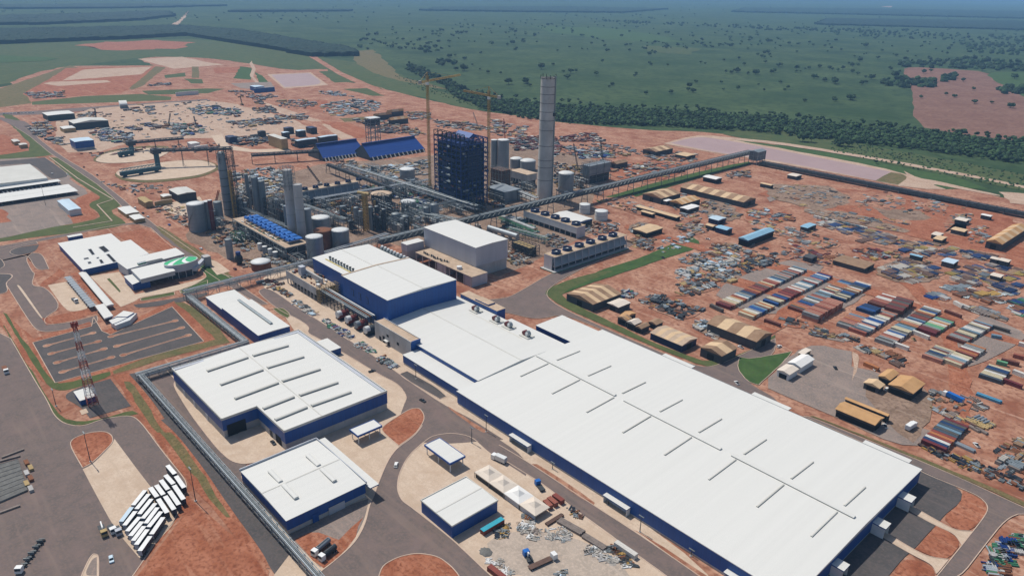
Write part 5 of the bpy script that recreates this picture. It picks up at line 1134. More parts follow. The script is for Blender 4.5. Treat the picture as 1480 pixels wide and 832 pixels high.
prism_px(gt, 'entrance_roof', W4(*T4, [(675, 548), (738, 534), (806, 620), (742, 640)]), 3.2, 4.2, 'tank_white', 'white_roof')
prism_px(gt, 'entrance_wall', W4(*T4, [(690, 556), (735, 545), (790, 616), (748, 630)]), 0, 3.19, 'dark_steel', 'dark_steel')
wk1 = thing('covered_walkway', 'long white barrel-roofed walkway from the gatehouse to the offices', 'walkway', (*P(118, 395), 0))
pa, pb = P(*W4(*T4, [(585, 315)])[0], 3.2), P(*W4(*T4, [(785, 550)])[0], 3.2)
barrel(wk1, (*pa, 2.6), (*pb, 2.6), 2.3, 1.4, 'white_roof', 'roof')
for k in range(9):
    x, y = pa[0] + (pb[0] - pa[0]) * k / 8, pa[1] + (pb[1] - pa[1]) * k / 8; part(wk1, 'post', lambda b: b.box(x - .15, x + .15, y - .15, y + .15, 0, 2.6, 'steel'))
wk2 = thing('bus_shelter', 'long grey ribbed bus shelter roof beside the beige bus apron', 'shelter', (*P(93, 398), 0))
prism_px(wk2, 'roof', W4(*T4, [(458, 345), (500, 338), (685, 548), (640, 562)]), 3.0, 3.3, 'galv', 'tank_grey')
pa, pb = P(*W4(*T4, [(480, 345)])[0], 3), P(*W4(*T4, [(662, 555)])[0], 3)
for k in range(14):
    x, y = pa[0] + (pb[0] - pa[0]) * (k + .5) / 14, pa[1] + (pb[1] - pa[1]) * (k + .5) / 14
    part(wk2, 'roof_rib', lambda b: b.box(x - .25, x + .25, y - 3.2, y + 3.2, 3.31, 3.5, 'grey_clad')); part(wk2, 'post', lambda b: b.box(x - .15, x + .15, y - .15, y + .15, 0, 3.0, 'steel'))
# --- offices
of = thing('office_building', 'sprawling white-roofed canteen block with dark roof openings', 'building', (*P(140, 380), 0))
prism_px(of, 'roof', W4(*T4, [(410, 105), (790, 35), (862, 95), (930, 80), (1062, 180), (830, 240), (590, 295)]), 4.9, 5.5, 'blue_clad', 'white_roof')
wp = [P(*p, 5.5) for p in W4(*T4, [(418, 108), (788, 40), (860, 100), (928, 85), (1052, 180), (828, 236), (594, 290)])]
part(of, 'wall', lambda b: b.prism(wp, 0, 4.89, 'blue_clad'))
for pts in ([(625, 150), (650, 146), (676, 184), (655, 189)], [(700, 135), (740, 125), (780, 160), (745, 172)], [(755, 186), (777, 181), (830, 235), (806, 241)], [(595, 213), (630, 207), (634, 216), (600, 222)], [(686, 208), (704, 205), (706, 212), (690, 215)], [(704, 225), (724, 221), (741, 245), (718, 250)], [(623, 240), (646, 236), (652, 247), (630, 253)]):
    o_ = prism_px(of, 'roof_opening', W4(*T4, pts), 5.51, 5.58, 'dark_void', 'dark_void')
    pq = [P(*p, 5.6) for p in W4(*T4, pts)]; part(o_, 'rim', lambda b: [b.bar((*pq[i], 5.62), (*pq[(i + 1) % 4], 5.62), .3, .3, 'grey_clad') for i in range(4)])
of2 = thing('office_building', 'white-roofed grey office block attached to the oval green roof', 'building', (*P(215, 385), 0))
prism_px(of2, 'roof', W4(*T4, [(830, 236), (1252, 138), (1315, 182), (1180, 215), (905, 290)]), 8.2, 8.8, 'grey_clad', 'white_roof')
prism_px(of2, 'wall', W4(*T4, [(835, 238), (1250, 142), (1308, 182), (1180, 213), (908, 286)]), 0, 8.19, 'grey_clad', 'grey_clad')
prism_px(of2, 'roof', W4(*T4, [(930, 292), (1172, 235), (1250, 300), (1000, 362)]), 8.9, 9.6, 'grey_clad', 'white_roof')
prism_px(of2, 'wall', W4(*T4, [(934, 293), (1170, 239), (1244, 299), (1001, 358)]), 5, 8.89, 'grey_clad', 'grey_clad')
prism_px(of2, 'window_band', W4(*T4, [(940, 298), (1170, 244), (1236, 300), (1002, 352)]), 0, 4.99, 'glass', 'glass')
prism_px(of2, 'roof_opening', W4(*T4, [(1030, 238), (1150, 211), (1172, 222), (1050, 250)]), 8.81, 8.9, 'dark_steel', 'dark_steel')
for k in range(4): prism_px(of2, 'roof_unit', [(x + k * 3.0, y - k * .8) for x, y in W4(*T4, [(975, 245), (990, 242), (998, 250), (983, 253)])], 8.8, 10, 'green_steel', 'galv')
of3 = thing('office_wing', 'small blue wing with white roof at the front of the office block', 'building', (*P(190, 415), 0))
prism_px(of3, 'roof', W4(*T4, [(880, 340), (960, 322), (1002, 376), (942, 400)]), 5.4, 6.0, 'blue_clad', 'white_roof')
prism_px(of3, 'wall', W4(*T4, [(884, 342), (1060, 330), (1066, 372), (944, 396)]), 0, 5.39, 'blue_clad', 'blue_clad')
# oval auditorium
eu, ev_ = P(261, 376.5, 12.0); e1 = P(*W4(*T4, [(1172, 262)])[0], 12.0); e2 = P(*W4(*T4, [(1405, 208)])[0], 12.0)
ea = math.atan2(e2[1] - e1[1], e2[0] - e1[0]); eA = math.hypot(e2[0] - e1[0], e2[1] - e1[1]) / 2; eB = eA * .62
ov = thing('oval_hall', 'oval hall with tilted bright green roof crossed by two white swooshes', 'hall', (eu, ev_, 0))
def ell(s, n=40, t0=0.0): return [(eu + math.cos(ea) * s * eA * math.cos(2 * math.pi * i / n + t0) - math.sin(ea) * s * eB * math.sin(2 * math.pi * i / n + t0), ev_ + math.sin(ea) * s * eA * math.cos(2 * math.pi * i / n + t0) + math.cos(ea) * s * eB * math.sin(2 * math.pi * i / n + t0)) for i in range(n)]
part(ov, 'glazed_wall', lambda b: b.prism(ell(.86), 0, 5.6, 'glass')); part(ov, 'drum', lambda b: b.prism(ell(1.0), 5.6, 11.3, 'grey_clad')); part(ov, 'roof', lambda b: b.prism(ell(.985), 11.31, 11.6, 'grey_clad', 'roof_green')); part(ov, 'rim', lambda b: [b.bar((*p, 11.5), (*q, 11.5), .5, .7, 'tank_white') for p, q in zip(ell(1.0), ell(1.0)[1:] + ell(1.0)[:1])])
def loc(a_, c_): return (eu + math.cos(ea) * a_ * eA - math.sin(ea) * c_ * eB, ev_ + math.sin(ea) * a_ * eA + math.cos(ea) * c_ * eB)
def bez(q, t_): return tuple((1 - t_) ** 2 * q[0][i] + 2 * t_ * (1 - t_) * q[1][i] + t_ * t_ * q[2][i] for i in (0, 1))
for q1, q2 in ((((-.9, -.38), (-.6, .5), (.42, .88)), ((-.68, -.68), (-.36, .22), (.42, .88))), (((.1, -.95), (-.22, .05), (.6, .76)), ((.36, -.9), (.06, .02), (.66, .7)))):
    def sw(b):
        for i in range(14):
            o0, o1, i1_, i0_ = loc(*bez(q1, i / 14)), loc(*bez(q1, (i + 1) / 14)), loc(*bez(q2, (i + 1) / 14)), loc(*bez(q2, i / 14))
            b.add([(*i0_, 11.66), (*i1_, 11.66), (*o1, 11.66), (*o0, 11.66)], [(0, 1, 2, 3)], 'white_paint')
    part(ov, 'roof_swoosh', sw)
for k in range(12):
    p = ell(.93)[k * 3]; part(ov, 'column', lambda b: b.cyl(p[0], p[1], .3, 0, 5.6, 'concrete_wall', 8))
lt = thing('lift_tower', 'grey windowless tower joined to the oval hall by a bridge', 'tower', (*P(297, 385), 0))
u0, v0 = P(290.5, 369, 8.5); u1, v1 = P(304.5, 370, 8.5); part(lt, 'wall', lambda b: b.box(u0, u1, v0, v1, 0, 8.5, 'tank_grey', 'concrete_wall')); part(lt, 'bridge', lambda b: b.bar((u0, (v0 + v1) / 2, 5), (eu + eA * .6, ev_ + eA * .55, 5), 3, 3, 'grey_clad'))
# --- left edge buildings
def wbld(name, label, L, Rr, h, m='blue_clad', roof='white_roof', cat='shed', rise=.6, axis='u', **k):
    u0, v0 = P(*L, h); u1, v1 = P(*Rr, h); return hall(name, label, cat, min(u0, u1), max(u0, u1), min(v0, v1), max(v0, v1), h, rise, axis, wallm=m, roofm=roof, ridge=False, **k)
vq = lambda x, y: W4(*V3, [(x, y)])[0]
zq = lambda x, y: W4(*Z, [(x, y)])[0]
yq = lambda x, y: W4(*Y2, [(x, y)])[0]
u1, v1 = P(*vq(388, 325), 7); u0, _ = P(*vq(255, 210), 7)
hall('depot_hall', 'wide pale-roofed hall cut by the left picture edge above the parking sheds', 'hall', u0, u1, v1 - 95, v1, 7, .8, 'u', wallm='tank_white', roofm='cream_roof', ridge=False)
for i, (a_, c_) in enumerate((((480, 334), (500, 352)), ((565, 376), (600, 404)), ((592, 406), (642, 432)))):
    u0, _ = P(*vq(*a_), 4); u1, v1 = P(*vq(*c_), 4)
    t = thing('parking_shed', 'long white parking shed roof, %s of three below the wide depot hall' % ordinal(i), 'shed', (u0, v1 - 100, 0), group='parking sheds at the left edge')
    part(t, 'roof', lambda b: b.box(u0, u1, v1 - 105, v1, 3.8, 4.1, 'tank_white', 'white_roof'))
    part(t, 'back_wall', lambda b: b.box(u0 + .5, u0 + .8, v1 - 104, v1 - 1, 0, 3.79, 'dark_steel'))
    for k in range(11): part(t, 'post', lambda b: b.box(u1 - 1, u1 - .6, v1 - 1.4 - k * 10, v1 - 1 - k * 10, 0, 3.79, 'steel'))
wbld('gravel_shed', 'pale blue-white roofed shed standing on red ground left of the road', vq(470, 512), vq(665, 577), 6, 'tank_white', 'ice_roof')
wbld('guard_hut', 'longer white-roofed roadside guard hut', vq(966, 572), vq(1140, 605), 4, 'tan_paint', 'white_roof', 'hut', .4)
wbld('guard_hut', 'shorter white-roofed roadside guard hut', vq(1060, 636), vq(1190, 655), 4, 'tan_paint', 'white_roof', 'hut', .4)
wbld('blue_store', 'square blue store with pale roof on a concrete pad left of the stacker yard', zq(495, 695), zq(667, 702), 12, 'blue_clad', 'ice_roof', 'store', .5, base=3)
wbld('kiosk', 'small blue kiosk with white roof behind the canteen roof', W4(*T4, [(478, 55)])[0], W4(*T4, [(588, 48)])[0], 4, 'blue_clad', 'white_roof', 'kiosk', 0)
wbld('long_shed', 'dark long shed with white roof near the far left road', zq(300, 508), zq(530, 512), 9, 'dark_green', 'white_roof')
wbld('assembly_shed', 'pale gabled assembly shed with dark open front in the far yard', zq(485, 565), zq(770, 562), 10, 'dark_steel', 'cream_roof', 'shed', 3)
wbld('site_office', 'small white site office before the pale gabled shed', zq(425, 608), zq(538, 615), 6, 'tan_paint', 'white_roof', 'office', .6)
wbld('long_shed', 'white long shed beside the far road, half way to the square pond', zq(1250, 365), zq(1410, 352), 7, 'tank_white', 'white_roof')
wbld('blue_shed', 'left blue shed of the pair below the square pond', yq(547, 218), yq(650, 222), 9, 'blue_clad', 'ice_roof')
wbld('blue_shed', 'right-hand blue shed of the pair below the square pond', yq(575, 238), yq(722, 226), 9, 'blue_clad', 'ice_roof')
wbld('cream_block', 'cream windowless block left of the blue storage hall', yq(675, 566), yq(815, 592), 15, 'tan_paint', 'cream_roof', 'building', 0)
wbld('open_shed', 'left white-roofed open shed before the blue storage hall', yq(865, 604), yq(1027, 592), 10, 'dark_steel', 'ice_roof')
wbld('open_shed', 'right-hand white-roofed open shed before the blue storage hall', yq(1030, 580), yq(1172, 570), 10, 'dark_steel', 'ice_roof')
wbld('blue_shed', 'dark blue shed beside the curved pale road', yq(370, 575), yq(455, 580), 9, 'clad_navy', 'clad_navy')
for i, (a_, c_) in enumerate((((785, 515), (860, 515)), ((770, 548), (830, 548)), ((870, 535), (945, 535)), ((600, 540), (660, 540)), ((945, 510), (1025, 515)))):
    wbld('open_shed', 'small dark shed with pale roof, %s in the cluster behind the cream block' % ordinal(i), yq(*a_), yq(*c_), 9, 'dark_steel', ['clad_navy', 'ice_roof', 'ice_roof', 'dark_steel', 'clad_navy'][i])
wbld('white_hall', 'white hall right of the curved pale road', yq(100, 620), yq(190, 625), 7, 'tank_white', 'white_roof', 'hall')
wbld('white_hall', 'lower white hall beside the stacker conveyors', yq(150, 650), yq(250, 640), 6, 'tank_white', 'white_roof', 'hall')
wbld('road_shed', 'tan roadside shed opposite the guard huts', vq(1130, 490), vq(1255, 520), 6, 'tan_paint', 'tan_paint', 'shed', 1)
wbld('road_shed', 'low tan shed right of the tan roadside shed', vq(1268, 522), vq(1412, 500), 5, 'tan_paint', 'beige_roof', 'shed', .6)
wbld('road_shed', 'small white shed behind the low tan shed', vq(1315, 465), vq(1410, 470), 6, 'tan_paint', 'white_roof', 'shed', .6)
wbld('pulper_shed', 'pale roofed open shed left of the large ringed tank', vq(1385, 420), vq(1610, 440), 9, 'dark_steel', 'cream_roof', 'shed', 1)
ground('terrain', 'concrete', W4(*V3, [(1320, 560), (1480, 510), (1640, 480), (1700, 560), (1640, 640), (1480, 640), (1380, 610)]), rag=.5)
wbld('red_hut', 'left of two pale huts on red ground at the left edge', vq(90, 12), vq(165, 25), 5, 'tan_paint', 'cream_roof', 'hut'); wbld('red_hut', 'right-hand of two pale huts on red ground at the left edge', vq(150, 45), vq(225, 50), 5, 'tan_paint', 'cream_roof', 'hut')
ar_b = thing('arch_tent', 'white arched tent in the far laydown yard', 'tent', (*P(*zq(870, 470)), 0))
pa, pb = P(*zq(850, 455), 4), P(*zq(905, 452), 4)
barrel(ar_b, (*pa, 0), (*pb, 0), 14, 12, 'white_roof', 'shell', 8)
# --- circular stacker pads
for pts in ([(785, 175), (850, 130), (1000, 98), (1200, 80), (1370, 80), (1400, 110), (1290, 170), (1100, 200), (900, 208), (800, 195)], [(945, 290), (1000, 250), (1200, 213), (1478, 183), (1640, 180), (1760, 210), (1780, 250), (1640, 305), (1400, 335), (1200, 348), (1020, 332)]):
    ground('terrain', 'dry_grass', W4(*V3, [(x + (x - 1250) * .05, y + (y - 200) * .14) for x, y in pts])); ground('terrain', 'concrete', W4(*V3, pts), kerb=.8)
def stacker(label, a_, c_, tw_, top):
    p, q = P(*vq(*a_), 4), P(*vq(*c_), 4); tu, tv = P(*vq(*tw_)); h = solve_h(tu, tv, vq(*top)[1])
    t = thing('reclaimer', label, 'reclaimer', (*p, 0))
    part(t, 'bridge', lambda b: b.bar((*p, 4.5), (*q, 4.5), 5, 4.5, 'teal_steel')); stuff(part(t, 'bridge_truss', lambda b: lattice(b, (*p, 8.2), (*q, 8.2), 3.4, 'teal_steel', 4, .4)))
    part(t, 'tower', lambda b: b.cyl(tu, tv, 3.2, 0, h, 'teal_steel', 12)); part(t, 'head', lambda b: b.box(tu - 5, tu + 5, tv - 5, tv + 5, h - 6, h, 'dark_steel'))
    for f_ in (.1, .5, .9): part(t, 'bogie', lambda b: b.box(p[0] + (q[0] - p[0]) * f_ - 2, p[0] + (q[0] - p[0]) * f_ + 2, p[1] + (q[1] - p[1]) * f_ - 2, p[1] + (q[1] - p[1]) * f_ + 2, 0, 2.3, 'dark_steel'))
    return tu, tv, h
tu, tv, h1 = stacker('teal chip reclaimer with long bridge on the nearer round pad', (990, 296), (1315, 245), (1300, 235), (1293, 85))
gallery('chip_conveyor', 'dark inclined conveyor leading from the nearer stacker tower', (tu, tv), P(*vq(1900, 60), 24), h1 - 4, 4.5, 3.5, 'dark_steel', 7)
tu, tv, h2 = stacker('teal chip reclaimer with short bridge on the farther round pad', (975, 132), (1092, 112), (1085, 108), (1076, 20))
gallery('chip_conveyor', 'dark conveyor leading from the farther stacker tower', (tu, tv), P(*vq(1500, -60), 22), h2 - 4, 4.5, 3.5, 'dark_steel', 7)
p, q = P(*yq(560, 720), 10), P(*yq(1040, 690), 10); gallery('chip_conveyor', 'long dark conveyor leading to the blue storage hall', p, q, 10, 5, 3.5, 'dark_steel', 7)
p, q = P(*Q(360, 200, 420, 150), 8), P(*Q(360, 200, 760, 280), 8); gallery('chip_conveyor', 'grey conveyor running from the blue storage hall toward the boiler house', p, q, 9, 4, 3, 'dark_steel', 6)
# --- foundation pit at the left edge
fp = thing('foundation_slab', 'steel-mesh foundation slab ringed by formwork at the left edge', 'foundation', (*P(20, 700), 0))
fpts = [P(*Q(*B0, x, y)) for x, y in ((-60, 260), (100, 215), (150, 380), (-60, 470))]
part(fp, 'slab', lambda b: b.prism(fpts, 0, .9, 'dark_concrete', 'grey_mesh'))
for k in range(9):
    f_ = k / 8; a_ = Vector((*fpts[0], 1.0)).lerp(Vector((*fpts[3], 1.0)), f_); c_ = Vector((*fpts[1], 1.0)).lerp(Vector((*fpts[2], 1.0)), f_); part(fp, 'rebar_line', lambda b: b.bar(a_, c_, .12, .1, 'dark_steel'))
for k in range(6):
    x, y = Q(*B0, 145 + (k % 2) * 22, 235 + k * 28); u, v = P(x, y); part(fp, 'formwork_box', lambda b: b.box(u - 2.2, u + 2.2, v - .9, v + .9, 0, 1.6, ['rust', 'tan_paint', 'concrete_wall'][k % 3]))
for (x0_, y0_, x1_, y1_) in ((0, 225, 110, 195), (10, 205, 130, 160), (0, 500, 110, 460)):
    a_, c_ = P(*Q(*B0, x0_, y0_)), P(*Q(*B0, x1_, y1_)); part(fp, 'beam', lambda b: b.bar((*a_, .6), (*c_, .6), 1.0, .8, 'plank'))
# ================================================================ VEHICLES, LAMP POSTS
def place(fn_name, proto, items, group): pass
def wheels(t, pos, r=.5, w=.35, sub=True):
    for (x, y) in pos:
        b = MB(); b.pipe((x, y - w / 2, r), (x, y + w / 2, r), r, 'tyre', 12); o = b.build('wheel', t, local=True)
        b = MB(); b.pipe((x, y - w / 2 - .02, r), (x, y + w / 2 + .02, r), r * .5, 'silver', 8); b.build('rim', o, local=True)
def lbox(t, name, *a):
    b = MB(); b.box(*a); return b.build(name, t, local=True)
def make_car(label, px, ang, m='white_paint', pick=False, group='cars'):
    u, v = P(*px); t = thing('pickup' if pick else 'car', label, 'pickup' if pick else 'car', (u, v, .0), ang, group)
    b = MB(); b.add([(-2.2, -.88, .35), (2.2, -.88, .35), (2.2, .88, .35), (-2.2, .88, .35), (-2.15, -.85, .95), (2.1, -.85, .85), (2.1, .85, .85), (-2.15, .85, .95)], [(0, 1, 5, 4), (1, 2, 6, 5), (2, 3, 7, 6), (3, 0, 4, 7), (4, 5, 6, 7), (3, 2, 1, 0)], m); b.build('body', t, local=True)
    x0, x1 = (-.4, 1.1) if pick else (-1.9, 1.1)
    b = MB(); b.add([(x0, -.8, .9), (x1, -.8, .86), (x1, .8, .86), (x0, .8, .9), (x0 + .35, -.65, 1.5), (x1 - .7, -.65, 1.5), (x1 - .7, .65, 1.5), (x0 + .35, .65, 1.5)], [(0, 1, 5, 4), (1, 2, 6, 5), (2, 3, 7, 6), (3, 0, 4, 7)], 'glass'); cb = b.build('cabin_glass', t, local=True)
    b = MB(); b.box(x0 + .33, x1 - .68, -.66, .66, 1.5, 1.56, m); b.build('roof', t, local=True)
    if pick: lbox(t, 'load_bed', -2.0, -.5, -.7, .7, .96, 1.0, 'dark_void')
    wheels(t, [(-1.4, -.8), (-1.4, .8), (1.35, -.8), (1.35, .8)], .34, .24)
    return t
def make_truck(label, px, ang, kind, m='white_paint', m2='tank_white', length=9.0, group='trucks', cat='truck'):
    u, v = P(*px); t = thing('truck', label, cat, (u, v, 0), ang, group)
    L = length
    b = MB(); b.add([(L - 2.3, -1.25, .6), (L, -1.25, .6), (L, 1.25, .6), (L - 2.3, 1.25, .6), (L - 2.3, -1.25, 3.1), (L - .25, -1.25, 3.1), (L - .25, 1.25, 3.1), (L - 2.3, 1.25, 3.1)], [(0, 1, 5, 4), (1, 2, 6, 5), (2, 3, 7, 6), (3, 0, 4, 7), (4, 5, 6, 7), (3, 2, 1, 0)], m); b.build('cab', t, local=True)
    b = MB(); b.add([(L + .01, -1.1, 1.9), (L + .01, 1.1, 1.9), (L - .17, 1.1, 2.9), (L - .17, -1.1, 2.9)], [(0, 1, 2, 3)], 'glass'); b.build('windscreen', t, local=True)
    lbox(t, 'chassis', 0, L - 2.3, -.5, .5, .7, 1.1, 'dark_steel')
    if kind == 'tank':
        b = MB(); b.pipe((.3, 0, 2.2), (L - 2.7, 0, 2.2), 1.15, m2, 16); b.build('tank', t, local=True); lbox(t, 'catwalk', .6, L - 3, -.3, .3, 3.3, 3.42, 'dark_steel')
    elif kind == 'flat': lbox(t, 'flatbed', 0, L - 2.6, -1.25, 1.25, 1.1, 1.35, m2)
    elif kind == 'box':
        lbox(t, 'cargo_box', 0, L - 2.6, -1.3, 1.3, 1.1, 3.7, m2); lbox(t, 'rear_door', -.04, -.005, -1.1, 1.1, 1.2, 3.5, 'grey_clad')
    elif kind == 'log':
        for k in range(9): lbox(t, 'stake_frame', .6 + k * (L - 4) / 9, .8 + k * (L - 4) / 9, -1.2, 1.2, 1.1, 2.3 if k % 2 else 1.4, 'steel')
    elif kind == 'crane':
        lbox(t, 'flatbed', 0, L - 3.4, -1.25, 1.25, 1.1, 1.3, 'dark_steel'); b = MB(); b.bar((L - 3, 0, 1.2), (L - 3, 0, 3.4), .5, .5, m2); b.bar((L - 3, 0, 3.4), (1.5, .2, 3.9), .5, .5, m2); b.build('loader_arm', t, local=True)
    xs = [.9, 2.2, L - 1.3] if L > 7 else [.9, L - 1.3]
    if L > 14: xs += [3.4, L * .5, L * .5 + 1.3, L - 4.2]
    wheels(t, [(x, s) for x in xs for s in (-1.05, 1.05)], .5, .3)
    return t
def heading(a, c, z=0):
    p, q = P(*a, z), P(*c, z); return math.atan2(q[1] - p[1], q[0] - p[0])
S6 = lambda x, y: (120 + x * .2067, 660 + y * .2067)
# parked white trailers
TR = [('first', i, a, c) for i, (a, c) in enumerate((((350, 335), (434, 231)), ((374, 362), (459, 258)), ((394, 397), (478, 292)), ((417, 428), (506, 322)), ((438, 462), (520, 352)), ((458, 488), (546, 380)), ((478, 538), (560, 420))))]
TR += [('second', i, a, c) for i, (a, c) in enumerate((((266, 450), (340, 350)), ((290, 476), (366, 378)), ((309, 517), (394, 418)), ((331, 550), (412, 450)), ((350, 583), (427, 482)), ((372, 611), (450, 505)), ((396, 655), (469, 552))))]
TR += [('third', i, a, c) for i, (a, c) in enumerate((((470, 212), (518, 277)), ((512, 195), (562, 262)), ((544, 160), (594, 226)), ((576, 125), (632, 187)), ((590, 57), (642, 117))))]
TR += [('fourth', i, a, c) for i, (a, c) in enumerate((((526, 292), (588, 388)), ((574, 272), (637, 366)), ((604, 237), (670, 332)), ((636, 197), (703, 295)), ((650, 132), (707, 213))))]
rowname = {'first': 'upper slanted row', 'second': 'lower slanted row', 'third': 'inner row', 'fourth': 'outer row near the red field'}
for row, i, a, c in TR:
    p, q = P(*S6(*a), 3.7), P(*S6(*c), 3.7); ang = math.atan2(q[1] - p[1], q[0] - p[0]); L = math.hypot(q[0] - p[0], q[1] - p[1])
    m_ = 'ice_roof' if (row, i) == ('second', 0) else 'white_paint'
    t = thing('box_trailer', '%s parked box trailer, %s from the left in the %s' % ('pale blue' if m_ == 'ice_roof' else 'white-roofed', ordinal(i), rowname[row]), 'trailer', (*p, 0), ang, 'parked white trailers')
    lbox(t, 'box', 0, L, -.95, .95, 1.15, 3.65, 'trailer_side'); lbox(t, 'roof', -.03, L + .03, -.98, .98, 3.66, 3.74, m_)
    lbox(t, 'chassis', .3, L - .3, -.6, .6, .75, 1.14, 'dark_steel'); lbox(t, 'rear_door', -.05, -.01, -.85, .85, 1.25, 3.5, 'grey_clad')
    wheels(t, [(x, s) for x in (1.2, 2.4, 3.6) for s in (-.8, .8)], .48, .3)
    lbox(t, 'landing_leg', L - 2.6, L - 2.3, -.8, .8, 0, .75, 'steel')
make_truck('white tractor unit parked at the left end of the slanted trailers', S6(190, 490), heading(S6(190, 490), S6(220, 540)), 'flat', 'white_paint', 'dark_steel', 6.5)
make_truck('grey tractor unit wedged beside the slanted trailers', S6(232, 500), heading(S6(232, 500), S6(262, 560)), 'flat', 'grey_clad', 'dark_steel', 6.5)
make_truck('cream loader truck on the asphalt left of the trailers', S6(125, 490), heading(S6(125, 490), S6(158, 565)), 'crane', 'tan_paint', 'white_paint', 8.5)
make_car('silver car driving on the asphalt below the trailers', S6(200, 722), heading(S6(195, 690), S6(205, 745)), 'ice_roof')
make_truck('white-cabbed empty timber truck at the bottom left', Q(*B0, 232, 640), heading(Q(*B0, 232, 640), Q(*B0, 150, 755)), 'log', 'white_paint', 'dark_steel', 20)
make_truck('brown flatbed truck on the broad asphalt at the left edge', Q(*A0, 22, 485), heading(Q(*A0, 22, 485), Q(*A0, 52, 550)), 'flat', 'white_paint', 'rust', 11)
make_truck('white tanker truck parked on gravel beside the workshop', Q(*C0, 432, 655), heading(Q(*C0, 432, 655), Q(*C0, 355, 720)), 'tank', 'white_paint', 'tank_grey', 10)
make_truck('dark tanker truck parked beside the white tanker', Q(*C0, 466, 690), heading(Q(*C0, 466, 690), Q(*C0, 395, 745)), 'tank', 'white_paint', 'dark_steel', 9)
make_car('white car on the curving street beside the canopy', Q(*C0, 786, 243), heading(Q(*C0, 780, 270), Q(*C0, 792, 215)))
make_car('black car on the street near the red island', Q(*D0, 928, 665), heading(Q(*D0, 910, 655), Q(*D0, 945, 675)), 'dark_steel', True)
make_car('dark pickup on the pavement beside the L-shaped warehouse', Q(*D0, 657, 507), heading(Q(*D0, 640, 512), Q(*D0, 675, 502)), 'dark_steel', True)
make_car('dark pickup in the courtyard of the L-shaped warehouse', Q(*C0, 130, 125), heading(Q(*C0, 118, 110), Q(*C0, 142, 138)), 'dark_steel', True)
make_truck('blue tractor unit beside the peaked tents', Q(*G0, 240, 385), heading(Q(*G0, 240, 385), Q(*G0, 205, 340)), 'flat', 'bright_blue', 'dark_steel', 7)
make_truck('white box truck parked by the first tent', Q(*G0, 40, 235), heading(Q(*G0, 40, 235), Q(*G0, -60, 190)), 'box', 'white_paint', 'tank_white', 8.5)
make_truck('long flatbed truck in the pipe yard at the bottom', Q(*G0, 165, 800), heading(Q(*G0, 165, 800), Q(*G0, 320, 730)), 'flat', 'white_paint', 'brown_steel', 13.5)
make_truck('blue and white telehandler in the pipe yard', Q(*G0, 175, 765), heading(Q(*G0, 175, 765), Q(*G0, 140, 710)), 'crane', 'bright_blue', 'white_paint', 6)
make_truck('blue-sided white-roofed truck trailer in the red yard at right', (1391, 584), heading((1420, 593), (1392, 580)), 'box', 'white_paint', 'bright_blue', 12)
make_truck('white box truck behind the big warehouse', Q(*F0, 850, 825), heading(Q(*F0, 850, 825), Q(*F0, 895, 795)), 'box', 'white_paint', 'white_paint', 9)
for i, (x, y, h0, m_, pk) in enumerate(((172, 640, .5, 'white_paint', 0), (1290, 640, .3, 'white_paint', 1))): pass
for lb, px, px2, m_, pk in (('white car on the road beyond the big warehouse', Q(*F0, 170, 375), Q(*F0, 185, 368), 'white_paint', 0), ('white truck-like pickup at the bend behind the big warehouse', Q(*E0, 1275, 570), Q(*E0, 1255, 550), 'white_paint', 1),
        ('blue car near the road below the ringed tank', Q(0, 200, 905, 465), Q(0, 200, 890, 455), 'bright_blue', 0), ('white car on the road beside the offices', Q(0, 200, 1075, 592), Q(0, 200, 1060, 582), 'white_paint', 0),
        ('dark red car on the road near the cone-roofed tank', W4(270, 300, 200, [(515, 660)])[0], W4(270, 300, 200, [(500, 650)])[0], 'red_machine', 0),
        ('dark car on the left road near the nearer pad', W4(*V3, [(800, 305)])[0], W4(*V3, [(780, 290)])[0], 'dark_steel', 1), ('red car on the left road near the farther pad', W4(*V3, [(690, 240)])[0], W4(*V3, [(670, 225)])[0], 'red_machine', 0),
        ('white pickup on the left road opposite the guard huts', W4(*V3, [(1085, 445)])[0], W4(*V3, [(1065, 432)])[0], 'white_paint', 1), ('black pickup on the left road opposite the guard huts', W4(*V3, [(1110, 465)])[0], W4(*V3, [(1090, 452)])[0], 'dark_steel', 1),
        ('white car between guard hut and road', W4(*V3, [(1110, 575)])[0], W4(*V3, [(1090, 560)])[0], 'white_paint', 0), ('dark car between guard hut and road', W4(*V3, [(1175, 618)])[0], W4(*V3, [(1155, 603)])[0], 'dark_steel', 0), ('white car beyond the guard huts', W4(*V3, [(1215, 648)])[0], W4(*V3, [(1195, 640)])[0], 'white_paint', 0),
        ('left white car on the depot parking', W4(*V3, [(430, 295)])[0], W4(*V3, [(440, 285)])[0], 'white_paint', 0), ('right-hand white car on the depot parking', W4(*V3, [(555, 300)])[0], W4(*V3, [(570, 310)])[0], 'white_paint', 0),
        ('white car behind the tan sheds', Q(*F0, 745, 603), Q(*F0, 755, 595), 'white_paint', 0), ('white pickup behind the brown striped shed', Q(*E0, 1295, 378), Q(*E0, 1280, 370), 'white_paint', 1)):
    make_car(lb, px, heading(px, px2), m_, bool(pk))
# far-left car queue
for i in range(9):
    px = zq(30 + i * 26, 516 - i * .8); make_car('far parked car, %s from the left on the distant road' % ordinal(i), px, heading(zq(0, 518), zq(200, 510)), R.choice(['white_paint', 'dark_steel', 'ice_roof', 'white_paint']), group='cars parked on the distant road')
for i in range(14):
    px = vq(470 - i * 34, 383 + i * 5.2); make_car('white car under the parking shed, %s from its open end' % ordinal(i), px, .2, R.choice(['white_paint', 'white_paint', 'grey_clad']), group='cars in the parking shed')
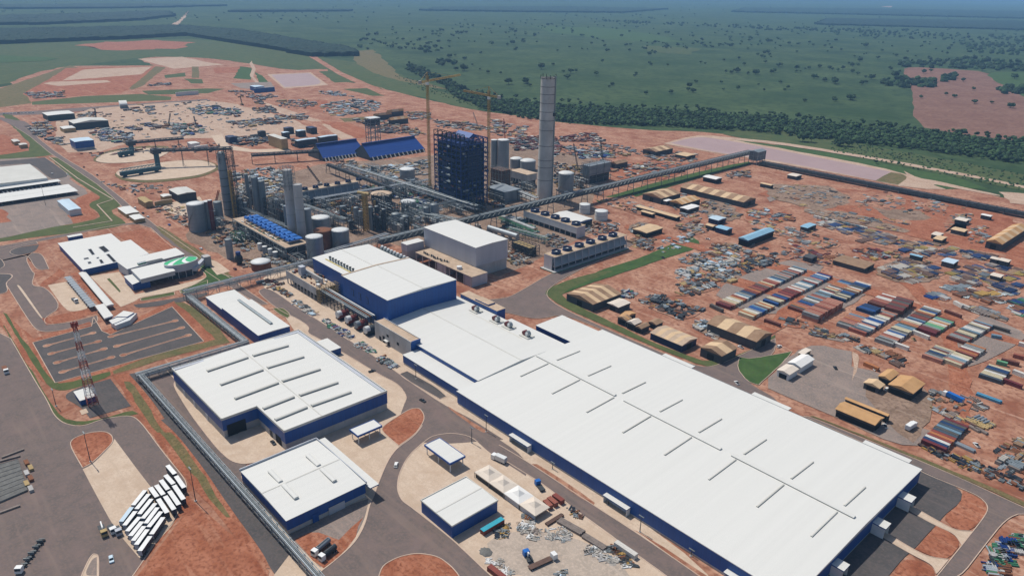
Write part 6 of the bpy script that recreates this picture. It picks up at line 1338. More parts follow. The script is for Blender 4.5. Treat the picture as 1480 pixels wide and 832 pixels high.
# bus on apron
px = W4(*T4, [(520, 505)])[0]; make_truck('white flat truck on the beige bus apron', px, heading(px, W4(*T4, [(565, 550)])[0]), 'flat', 'white_paint', 'dark_steel', 10)
# lamp posts
def lamp(label, base, top_y, mm='dark_steel'):
    u, v = P(*base); h = solve_h(u, v, top_y); t = thing('lamp_post', label, 'lamp post', (u, v, 0), group='lamp posts')
    part(t, 'pole', lambda b: b.cyl(u, v, .22, 0, h, mm, 8, r2=.12)); part(t, 'lamp_head', lambda b: b.box(u - 1.4, u + 1.4, v - .25, v + .25, h - .2, h + .05, 'steel')); part(t, 'footing', lambda b: b.cyl(u, v, .6, 0, .4, 'concrete_wall', 8))
for lb, bx_, ty in (('lamp post on the red teardrop island', Q(*B0, 484, 222), 607 + 65 / 3.7), ('lamp post at the tip of the red field', Q(*B0, 1046, 432), 607 + 255 / 3.7), ('lamp post beside the telecom hut', Q(*A0, 300, 690), 400 + 600 / 3.7), ('lamp post beside the street by the big warehouse canopy', Q(*C0, 1267, 62), 600), ('lamp post at the entrance of the loop street', Q(*C0, 1190, 122), 607 + 40 / 3.7), ('lamp post by the second warehouse canopy', Q(*G0, 757, 598), 607 + 512 / 3.7),
        ('lamp post in the gravel yard beyond the parking sheds', Q(0, 200, 245, 360), 200 + 255 / 3.7), ('lamp post near the grey panel block', Q(*D0, 892, 545), 400 + 470 / 3.7), ('lamp post by the first warehouse canopy', Q(*G0, 290, 262), 607 + 225 / 3.7), ('lamp post between first and second warehouse canopies', Q(*G0, 590, 455), 607 + 415 / 3.7), ('lamp post at the right bottom street edge', Q(*G0, 1030, 725), 607 + 690 / 3.7), ('tall grey pylon-like pole in the scrub right of the reservoir', W4(1180, 200, 300, [(672, 155)])[0], 200 + 75 * .203)):
    lamp(lb, bx_, ty, 'galv' if 'pylon' in lb else 'dark_steel')
# ================================================================ YARDS ON THE RIGHT
for m_, pts in (('bare_earth', [(1080, 480), (1110, 465), (1150, 430), (1100, 425), (1010, 395), (1012, 385), (1105, 412), (1160, 425), (1175, 440), (1130, 475), (1100, 492)]), ('bare_earth', [(905, 325), (960, 340), (1080, 372), (1200, 398), (1330, 440), (1440, 480), (1500, 500), (1500, 508), (1430, 488), (1320, 448), (1190, 406), (1070, 379), (955, 347), (900, 330)]), ('bare_earth', [(1310, 390), (1340, 420), (1380, 470), (1390, 520), (1410, 560), (1400, 620), (1380, 600), (1370, 530), (1360, 480), (1320, 425), (1290, 400)]), ('bare_earth', [(985, 400), (1030, 385), (1085, 365), (1090, 370), (1035, 392), (990, 408)]), ('plant_ground', [(1240, 560), (1290, 545), (1340, 560), (1350, 600), (1320, 640), (1290, 620)]), ('plant_ground', [(1010, 290), (1050, 285), (1060, 300), (1020, 310)]), ('grey_gravel', [(1108, 285), (1140, 276), (1146, 282), (1112, 292)]), ('red_earth', [(1140, 270), (1240, 276), (1300, 290), (1230, 300), (1150, 290)]), ('plant_ground', [(1260, 300), (1330, 305), (1350, 318), (1290, 320)])):
    ground('path', m_, pts, rag=1.6, step=9)
mat('shed_roof', '9c8066', .8, .12, .2, '86694f')
mat('shed_strip', 'd2b48e', .7, .08, .2)
mat('shed_wall', '4b4d50', .8, .12, .2)
mat('tan_roof', 'c79c6c', .8, .1, .15, 'b48a5c')
mat('cyan_roof', '8fb9cf', .5, .08, .2)
mat('tent_white', 'e2e0db', .7, .03, .2)
mat('paint_maroon', '6f2f33', .65, .14, .5)
mat('tent_cream', 'd8cbbb', .7, .04, .2)
def shed(label, L, Rr, h, rise, axis, stripes=0, roof='shed_roof', wall='shed_wall', strip='shed_strip', open_=False, name='yard_shed', cat='shed'):
    u0, v0 = P(*L, h); u1, v1 = P(*Rr, h)
    if u1 < u0: u0, u1 = u1, u0
    if v1 < v0: v0, v1 = v1, v0
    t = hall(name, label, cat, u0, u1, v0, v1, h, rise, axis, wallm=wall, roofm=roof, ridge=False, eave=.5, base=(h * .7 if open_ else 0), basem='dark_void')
    rf = [c for c in t.children if c.name.startswith('roof')][0]
    for k in range(stripes):
        f = (k + .75) / (stripes + .5)
        if axis == 'u':
            x = u0 + (u1 - u0) * f; w = (u1 - u0) / (stripes * 5); c = (v0 + v1) / 2
            b = MB(); b.add([(x - w, v0 - .5, h + .19), (x + w, v0 - .5, h + .19), (x + w, c, h + rise + .19), (x - w, c, h + rise + .19), (x + w, v1 + .5, h + .19), (x - w, v1 + .5, h + .19)], [(0, 1, 2, 3), (3, 2, 4, 5)], strip)
        else:
            y = v0 + (v1 - v0) * f; w = (v1 - v0) / (stripes * 5); c = (u0 + u1) / 2
            b = MB(); b.add([(u1 + .5, y - w, h + .19), (u1 + .5, y + w, h + .19), (c, y + w, h + rise + .19), (c, y - w, h + rise + .19), (u0 - .5, y + w, h + .19), (u0 - .5, y - w, h + .19)], [(0, 1, 2, 3), (3, 2, 4, 5)], strip)
        b.build('roof_strip', rf)
    dv = (u0 + u1) / 2 if axis == 'v' else u0 + (u1 - u0) * .3
    if axis == 'v': part(t, 'door', lambda b: b.box(dv - 2.5, dv + 2.5, v0 - .12, v0 - .02, 0, h * .75, 'dark_void'))
    else: part(t, 'door', lambda b: b.box(u1 + .02, u1 + .12, (v0 + v1) / 2 - 2.5, (v0 + v1) / 2 + 2.5, 0, h * .75, 'dark_void'))
    return t
uq = lambda x, y: W4(*U5, [(x, y)])[0]
eq = lambda x, y: Q(*E0, x, y); fq = lambda x, y: Q(*F0, x, y); kq = lambda x, y: Q(720, 200, x, y); lq = lambda x, y: Q(1080, 200, x, y)
shed('long brown shed with five cream roof strips right of the conveyor', uq(412, 545), uq(948, 625), 6, 3, 'u', 5)
shed('brown shed with two cream strips facing the conveyor', uq(143, 592), uq(412, 588), 6.5, 3.2, 'v', 2)
shed('brown shed with orange and cream strips next to the two-strip shed', uq(335, 645), uq(552, 630), 5.5, 2.6, 'v', 3, roof='tan_roof')
shed('long thin cream-roofed shelter below the two-strip shed', uq(95, 682), uq(412, 752), 4, .4, 'u', 0, roof='shed_strip', open_=True)
shed('small cream shelter beside the long thin shelter', uq(130, 716), uq(230, 732), 4, .4, 'u', 0, roof='shed_strip', open_=True)
shed('brown striped shed on the grass edge behind the white flat block', eq(367, 90), eq(655, 90), 6, 3, 'v', 3)
shed('large brown shed with two cream strips beside the container rows', eq(1120, 248), eq(1462, 302), 6.5, 3, 'u', 2)
shed('smaller brown shed with one cream strip below the large brown shed', eq(1083, 378), eq(1275, 380), 6, 2.4, 'v', 1)
shed('white-roofed lean-to beside the brown shed on the grass edge', eq(585, 140), eq(705, 138), 4.5, .8, 'v', 0, roof='tent_cream')
shed('brown hipped site kitchen roof, left of a close pair', eq(640, 215), eq(712, 222), 5, 1.5, 'v', 1, roof='shed_roof', strip='tan_roof')
shed('cream hipped site kitchen roof, right of a close pair', eq(690, 240), eq(765, 240), 5, 1.5, 'v', 0, roof='tent_cream')
shed('orange-tan roofed canteen hut near the roadside grass', eq(655, 205), eq(735, 195), 5, 1.4, 'u', 0, roof='tan_roof')
shed('grey-brown hut between the kitchen roofs and the wide canteen', eq(735, 265), eq(808, 258), 4, 1.2, 'v', 0)
shed('dark hut behind the grey-brown hut', eq(805, 240), eq(880, 240), 4, 1.2, 'v', 0)
shed('wide beige folded-roof canteen with blue walls', eq(815, 298), eq(1062, 328), 5, 1.6, 'u', 3, roof='beige_roof', wall='clad_navy', strip='shed_strip')
shed('wide tan-roofed workshop nearest the big warehouse', fq(475, 705), fq(727, 752), 5, 1.5, 'u', 0, roof='tan_roof', open_=True)
shed('thin tan-roofed strip shed behind the wide tan workshop', fq(525, 652), fq(757, 735), 4.5, .7, 'u', 0, roof='tan_roof', open_=True)
shed('square tan gabled shed on the gravel yard', fq(757, 575), fq(947, 570), 5.5, 1.8, 'v', 0, roof='tan_roof', open_=True)
shed('small tan barrel shed left of the square tan shed', fq(703, 530), fq(808, 515), 4.5, 1.4, 'v', 0, roof='tan_roof', open_=True)
shed('pyramid-roofed beige hut in the gravel yard', fq(625, 565), fq(732, 575), 4, 1.6, 'v', 0, roof='shed_strip')
shed('larger white marquee on dark gravel behind the big warehouse', fq(220, 458), fq(355, 440), 4.5, 1.5, 'v', 0, roof='tent_white', wall='tent_white', name='marquee', cat='marquee')
shed('smaller cream marquee on dark gravel behind the big warehouse', fq(162, 497), fq(272, 492), 4.5, 1.0, 'v', 0, roof='tent_cream', wall='tent_white', name='marquee', cat='marquee')
shed('low cream cabin at the end of the marquees', fq(275, 405), fq(340, 390), 3.5, .3, 'u', 0, roof='tent_cream', wall='tan_paint')
shed('light blue roofed open shed above the equipment dump', kq(1285, 532), kq(1476, 492), 6.5, 1.6, 'v', 0, roof='cyan_roof', wall='clad_navy', open_=True)
shed('small light blue roofed hut left of the larger light blue shed', kq(1163, 475), kq(1252, 480), 5, 1, 'u', 0, roof='cyan_roof', wall='clad_navy')
shed('pale blue hut behind the small light blue hut', kq(1125, 425), kq(1218, 425), 5, .8, 'u', 0, roof='ice_roof', wall='clad_navy')
shed('beige hut left of the light blue huts', kq(1110, 462), kq(1165, 466), 4, .8, 'u', 0, roof='shed_strip')
shed('tan canopy shed right of the near cooling tower', kq(720, 484), kq(880, 478), 5, .8, 'v', 0, roof='shed_strip', open_=True)
shed('white pavilion roof right of the conveyor', uq(572, 470), uq(708, 478), 5.5, .8, 'u', 0, roof='tent_white', open_=True)
shed('white-roofed hut beside the striped orange shed', uq(408, 690), uq(545, 680), 4.5, .6, 'v', 0, roof='tent_white')
shed('white flat lean-to between the two striped sheds', uq(290, 640), uq(350, 635), 4.5, .3, 'u', 0, roof='tent_white')
shed('brown shed with light gable left of the reservoir end', uq(145, 275), uq(358, 268), 7, 3, 'v', 2)
shed('brown shed half hidden behind the precipitator', kq(600, 130), kq(692, 125), 7, 2.4, 'v', 0)
shed('cream open-square canteen below the reservoir', uq(375, 310), uq(520, 312), 5, .6, 'u', 0, roof='shed_strip')
shed('dark-sided tan shed at the right picture edge', lq(1278, 548), lq(1500, 478), 7, 3, 'v', 4, roof='tan_roof', wall='shed_wall')
for i, (a_, c_, rf) in enumerate((((215, 195), (292, 195), 'tent_cream'), ((70, 240), (140, 248), 'shed_strip'), ((1250, 408), (1310, 412), 'tent_white'), ((1110, 432), (1190, 432), 'tent_cream'), ((985, 512), (1050, 508), 'tent_cream'), ((995, 535), (1068, 528), 'shed_strip'), ((1090, 485), (1180, 488), 'shed_strip'), ((870, 620), (940, 630), 'cyan_roof'), ((1040, 655), (1130, 652), 'ice_roof'), ((1300, 640), (1350, 640), 'tent_cream'), ((1345, 650), (1410, 650), 'tent_cream'), ((285, 470), (370, 460), 'cyan_roof'), ((300, 630), (375, 628), 'shed_wall'), ((1300, 730), (1370, 730), 'tent_cream'))):
    shed('small site hut with %s roof, %s of the huts strewn over the red yard' % ({'tent_cream': 'cream', 'shed_strip': 'beige', 'tent_white': 'white', 'cyan_roof': 'light blue', 'ice_roof': 'pale', 'shed_wall': 'dark'}[rf], ordinal(i)), lq(*a_), lq(*c_), 4.5, .5, 'u', 0, roof=rf, name='site_hut', cat='hut')
pt = [P(*lq(455, 650), 4), P(*lq(680, 672), 4)]
shed('low brown-walled open store in the middle of the red yard', lq(458, 650), lq(680, 668), 4, .3, 'u', 0, roof='shed_roof')
# --- peaked tents beside the street
ZB = lambda x, y: (660 + x * .13514, 640 + y * .13514)
tA, tB, tN = P(*ZB(200, 300), 3.6), P(*ZB(830, 780), 3.6), P(*ZB(1000, 680), 3.6)
tw_, td = (tB[0] - tA[0]) / 4, 9.5
for i in range(4):
    x0 = tA[0] + tw_ * i; x1 = x0 + tw_; y0 = (tA[1] + tB[1]) / 2; y1 = max(y0 + 8, tN[1]); h = 3.4; mm = 'tent_white' if i == 2 else 'tent_cream'
    t = thing('peaked_tent', '%s peaked tent, %s of the four joined along the street' % ('white' if i == 2 else 'cream', ordinal(i)), 'tent', (x0, y0, 0), group='peaked tents along the street')
    cx_, cy_ = (x0 + x1) / 2, (y0 + y1) / 2
    part(t, 'canvas', lambda b: b.add([(x0, y0, h), (x1, y0, h), (x1, y1, h), (x0, y1, h), (cx_, cy_, h + 2.6), (x0 + tw_ * .28, y0 + (y1 - y0) * .28, h + .9), (x1 - tw_ * .28, y0 + (y1 - y0) * .28, h + .9), (x1 - tw_ * .28, y1 - (y1 - y0) * .28, h + .9), (x0 + tw_ * .28, y1 - (y1 - y0) * .28, h + .9)], [(0, 1, 6, 5), (1, 2, 7, 6), (2, 3, 8, 7), (3, 0, 5, 8), (5, 6, 4), (6, 7, 4), (7, 8, 4), (8, 5, 4)], mm))
    part(t, 'valance', lambda b: (b.bar((x0, y0, h - .2), (x1, y0, h - .2), .08, .5, mm), b.bar((x1, y0, h - .2), (x1, y1, h - .2), .08, .5, mm)))
    for sx, sy in ((x0, y0), (x1 - .1, y0), (x0, y1), (x1 - .1, y1)): part(t, 'pole', lambda b: b.cyl(sx, sy, .12, 0, h, 'steel', 6))
    part(t, 'side_wall', lambda b: b.box(x0 + .3, x1 - .3, y0 + .4, y0 + .5, 0, h - .4, 'dark_steel' if i < 2 else 'grey_clad'))
# ================================================================ SHIPPING CONTAINERS
CC = {'rust red': '8a4438', 'brick red': '9c5a48', 'salmon': 'b07a66', 'blue': '2a5590', 'dark blue': '223f66', 'grey': '8f918f', 'white': 'd8d4cb', 'cream': 'c9bd9e', 'brown': '6e4236', 'green': '6aa57c', 'steel blue': '6f8ea0', 'orange': 'b57447', 'maroon': '6f2f33', 'dark grey': '5a5752', 'turquoise': '2fa0b4', 'navy grey': '4a5560'}
CM = {}
def cont_mesh(c, L=12.0, hz=2.6):
    k = (c, L, hz)
    if k in CM: return CM[k]
    mm = 'paint_' + c.replace(' ', '_'); mat(mm, CC[c], .65, .14, .5, streak=(.6, 3, 1))
    b = MB(); w = 1.2
    b.box(.08, L - .08, -w + .05, w - .05, .12, hz - .1, mm)
    b.box(0, L, -w, w, hz - .1, hz, mm)
    for x in (0, L - .16):
        for y in (-w, w - .16): b.box(x, x + .16, y, y + .16, 0, hz - .1, mm)
    for s in (-w, w - .1): b.box(.16, L - .16, s, s + .1, .02, .17, mm)
    d = MB(); d.box(L - .07, L + .03, -w + .2, w - .2, .25, hz - .25, mm)
    r_ = MB()
    for j in range(int(L / 1.0)): r_.box(.4 + j * 1.0, .7 + j * 1.0, -w + .1, w - .1, hz, hz + .035, mm)
    CM[k] = (b.mesh('body'), d.mesh('door'), r_.mesh('roof_ribs'))
    return CM[k]
def container(label, u, v, ang, c, z=0.0, L=12.0, group='shipping containers'):
    t = thing('shipping_container', label, 'container', (u, v, z), ang, group)
    for n_, me_ in zip(('body', 'door', 'roof_ribs'), cont_mesh(c, L)):
        o = bpy.data.objects.new(n_, me_); col.objects.link(o); o.parent = t
    return t
z7 = lambda x, y: (980 + x * .13514, 340 + y * .13514); z8 = lambda x, y: (1130 + x * .13514, 380 + y * .13514); z9 = lambda x, y: (1280 + x * .13514, 380 + y * .13514); za_ = lambda x, y: (1280 + x * .13514, 470 + y * .13514); zc = lambda x, y: (1300 + x * .1682, 580 + y * .1682)
NC = [0]
def crow(rowname, S, E, cols, hz=2.6, stack=1, ang_off=0.0):
    """row of containers side by side from near-left roof corner S to far-left corner E"""
    h = 2.6 * stack
    p, q = P(*S, h), P(*E, h); d = Vector((q[0] - p[0], q[1] - p[1])); Ld = d.length; d.normalize()
    pitch = 2.66; n = max(1, round(Ld / pitch)); pitch = Ld / n
    ang = math.atan2(d.y, d.x) - math.pi / 2
    for i in range(n):
        c = cols[i % len(cols)] if i < len(cols) else R.choice(cols)
        cx_, cy_ = p[0] + d.x * pitch * (i + .5), p[1] + d.y * pitch * (i + .5)
        j = R.uniform(-.35, .35); cx_ += math.cos(ang) * j; cy_ += math.sin(ang) * j
        for s in range(stack):
            NC[0] += 1
            container('%s container, %s along the %s%s' % (c, ordinal(i), rowname, '' if stack == 1 else (', lower tier' if s == 0 else ', upper tier')), cx_, cy_, ang, c if s == stack - 1 else R.choice(cols), s * 2.6)
crow('row beside the equipment dump', z7(405, 715), z7(1235, 322), ['maroon', 'brown', 'salmon', 'cream', 'cream', 'white', 'cream', 'orange', 'rust red', 'white', 'steel blue', 'grey', 'navy grey', 'dark blue', 'brown', 'rust red', 'orange', 'brown', 'brick red', 'maroon', 'brown', 'dark grey', 'salmon', 'orange', 'cream', 'rust red', 'brick red', 'salmon', 'white', 'steel blue', 'dark blue', 'grey', 'dark grey', 'grey', 'salmon'])
crow('short row below the blue double', z7(640, 815), z7(885, 700), ['cream', 'orange', 'cream', 'white', 'grey', 'blue', 'blue', 'steel blue', 'brown'])
crow('second long yard row', z7(905, 682), z8(395, 92), ['blue', 'dark grey', 'cream', 'cream', 'maroon', 'blue', 'dark blue', 'salmon', 'maroon', 'rust red', 'maroon', 'brown', 'maroon', 'brick red', 'white', 'salmon', 'white', 'grey', 'steel blue', 'white', 'white', 'steel blue', 'navy grey', 'rust red', 'white', 'grey', 'grey', 'salmon', 'blue', 'steel blue', 'blue', 'white'])
crow('third long yard row', z8(62, 458), z8(640, 172), ['brown', 'dark grey', 'orange', 'salmon', 'brick red', 'dark blue', 'blue', 'dark grey', 'grey', 'white', 'dark grey', 'steel blue', 'salmon', 'rust red', 'grey', 'steel blue', 'dark grey', 'steel blue', 'white', 'rust red', 'dark grey', 'cream', 'orange'])
crow('stacked block of the third row', z8(215, 515), z8(500, 365), ['grey', 'salmon', 'salmon', 'brick red', 'salmon', 'salmon', 'brown', 'brick red', 'salmon', 'salmon', 'brick red', 'salmon'], stack=2)
crow('far half of the stacked third row', z8(510, 345), z8(800, 188), ['dark blue', 'cream', 'dark grey', 'cream', 'navy grey', 'dark blue', 'blue', 'dark grey', 'brown', 'cream', 'orange', 'white'])
crow('pale left block of the fourth row', z8(582, 636), z8(800, 490), ['grey', 'dark grey', 'salmon', 'salmon', 'brick red', 'orange', 'salmon', 'salmon', 'steel blue'])
crow('blue tall pair of the fourth row', z8(800, 472), z8(890, 425), ['dark blue', 'blue', 'dark blue'], stack=2)
crow('far left block of the fourth row', z8(920, 412), z8(1080, 318), ['brown', 'brown', 'rust red', 'salmon', 'brick red', 'white', 'white'])
crow('striped right block of the fourth row', z8(716, 690), z8(1080, 478), ['brick red', 'navy grey', 'grey', 'steel blue', 'white', 'salmon', 'dark blue', 'white', 'white', 'blue', 'blue', 'white', 'grey', 'white', 'cream', 'rust red', 'salmon', 'grey'])
crow('far right block of the fourth row', z8(1100, 465), z8(1240, 350), ['brown', 'maroon', 'brown', 'dark grey', 'brown', 'rust red', 'dark grey', 'dark grey'], stack=2)
crow('left block of the fifth row', Q(*F0, 680, 327), z9(420, 452), ['grey', 'dark grey', 'grey', 'salmon', 'brick red', 'white', 'white', 'blue', 'grey', 'dark grey', 'cream', 'cream', 'steel blue', 'steel blue', 'dark grey', 'orange', 'salmon', 'cream', 'white', 'dark blue', 'steel blue', 'brown', 'rust red', 'brown'])
crow('right block of the fifth row', z9(340, 690), z9(560, 560), ['maroon', 'maroon', 'brown', 'grey', 'green', 'green', 'cream', 'white', 'orange', 'cream', 'steel blue'])
crow('near left cluster of the sixth row', za_(390, 308), za_(540, 205), ['salmon', 'grey', 'navy grey', 'dark blue', 'cream', 'brown'])
crow('near right cluster of the sixth row', za_(592, 350), za_(725, 272), ['cream', 'salmon', 'grey', 'steel blue', 'white'])
crow('small group of the sixth row', za_(745, 265), za_(875, 178), ['brick red', 'orange', 'rust red', 'white', 'grey'])
crow('far block of the sixth row', za_(655, 112), z9(960, 605), ['brown', 'grey', 'grey', 'rust red', 'dark grey', 'cream', 'cream', 'dark grey', 'steel blue', 'white', 'white', 'grey', 'dark grey'])
crow('group by the turquoise beams at right', za_(1005, 520), za_(1110, 408), ['navy grey', 'cream', 'cream', 'white', 'dark grey', 'dark blue', 'dark blue'])
crow('row nearest the big warehouse', zc(185, 325), zc(392, 130), ['maroon', 'dark blue', 'white', 'rust red', 'orange', 'rust red', 'navy grey', 'dark grey', 'steel blue', 'navy grey', 'dark blue'])
SING = [('white', z9(290, 712), z9(470, 782), 'white single container on red ground beside the fifth row'), ('white', za_(80, 172), za_(250, 232), 'white single container at the near end of the fifth row'), ('brown', z9(640, 495), z9(820, 560), 'brown single container behind the fifth row'), ('dark grey', z9(1145, 660), z9(1335, 718), 'dark single container right of the sixth row'), ('steel blue', z9(1135, 760), z9(1245, 780), 'short blue container alone on red ground'), ('maroon', za_(1250, 560), za_(1465, 640), 'dark red single container beside the right edge group'), ('white', za_(1370, 470), za_(1500, 520), 'white single container at the right picture edge'), ('brown', za_(1240, 350), za_(1440, 400), 'brown single container behind the turquoise short one'), ('green', za_(1190, 370), za_(1310, 400), 'turquoise-green short container pair end'), ('brick red', za_(1370, 300), za_(1490, 330), 'brick red container at the right picture edge'), ('white', za_(1430, 175), za_(1520, 200), 'pale container high at the right picture edge'),
        ('brown', Q(*F0, 95, 222), Q(*F0, 180, 252), 'brown container beside the gravel heap'), ('dark grey', z7(350, 730), z7(500, 800), 'dark container skewed off the first row'), ('orange', Q(*F0, 628, 452), Q(*F0, 705, 485), 'pale orange container on the gravel yard'), ('white', z9(740, 400), z9(830, 450), 'left white cabin of the pair behind the rows'), ('white', z9(800, 430), z9(905, 470), 'right-hand white cabin of the pair behind the rows'),
        ('brick red', ZB(945, 600), ZB(1010, 670), 'left red container at the end of the peaked tents'), ('brick red', ZB(985, 570), ZB(1070, 640), 'middle red container at the end of the peaked tents'), ('rust red', ZB(1040, 540), ZB(1140, 612), 'right-hand red container at the end of the peaked tents'), ('rust red', (696.5, 766), (727, 748), 'red container with turquoise roof beside the small blue store'), ('rust red', (707, 816), (730, 834), 'red container at the bottom edge of the pipe yard'), ('white', (890, 781), (920, 801), 'long white container beside the pipe stacks')]
for c, a_, e_, lb in SING:
    p, q = P(*a_, 2.6), P(*e_, 2.6); L_ = math.hypot(q[0] - p[0], q[1] - p[1]); container(lb, p[0], p[1], math.atan2(q[1] - p[1], q[0] - p[0]), c, 0, max(4.5, min(12.0, round(L_ * 2) / 2)), group='single containers')
    if 'turquoise roof' in lb:
        b = MB(); mat('paint_turquoise', '2fa0b4', .6, .08, .5); b.box(-.05, min(12.0, round(L_ * 2) / 2) + .05, -1.25, 1.25, 2.65, 2.75, 'paint_turquoise'); b.build('roof_sheet', [o for o in col.objects if o.get('label') == lb][0], local=True)
# row of little huts along the yard track
for i in range(15):
    x, y = 355 + i * 18.5, 415 + i * 4.2
    u, v = P(*lq(x, y + 8), 0); c = ['white', 'white', 'cream', 'white', 'dark grey', 'white', 'grey', 'dark grey', 'grey', 'steel blue', 'grey', 'grey', 'steel blue', 'white', 'white'][i]
    container('small %s cabin, %s from the left in the line beside the yard track' % (c, ordinal(i)), u, v, -.15, c, 0, 5.0, 'cabins along the yard track')
# ================================================================ LAYDOWN CLUTTER (uncountable material heaps)
def inpoly(x, y, pts):
    r_ = False; n = len(pts); j = n - 1
    for i in range(n):
        if (pts[i][1] > y) != (pts[j][1] > y) and x < (pts[j][0] - pts[i][0]) * (y - pts[i][1]) / (pts[j][1] - pts[i][1]) + pts[i][0]: r_ = not r_
        j = i
    return r_
PAL = {'mixed': ['steel', 'galv', 'dark_steel', 'rust', 'dust_white', 'tan_paint', 'brown_steel', 'plank', 'tank_grey', 'shed_roof'], 'dark': ['dark_steel', 'steel', 'brown_steel', 'dark_steel', 'rust', 'galv', 'frame_dark', 'orange_steel'], 'blue': ['tarp_blue', 'clad_navy', 'tarp_blue', 'tarp_yellow', 'steel', 'brown_steel', 'dust_white', 'brown_steel', 'plank', 'shed_roof'], 'pale': ['dust_white', 'dust_white', 'galv', 'concrete_wall', 'ice_roof', 'dark_steel', 'steel', 'tan_paint'], 'maroon': ['red_machine', 'brown_steel', 'paint_maroon', 'rust', 'dark_steel', 'galv', 'dust_white'], 'pipe': ['galv', 'steel', 'dark_steel', 'silver', 'concrete_wall', 'rust', 'green_steel', 'frame_blue'], 'beam': ['dust_white', 'concrete_wall', 'plank', 'galv', 'dust_white', 'white_paint']}
def clutter(name, px, n, pal, s=(1, 4), hmax=2.0, ang=0.0, long_=3.0, jit=.08):
    """heaps laid in small parallel batches: pipes, beams, crates and plates of one kind together"""
    pts = [P(*p) for p in px]; x0, x1 = min(p[0] for p in pts), max(p[0] for p in pts); y0, y1 = min(p[1] for p in pts), max(p[1] for p in pts)
    cx0, cy0 = sum(p[0] for p in pts) / len(pts), sum(p[1] for p in pts) / len(pts)
    if name in ('laydown_materials', 'pipe_stock', 'steel_scrap') and cx0 > -640:
        ground('terrain', R.choice(['plant_ground', 'red_earth', 'red_earth', 'bare_earth']), [(cx0 + (p[0] - cx0) * 1.12, cy0 + (p[1] - cy0) * 1.12) for p in pts], rag=2.2, step=7, metres=True)
    b = MB(); k = 0; tries = 0; n = int(n * 2.9)
    while k < n and tries < n * 30:
        tries += 1; gx, gy = R.uniform(x0, x1), R.uniform(y0, y1)
        if not inpoly(gx, gy, pts): continue
        m0 = R.choice(PAL[pal]); base = (0 if R.random() < (.95 if name == 'pipe_stock' else .7) else math.pi / 2) + ang; kind = R.random() * (.74 if name == 'pipe_stock' else 1)
        w = R.uniform(*s) * R.choice([.18, .28, .4]); L = R.uniform(*s) * R.uniform(.8, long_ * .75); hh = min(hmax, .25 + w * R.uniform(.7, 2.2))
        cnt = R.randint(2, 7) if kind < .75 else 1
        if name == 'pipe_stock': cnt = R.randint(5, 11); L = max(L, 7.0); w = max(.45, min(w, 1.1)); hh = R.uniform(.6, hmax)
        if kind >= .9: w *= 2.4; L *= .5; hh = R.uniform(.6, hmax)
        for j in range(cnt):
            k += 1; a_ = base + R.uniform(-jit, jit) * (3 if kind > .75 else 1); m_ = m0 if R.random() < .88 else R.choice(PAL[pal])
            off = (j - cnt / 2) * (w * 1.15 + .1); sl = R.uniform(-.12, .12) * L; cx_, cy_ = gx - math.sin(base) * off + math.cos(base) * sl, gy + math.cos(base) * off + math.sin(base) * sl
            dx, dy = math.cos(a_) * L / 2, math.sin(a_) * L / 2
            if kind < .3:
                rr_ = min(.8, w * .5); b.pipe((cx_ - dx, cy_ - dy, rr_), (cx_ + dx, cy_ + dy, rr_), rr_, m_, 6)
            else: b.bar((cx_ - dx, cy_ - dy, hh / 2), (cx_ + dx, cy_ + dy, hh / 2), w, hh, m_)
    o = b.build(name); struct(o, 'stuff'); return o
cl = lambda n_, q_, pts, *a, **k: clutter(n_, [q_(*p) for p in pts], *a, **k)
cl('laydown_materials', z7, [(20, 240), (160, 210), (460, 150), (480, 190), (200, 330), (30, 330)], 130, 'mixed', (1.2, 3.5), 2.4, -.2)
cl('laydown_materials', z7, [(0, 380), (180, 340), (560, 200), (680, 230), (560, 360), (300, 400), (100, 500), (0, 560)], 260, 'pale', (1.2, 3.5), 2.4, -.2)
cl('laydown_materials', z7, [(280, 430), (560, 370), (680, 410), (600, 500), (380, 500)], 130, 'mixed', (1.2, 3.5), 2.2, -.2)
cl('laydown_materials', z7, [(650, 350), (760, 250), (880, 210), (1010, 260), (980, 320), (740, 400)], 160, 'dark', (1.2, 3.5), 2.2, -.2)
cl('laydown_materials', z7, [(0, 530), (200, 470), (420, 500), (430, 560), (260, 610), (0, 640)], 130, 'mixed', (1.2, 3.2), 2.2, -.2)
cl('laydown_materials', z7, [(370, 90), (600, 110), (790, 180), (760, 210), (560, 170), (400, 120)], 70, 'mixed', (1.5, 4), 2.6, -.2)
cl('steel_scrap', eq, [(755, 120), (860, 95), (1080, 170), (1050, 205), (960, 225), (790, 150)], 190, 'dark', (1.2, 3.6), 2.4, .2)
cl('laydown_materials', eq, [(660, 80), (740, 75), (730, 110), (650, 110)], 40, 'pipe', (1, 3), 1.5, .2)
cl('laydown_materials', eq, [(1045, 250), (1110, 235), (1180, 310), (1160, 335), (1060, 280)], 50, 'pale', (1.2, 3), 2.2, -.1)
cl('laydown_materials', fq, [(345, 290), (420, 295), (430, 325), (360, 320)], 40, 'dark', (1, 3), 2, .2)
cl('laydown_materials', fq, [(180, 225), (300, 230), (310, 270), (200, 260)], 40, 'mixed', (1, 3), 1.5, .2)
cl('laydown_materials', fq, [(590, 365), (740, 400), (850, 455), (800, 465), (600, 390)], 50, 'mixed', (1.5, 4), 1.8, -.25, 4)
cl('scrap_strip', H0 and (lambda x, y: Q(*H0, x, y)), [(900, 130), (1000, 150), (1200, 210), (1480, 330), (1480, 380), (1200, 270), (1000, 190)], 170, 'dark', (.7, 2.2), 1.2, -.2)
cl('laydown_materials', lambda x, y: Q(*H0, x, y), [(1330, 160), (1480, 90), (1560, 200), (1480, 310), (1380, 290)], 90, 'mixed', (1.2, 3.2), 2.2, -.1)
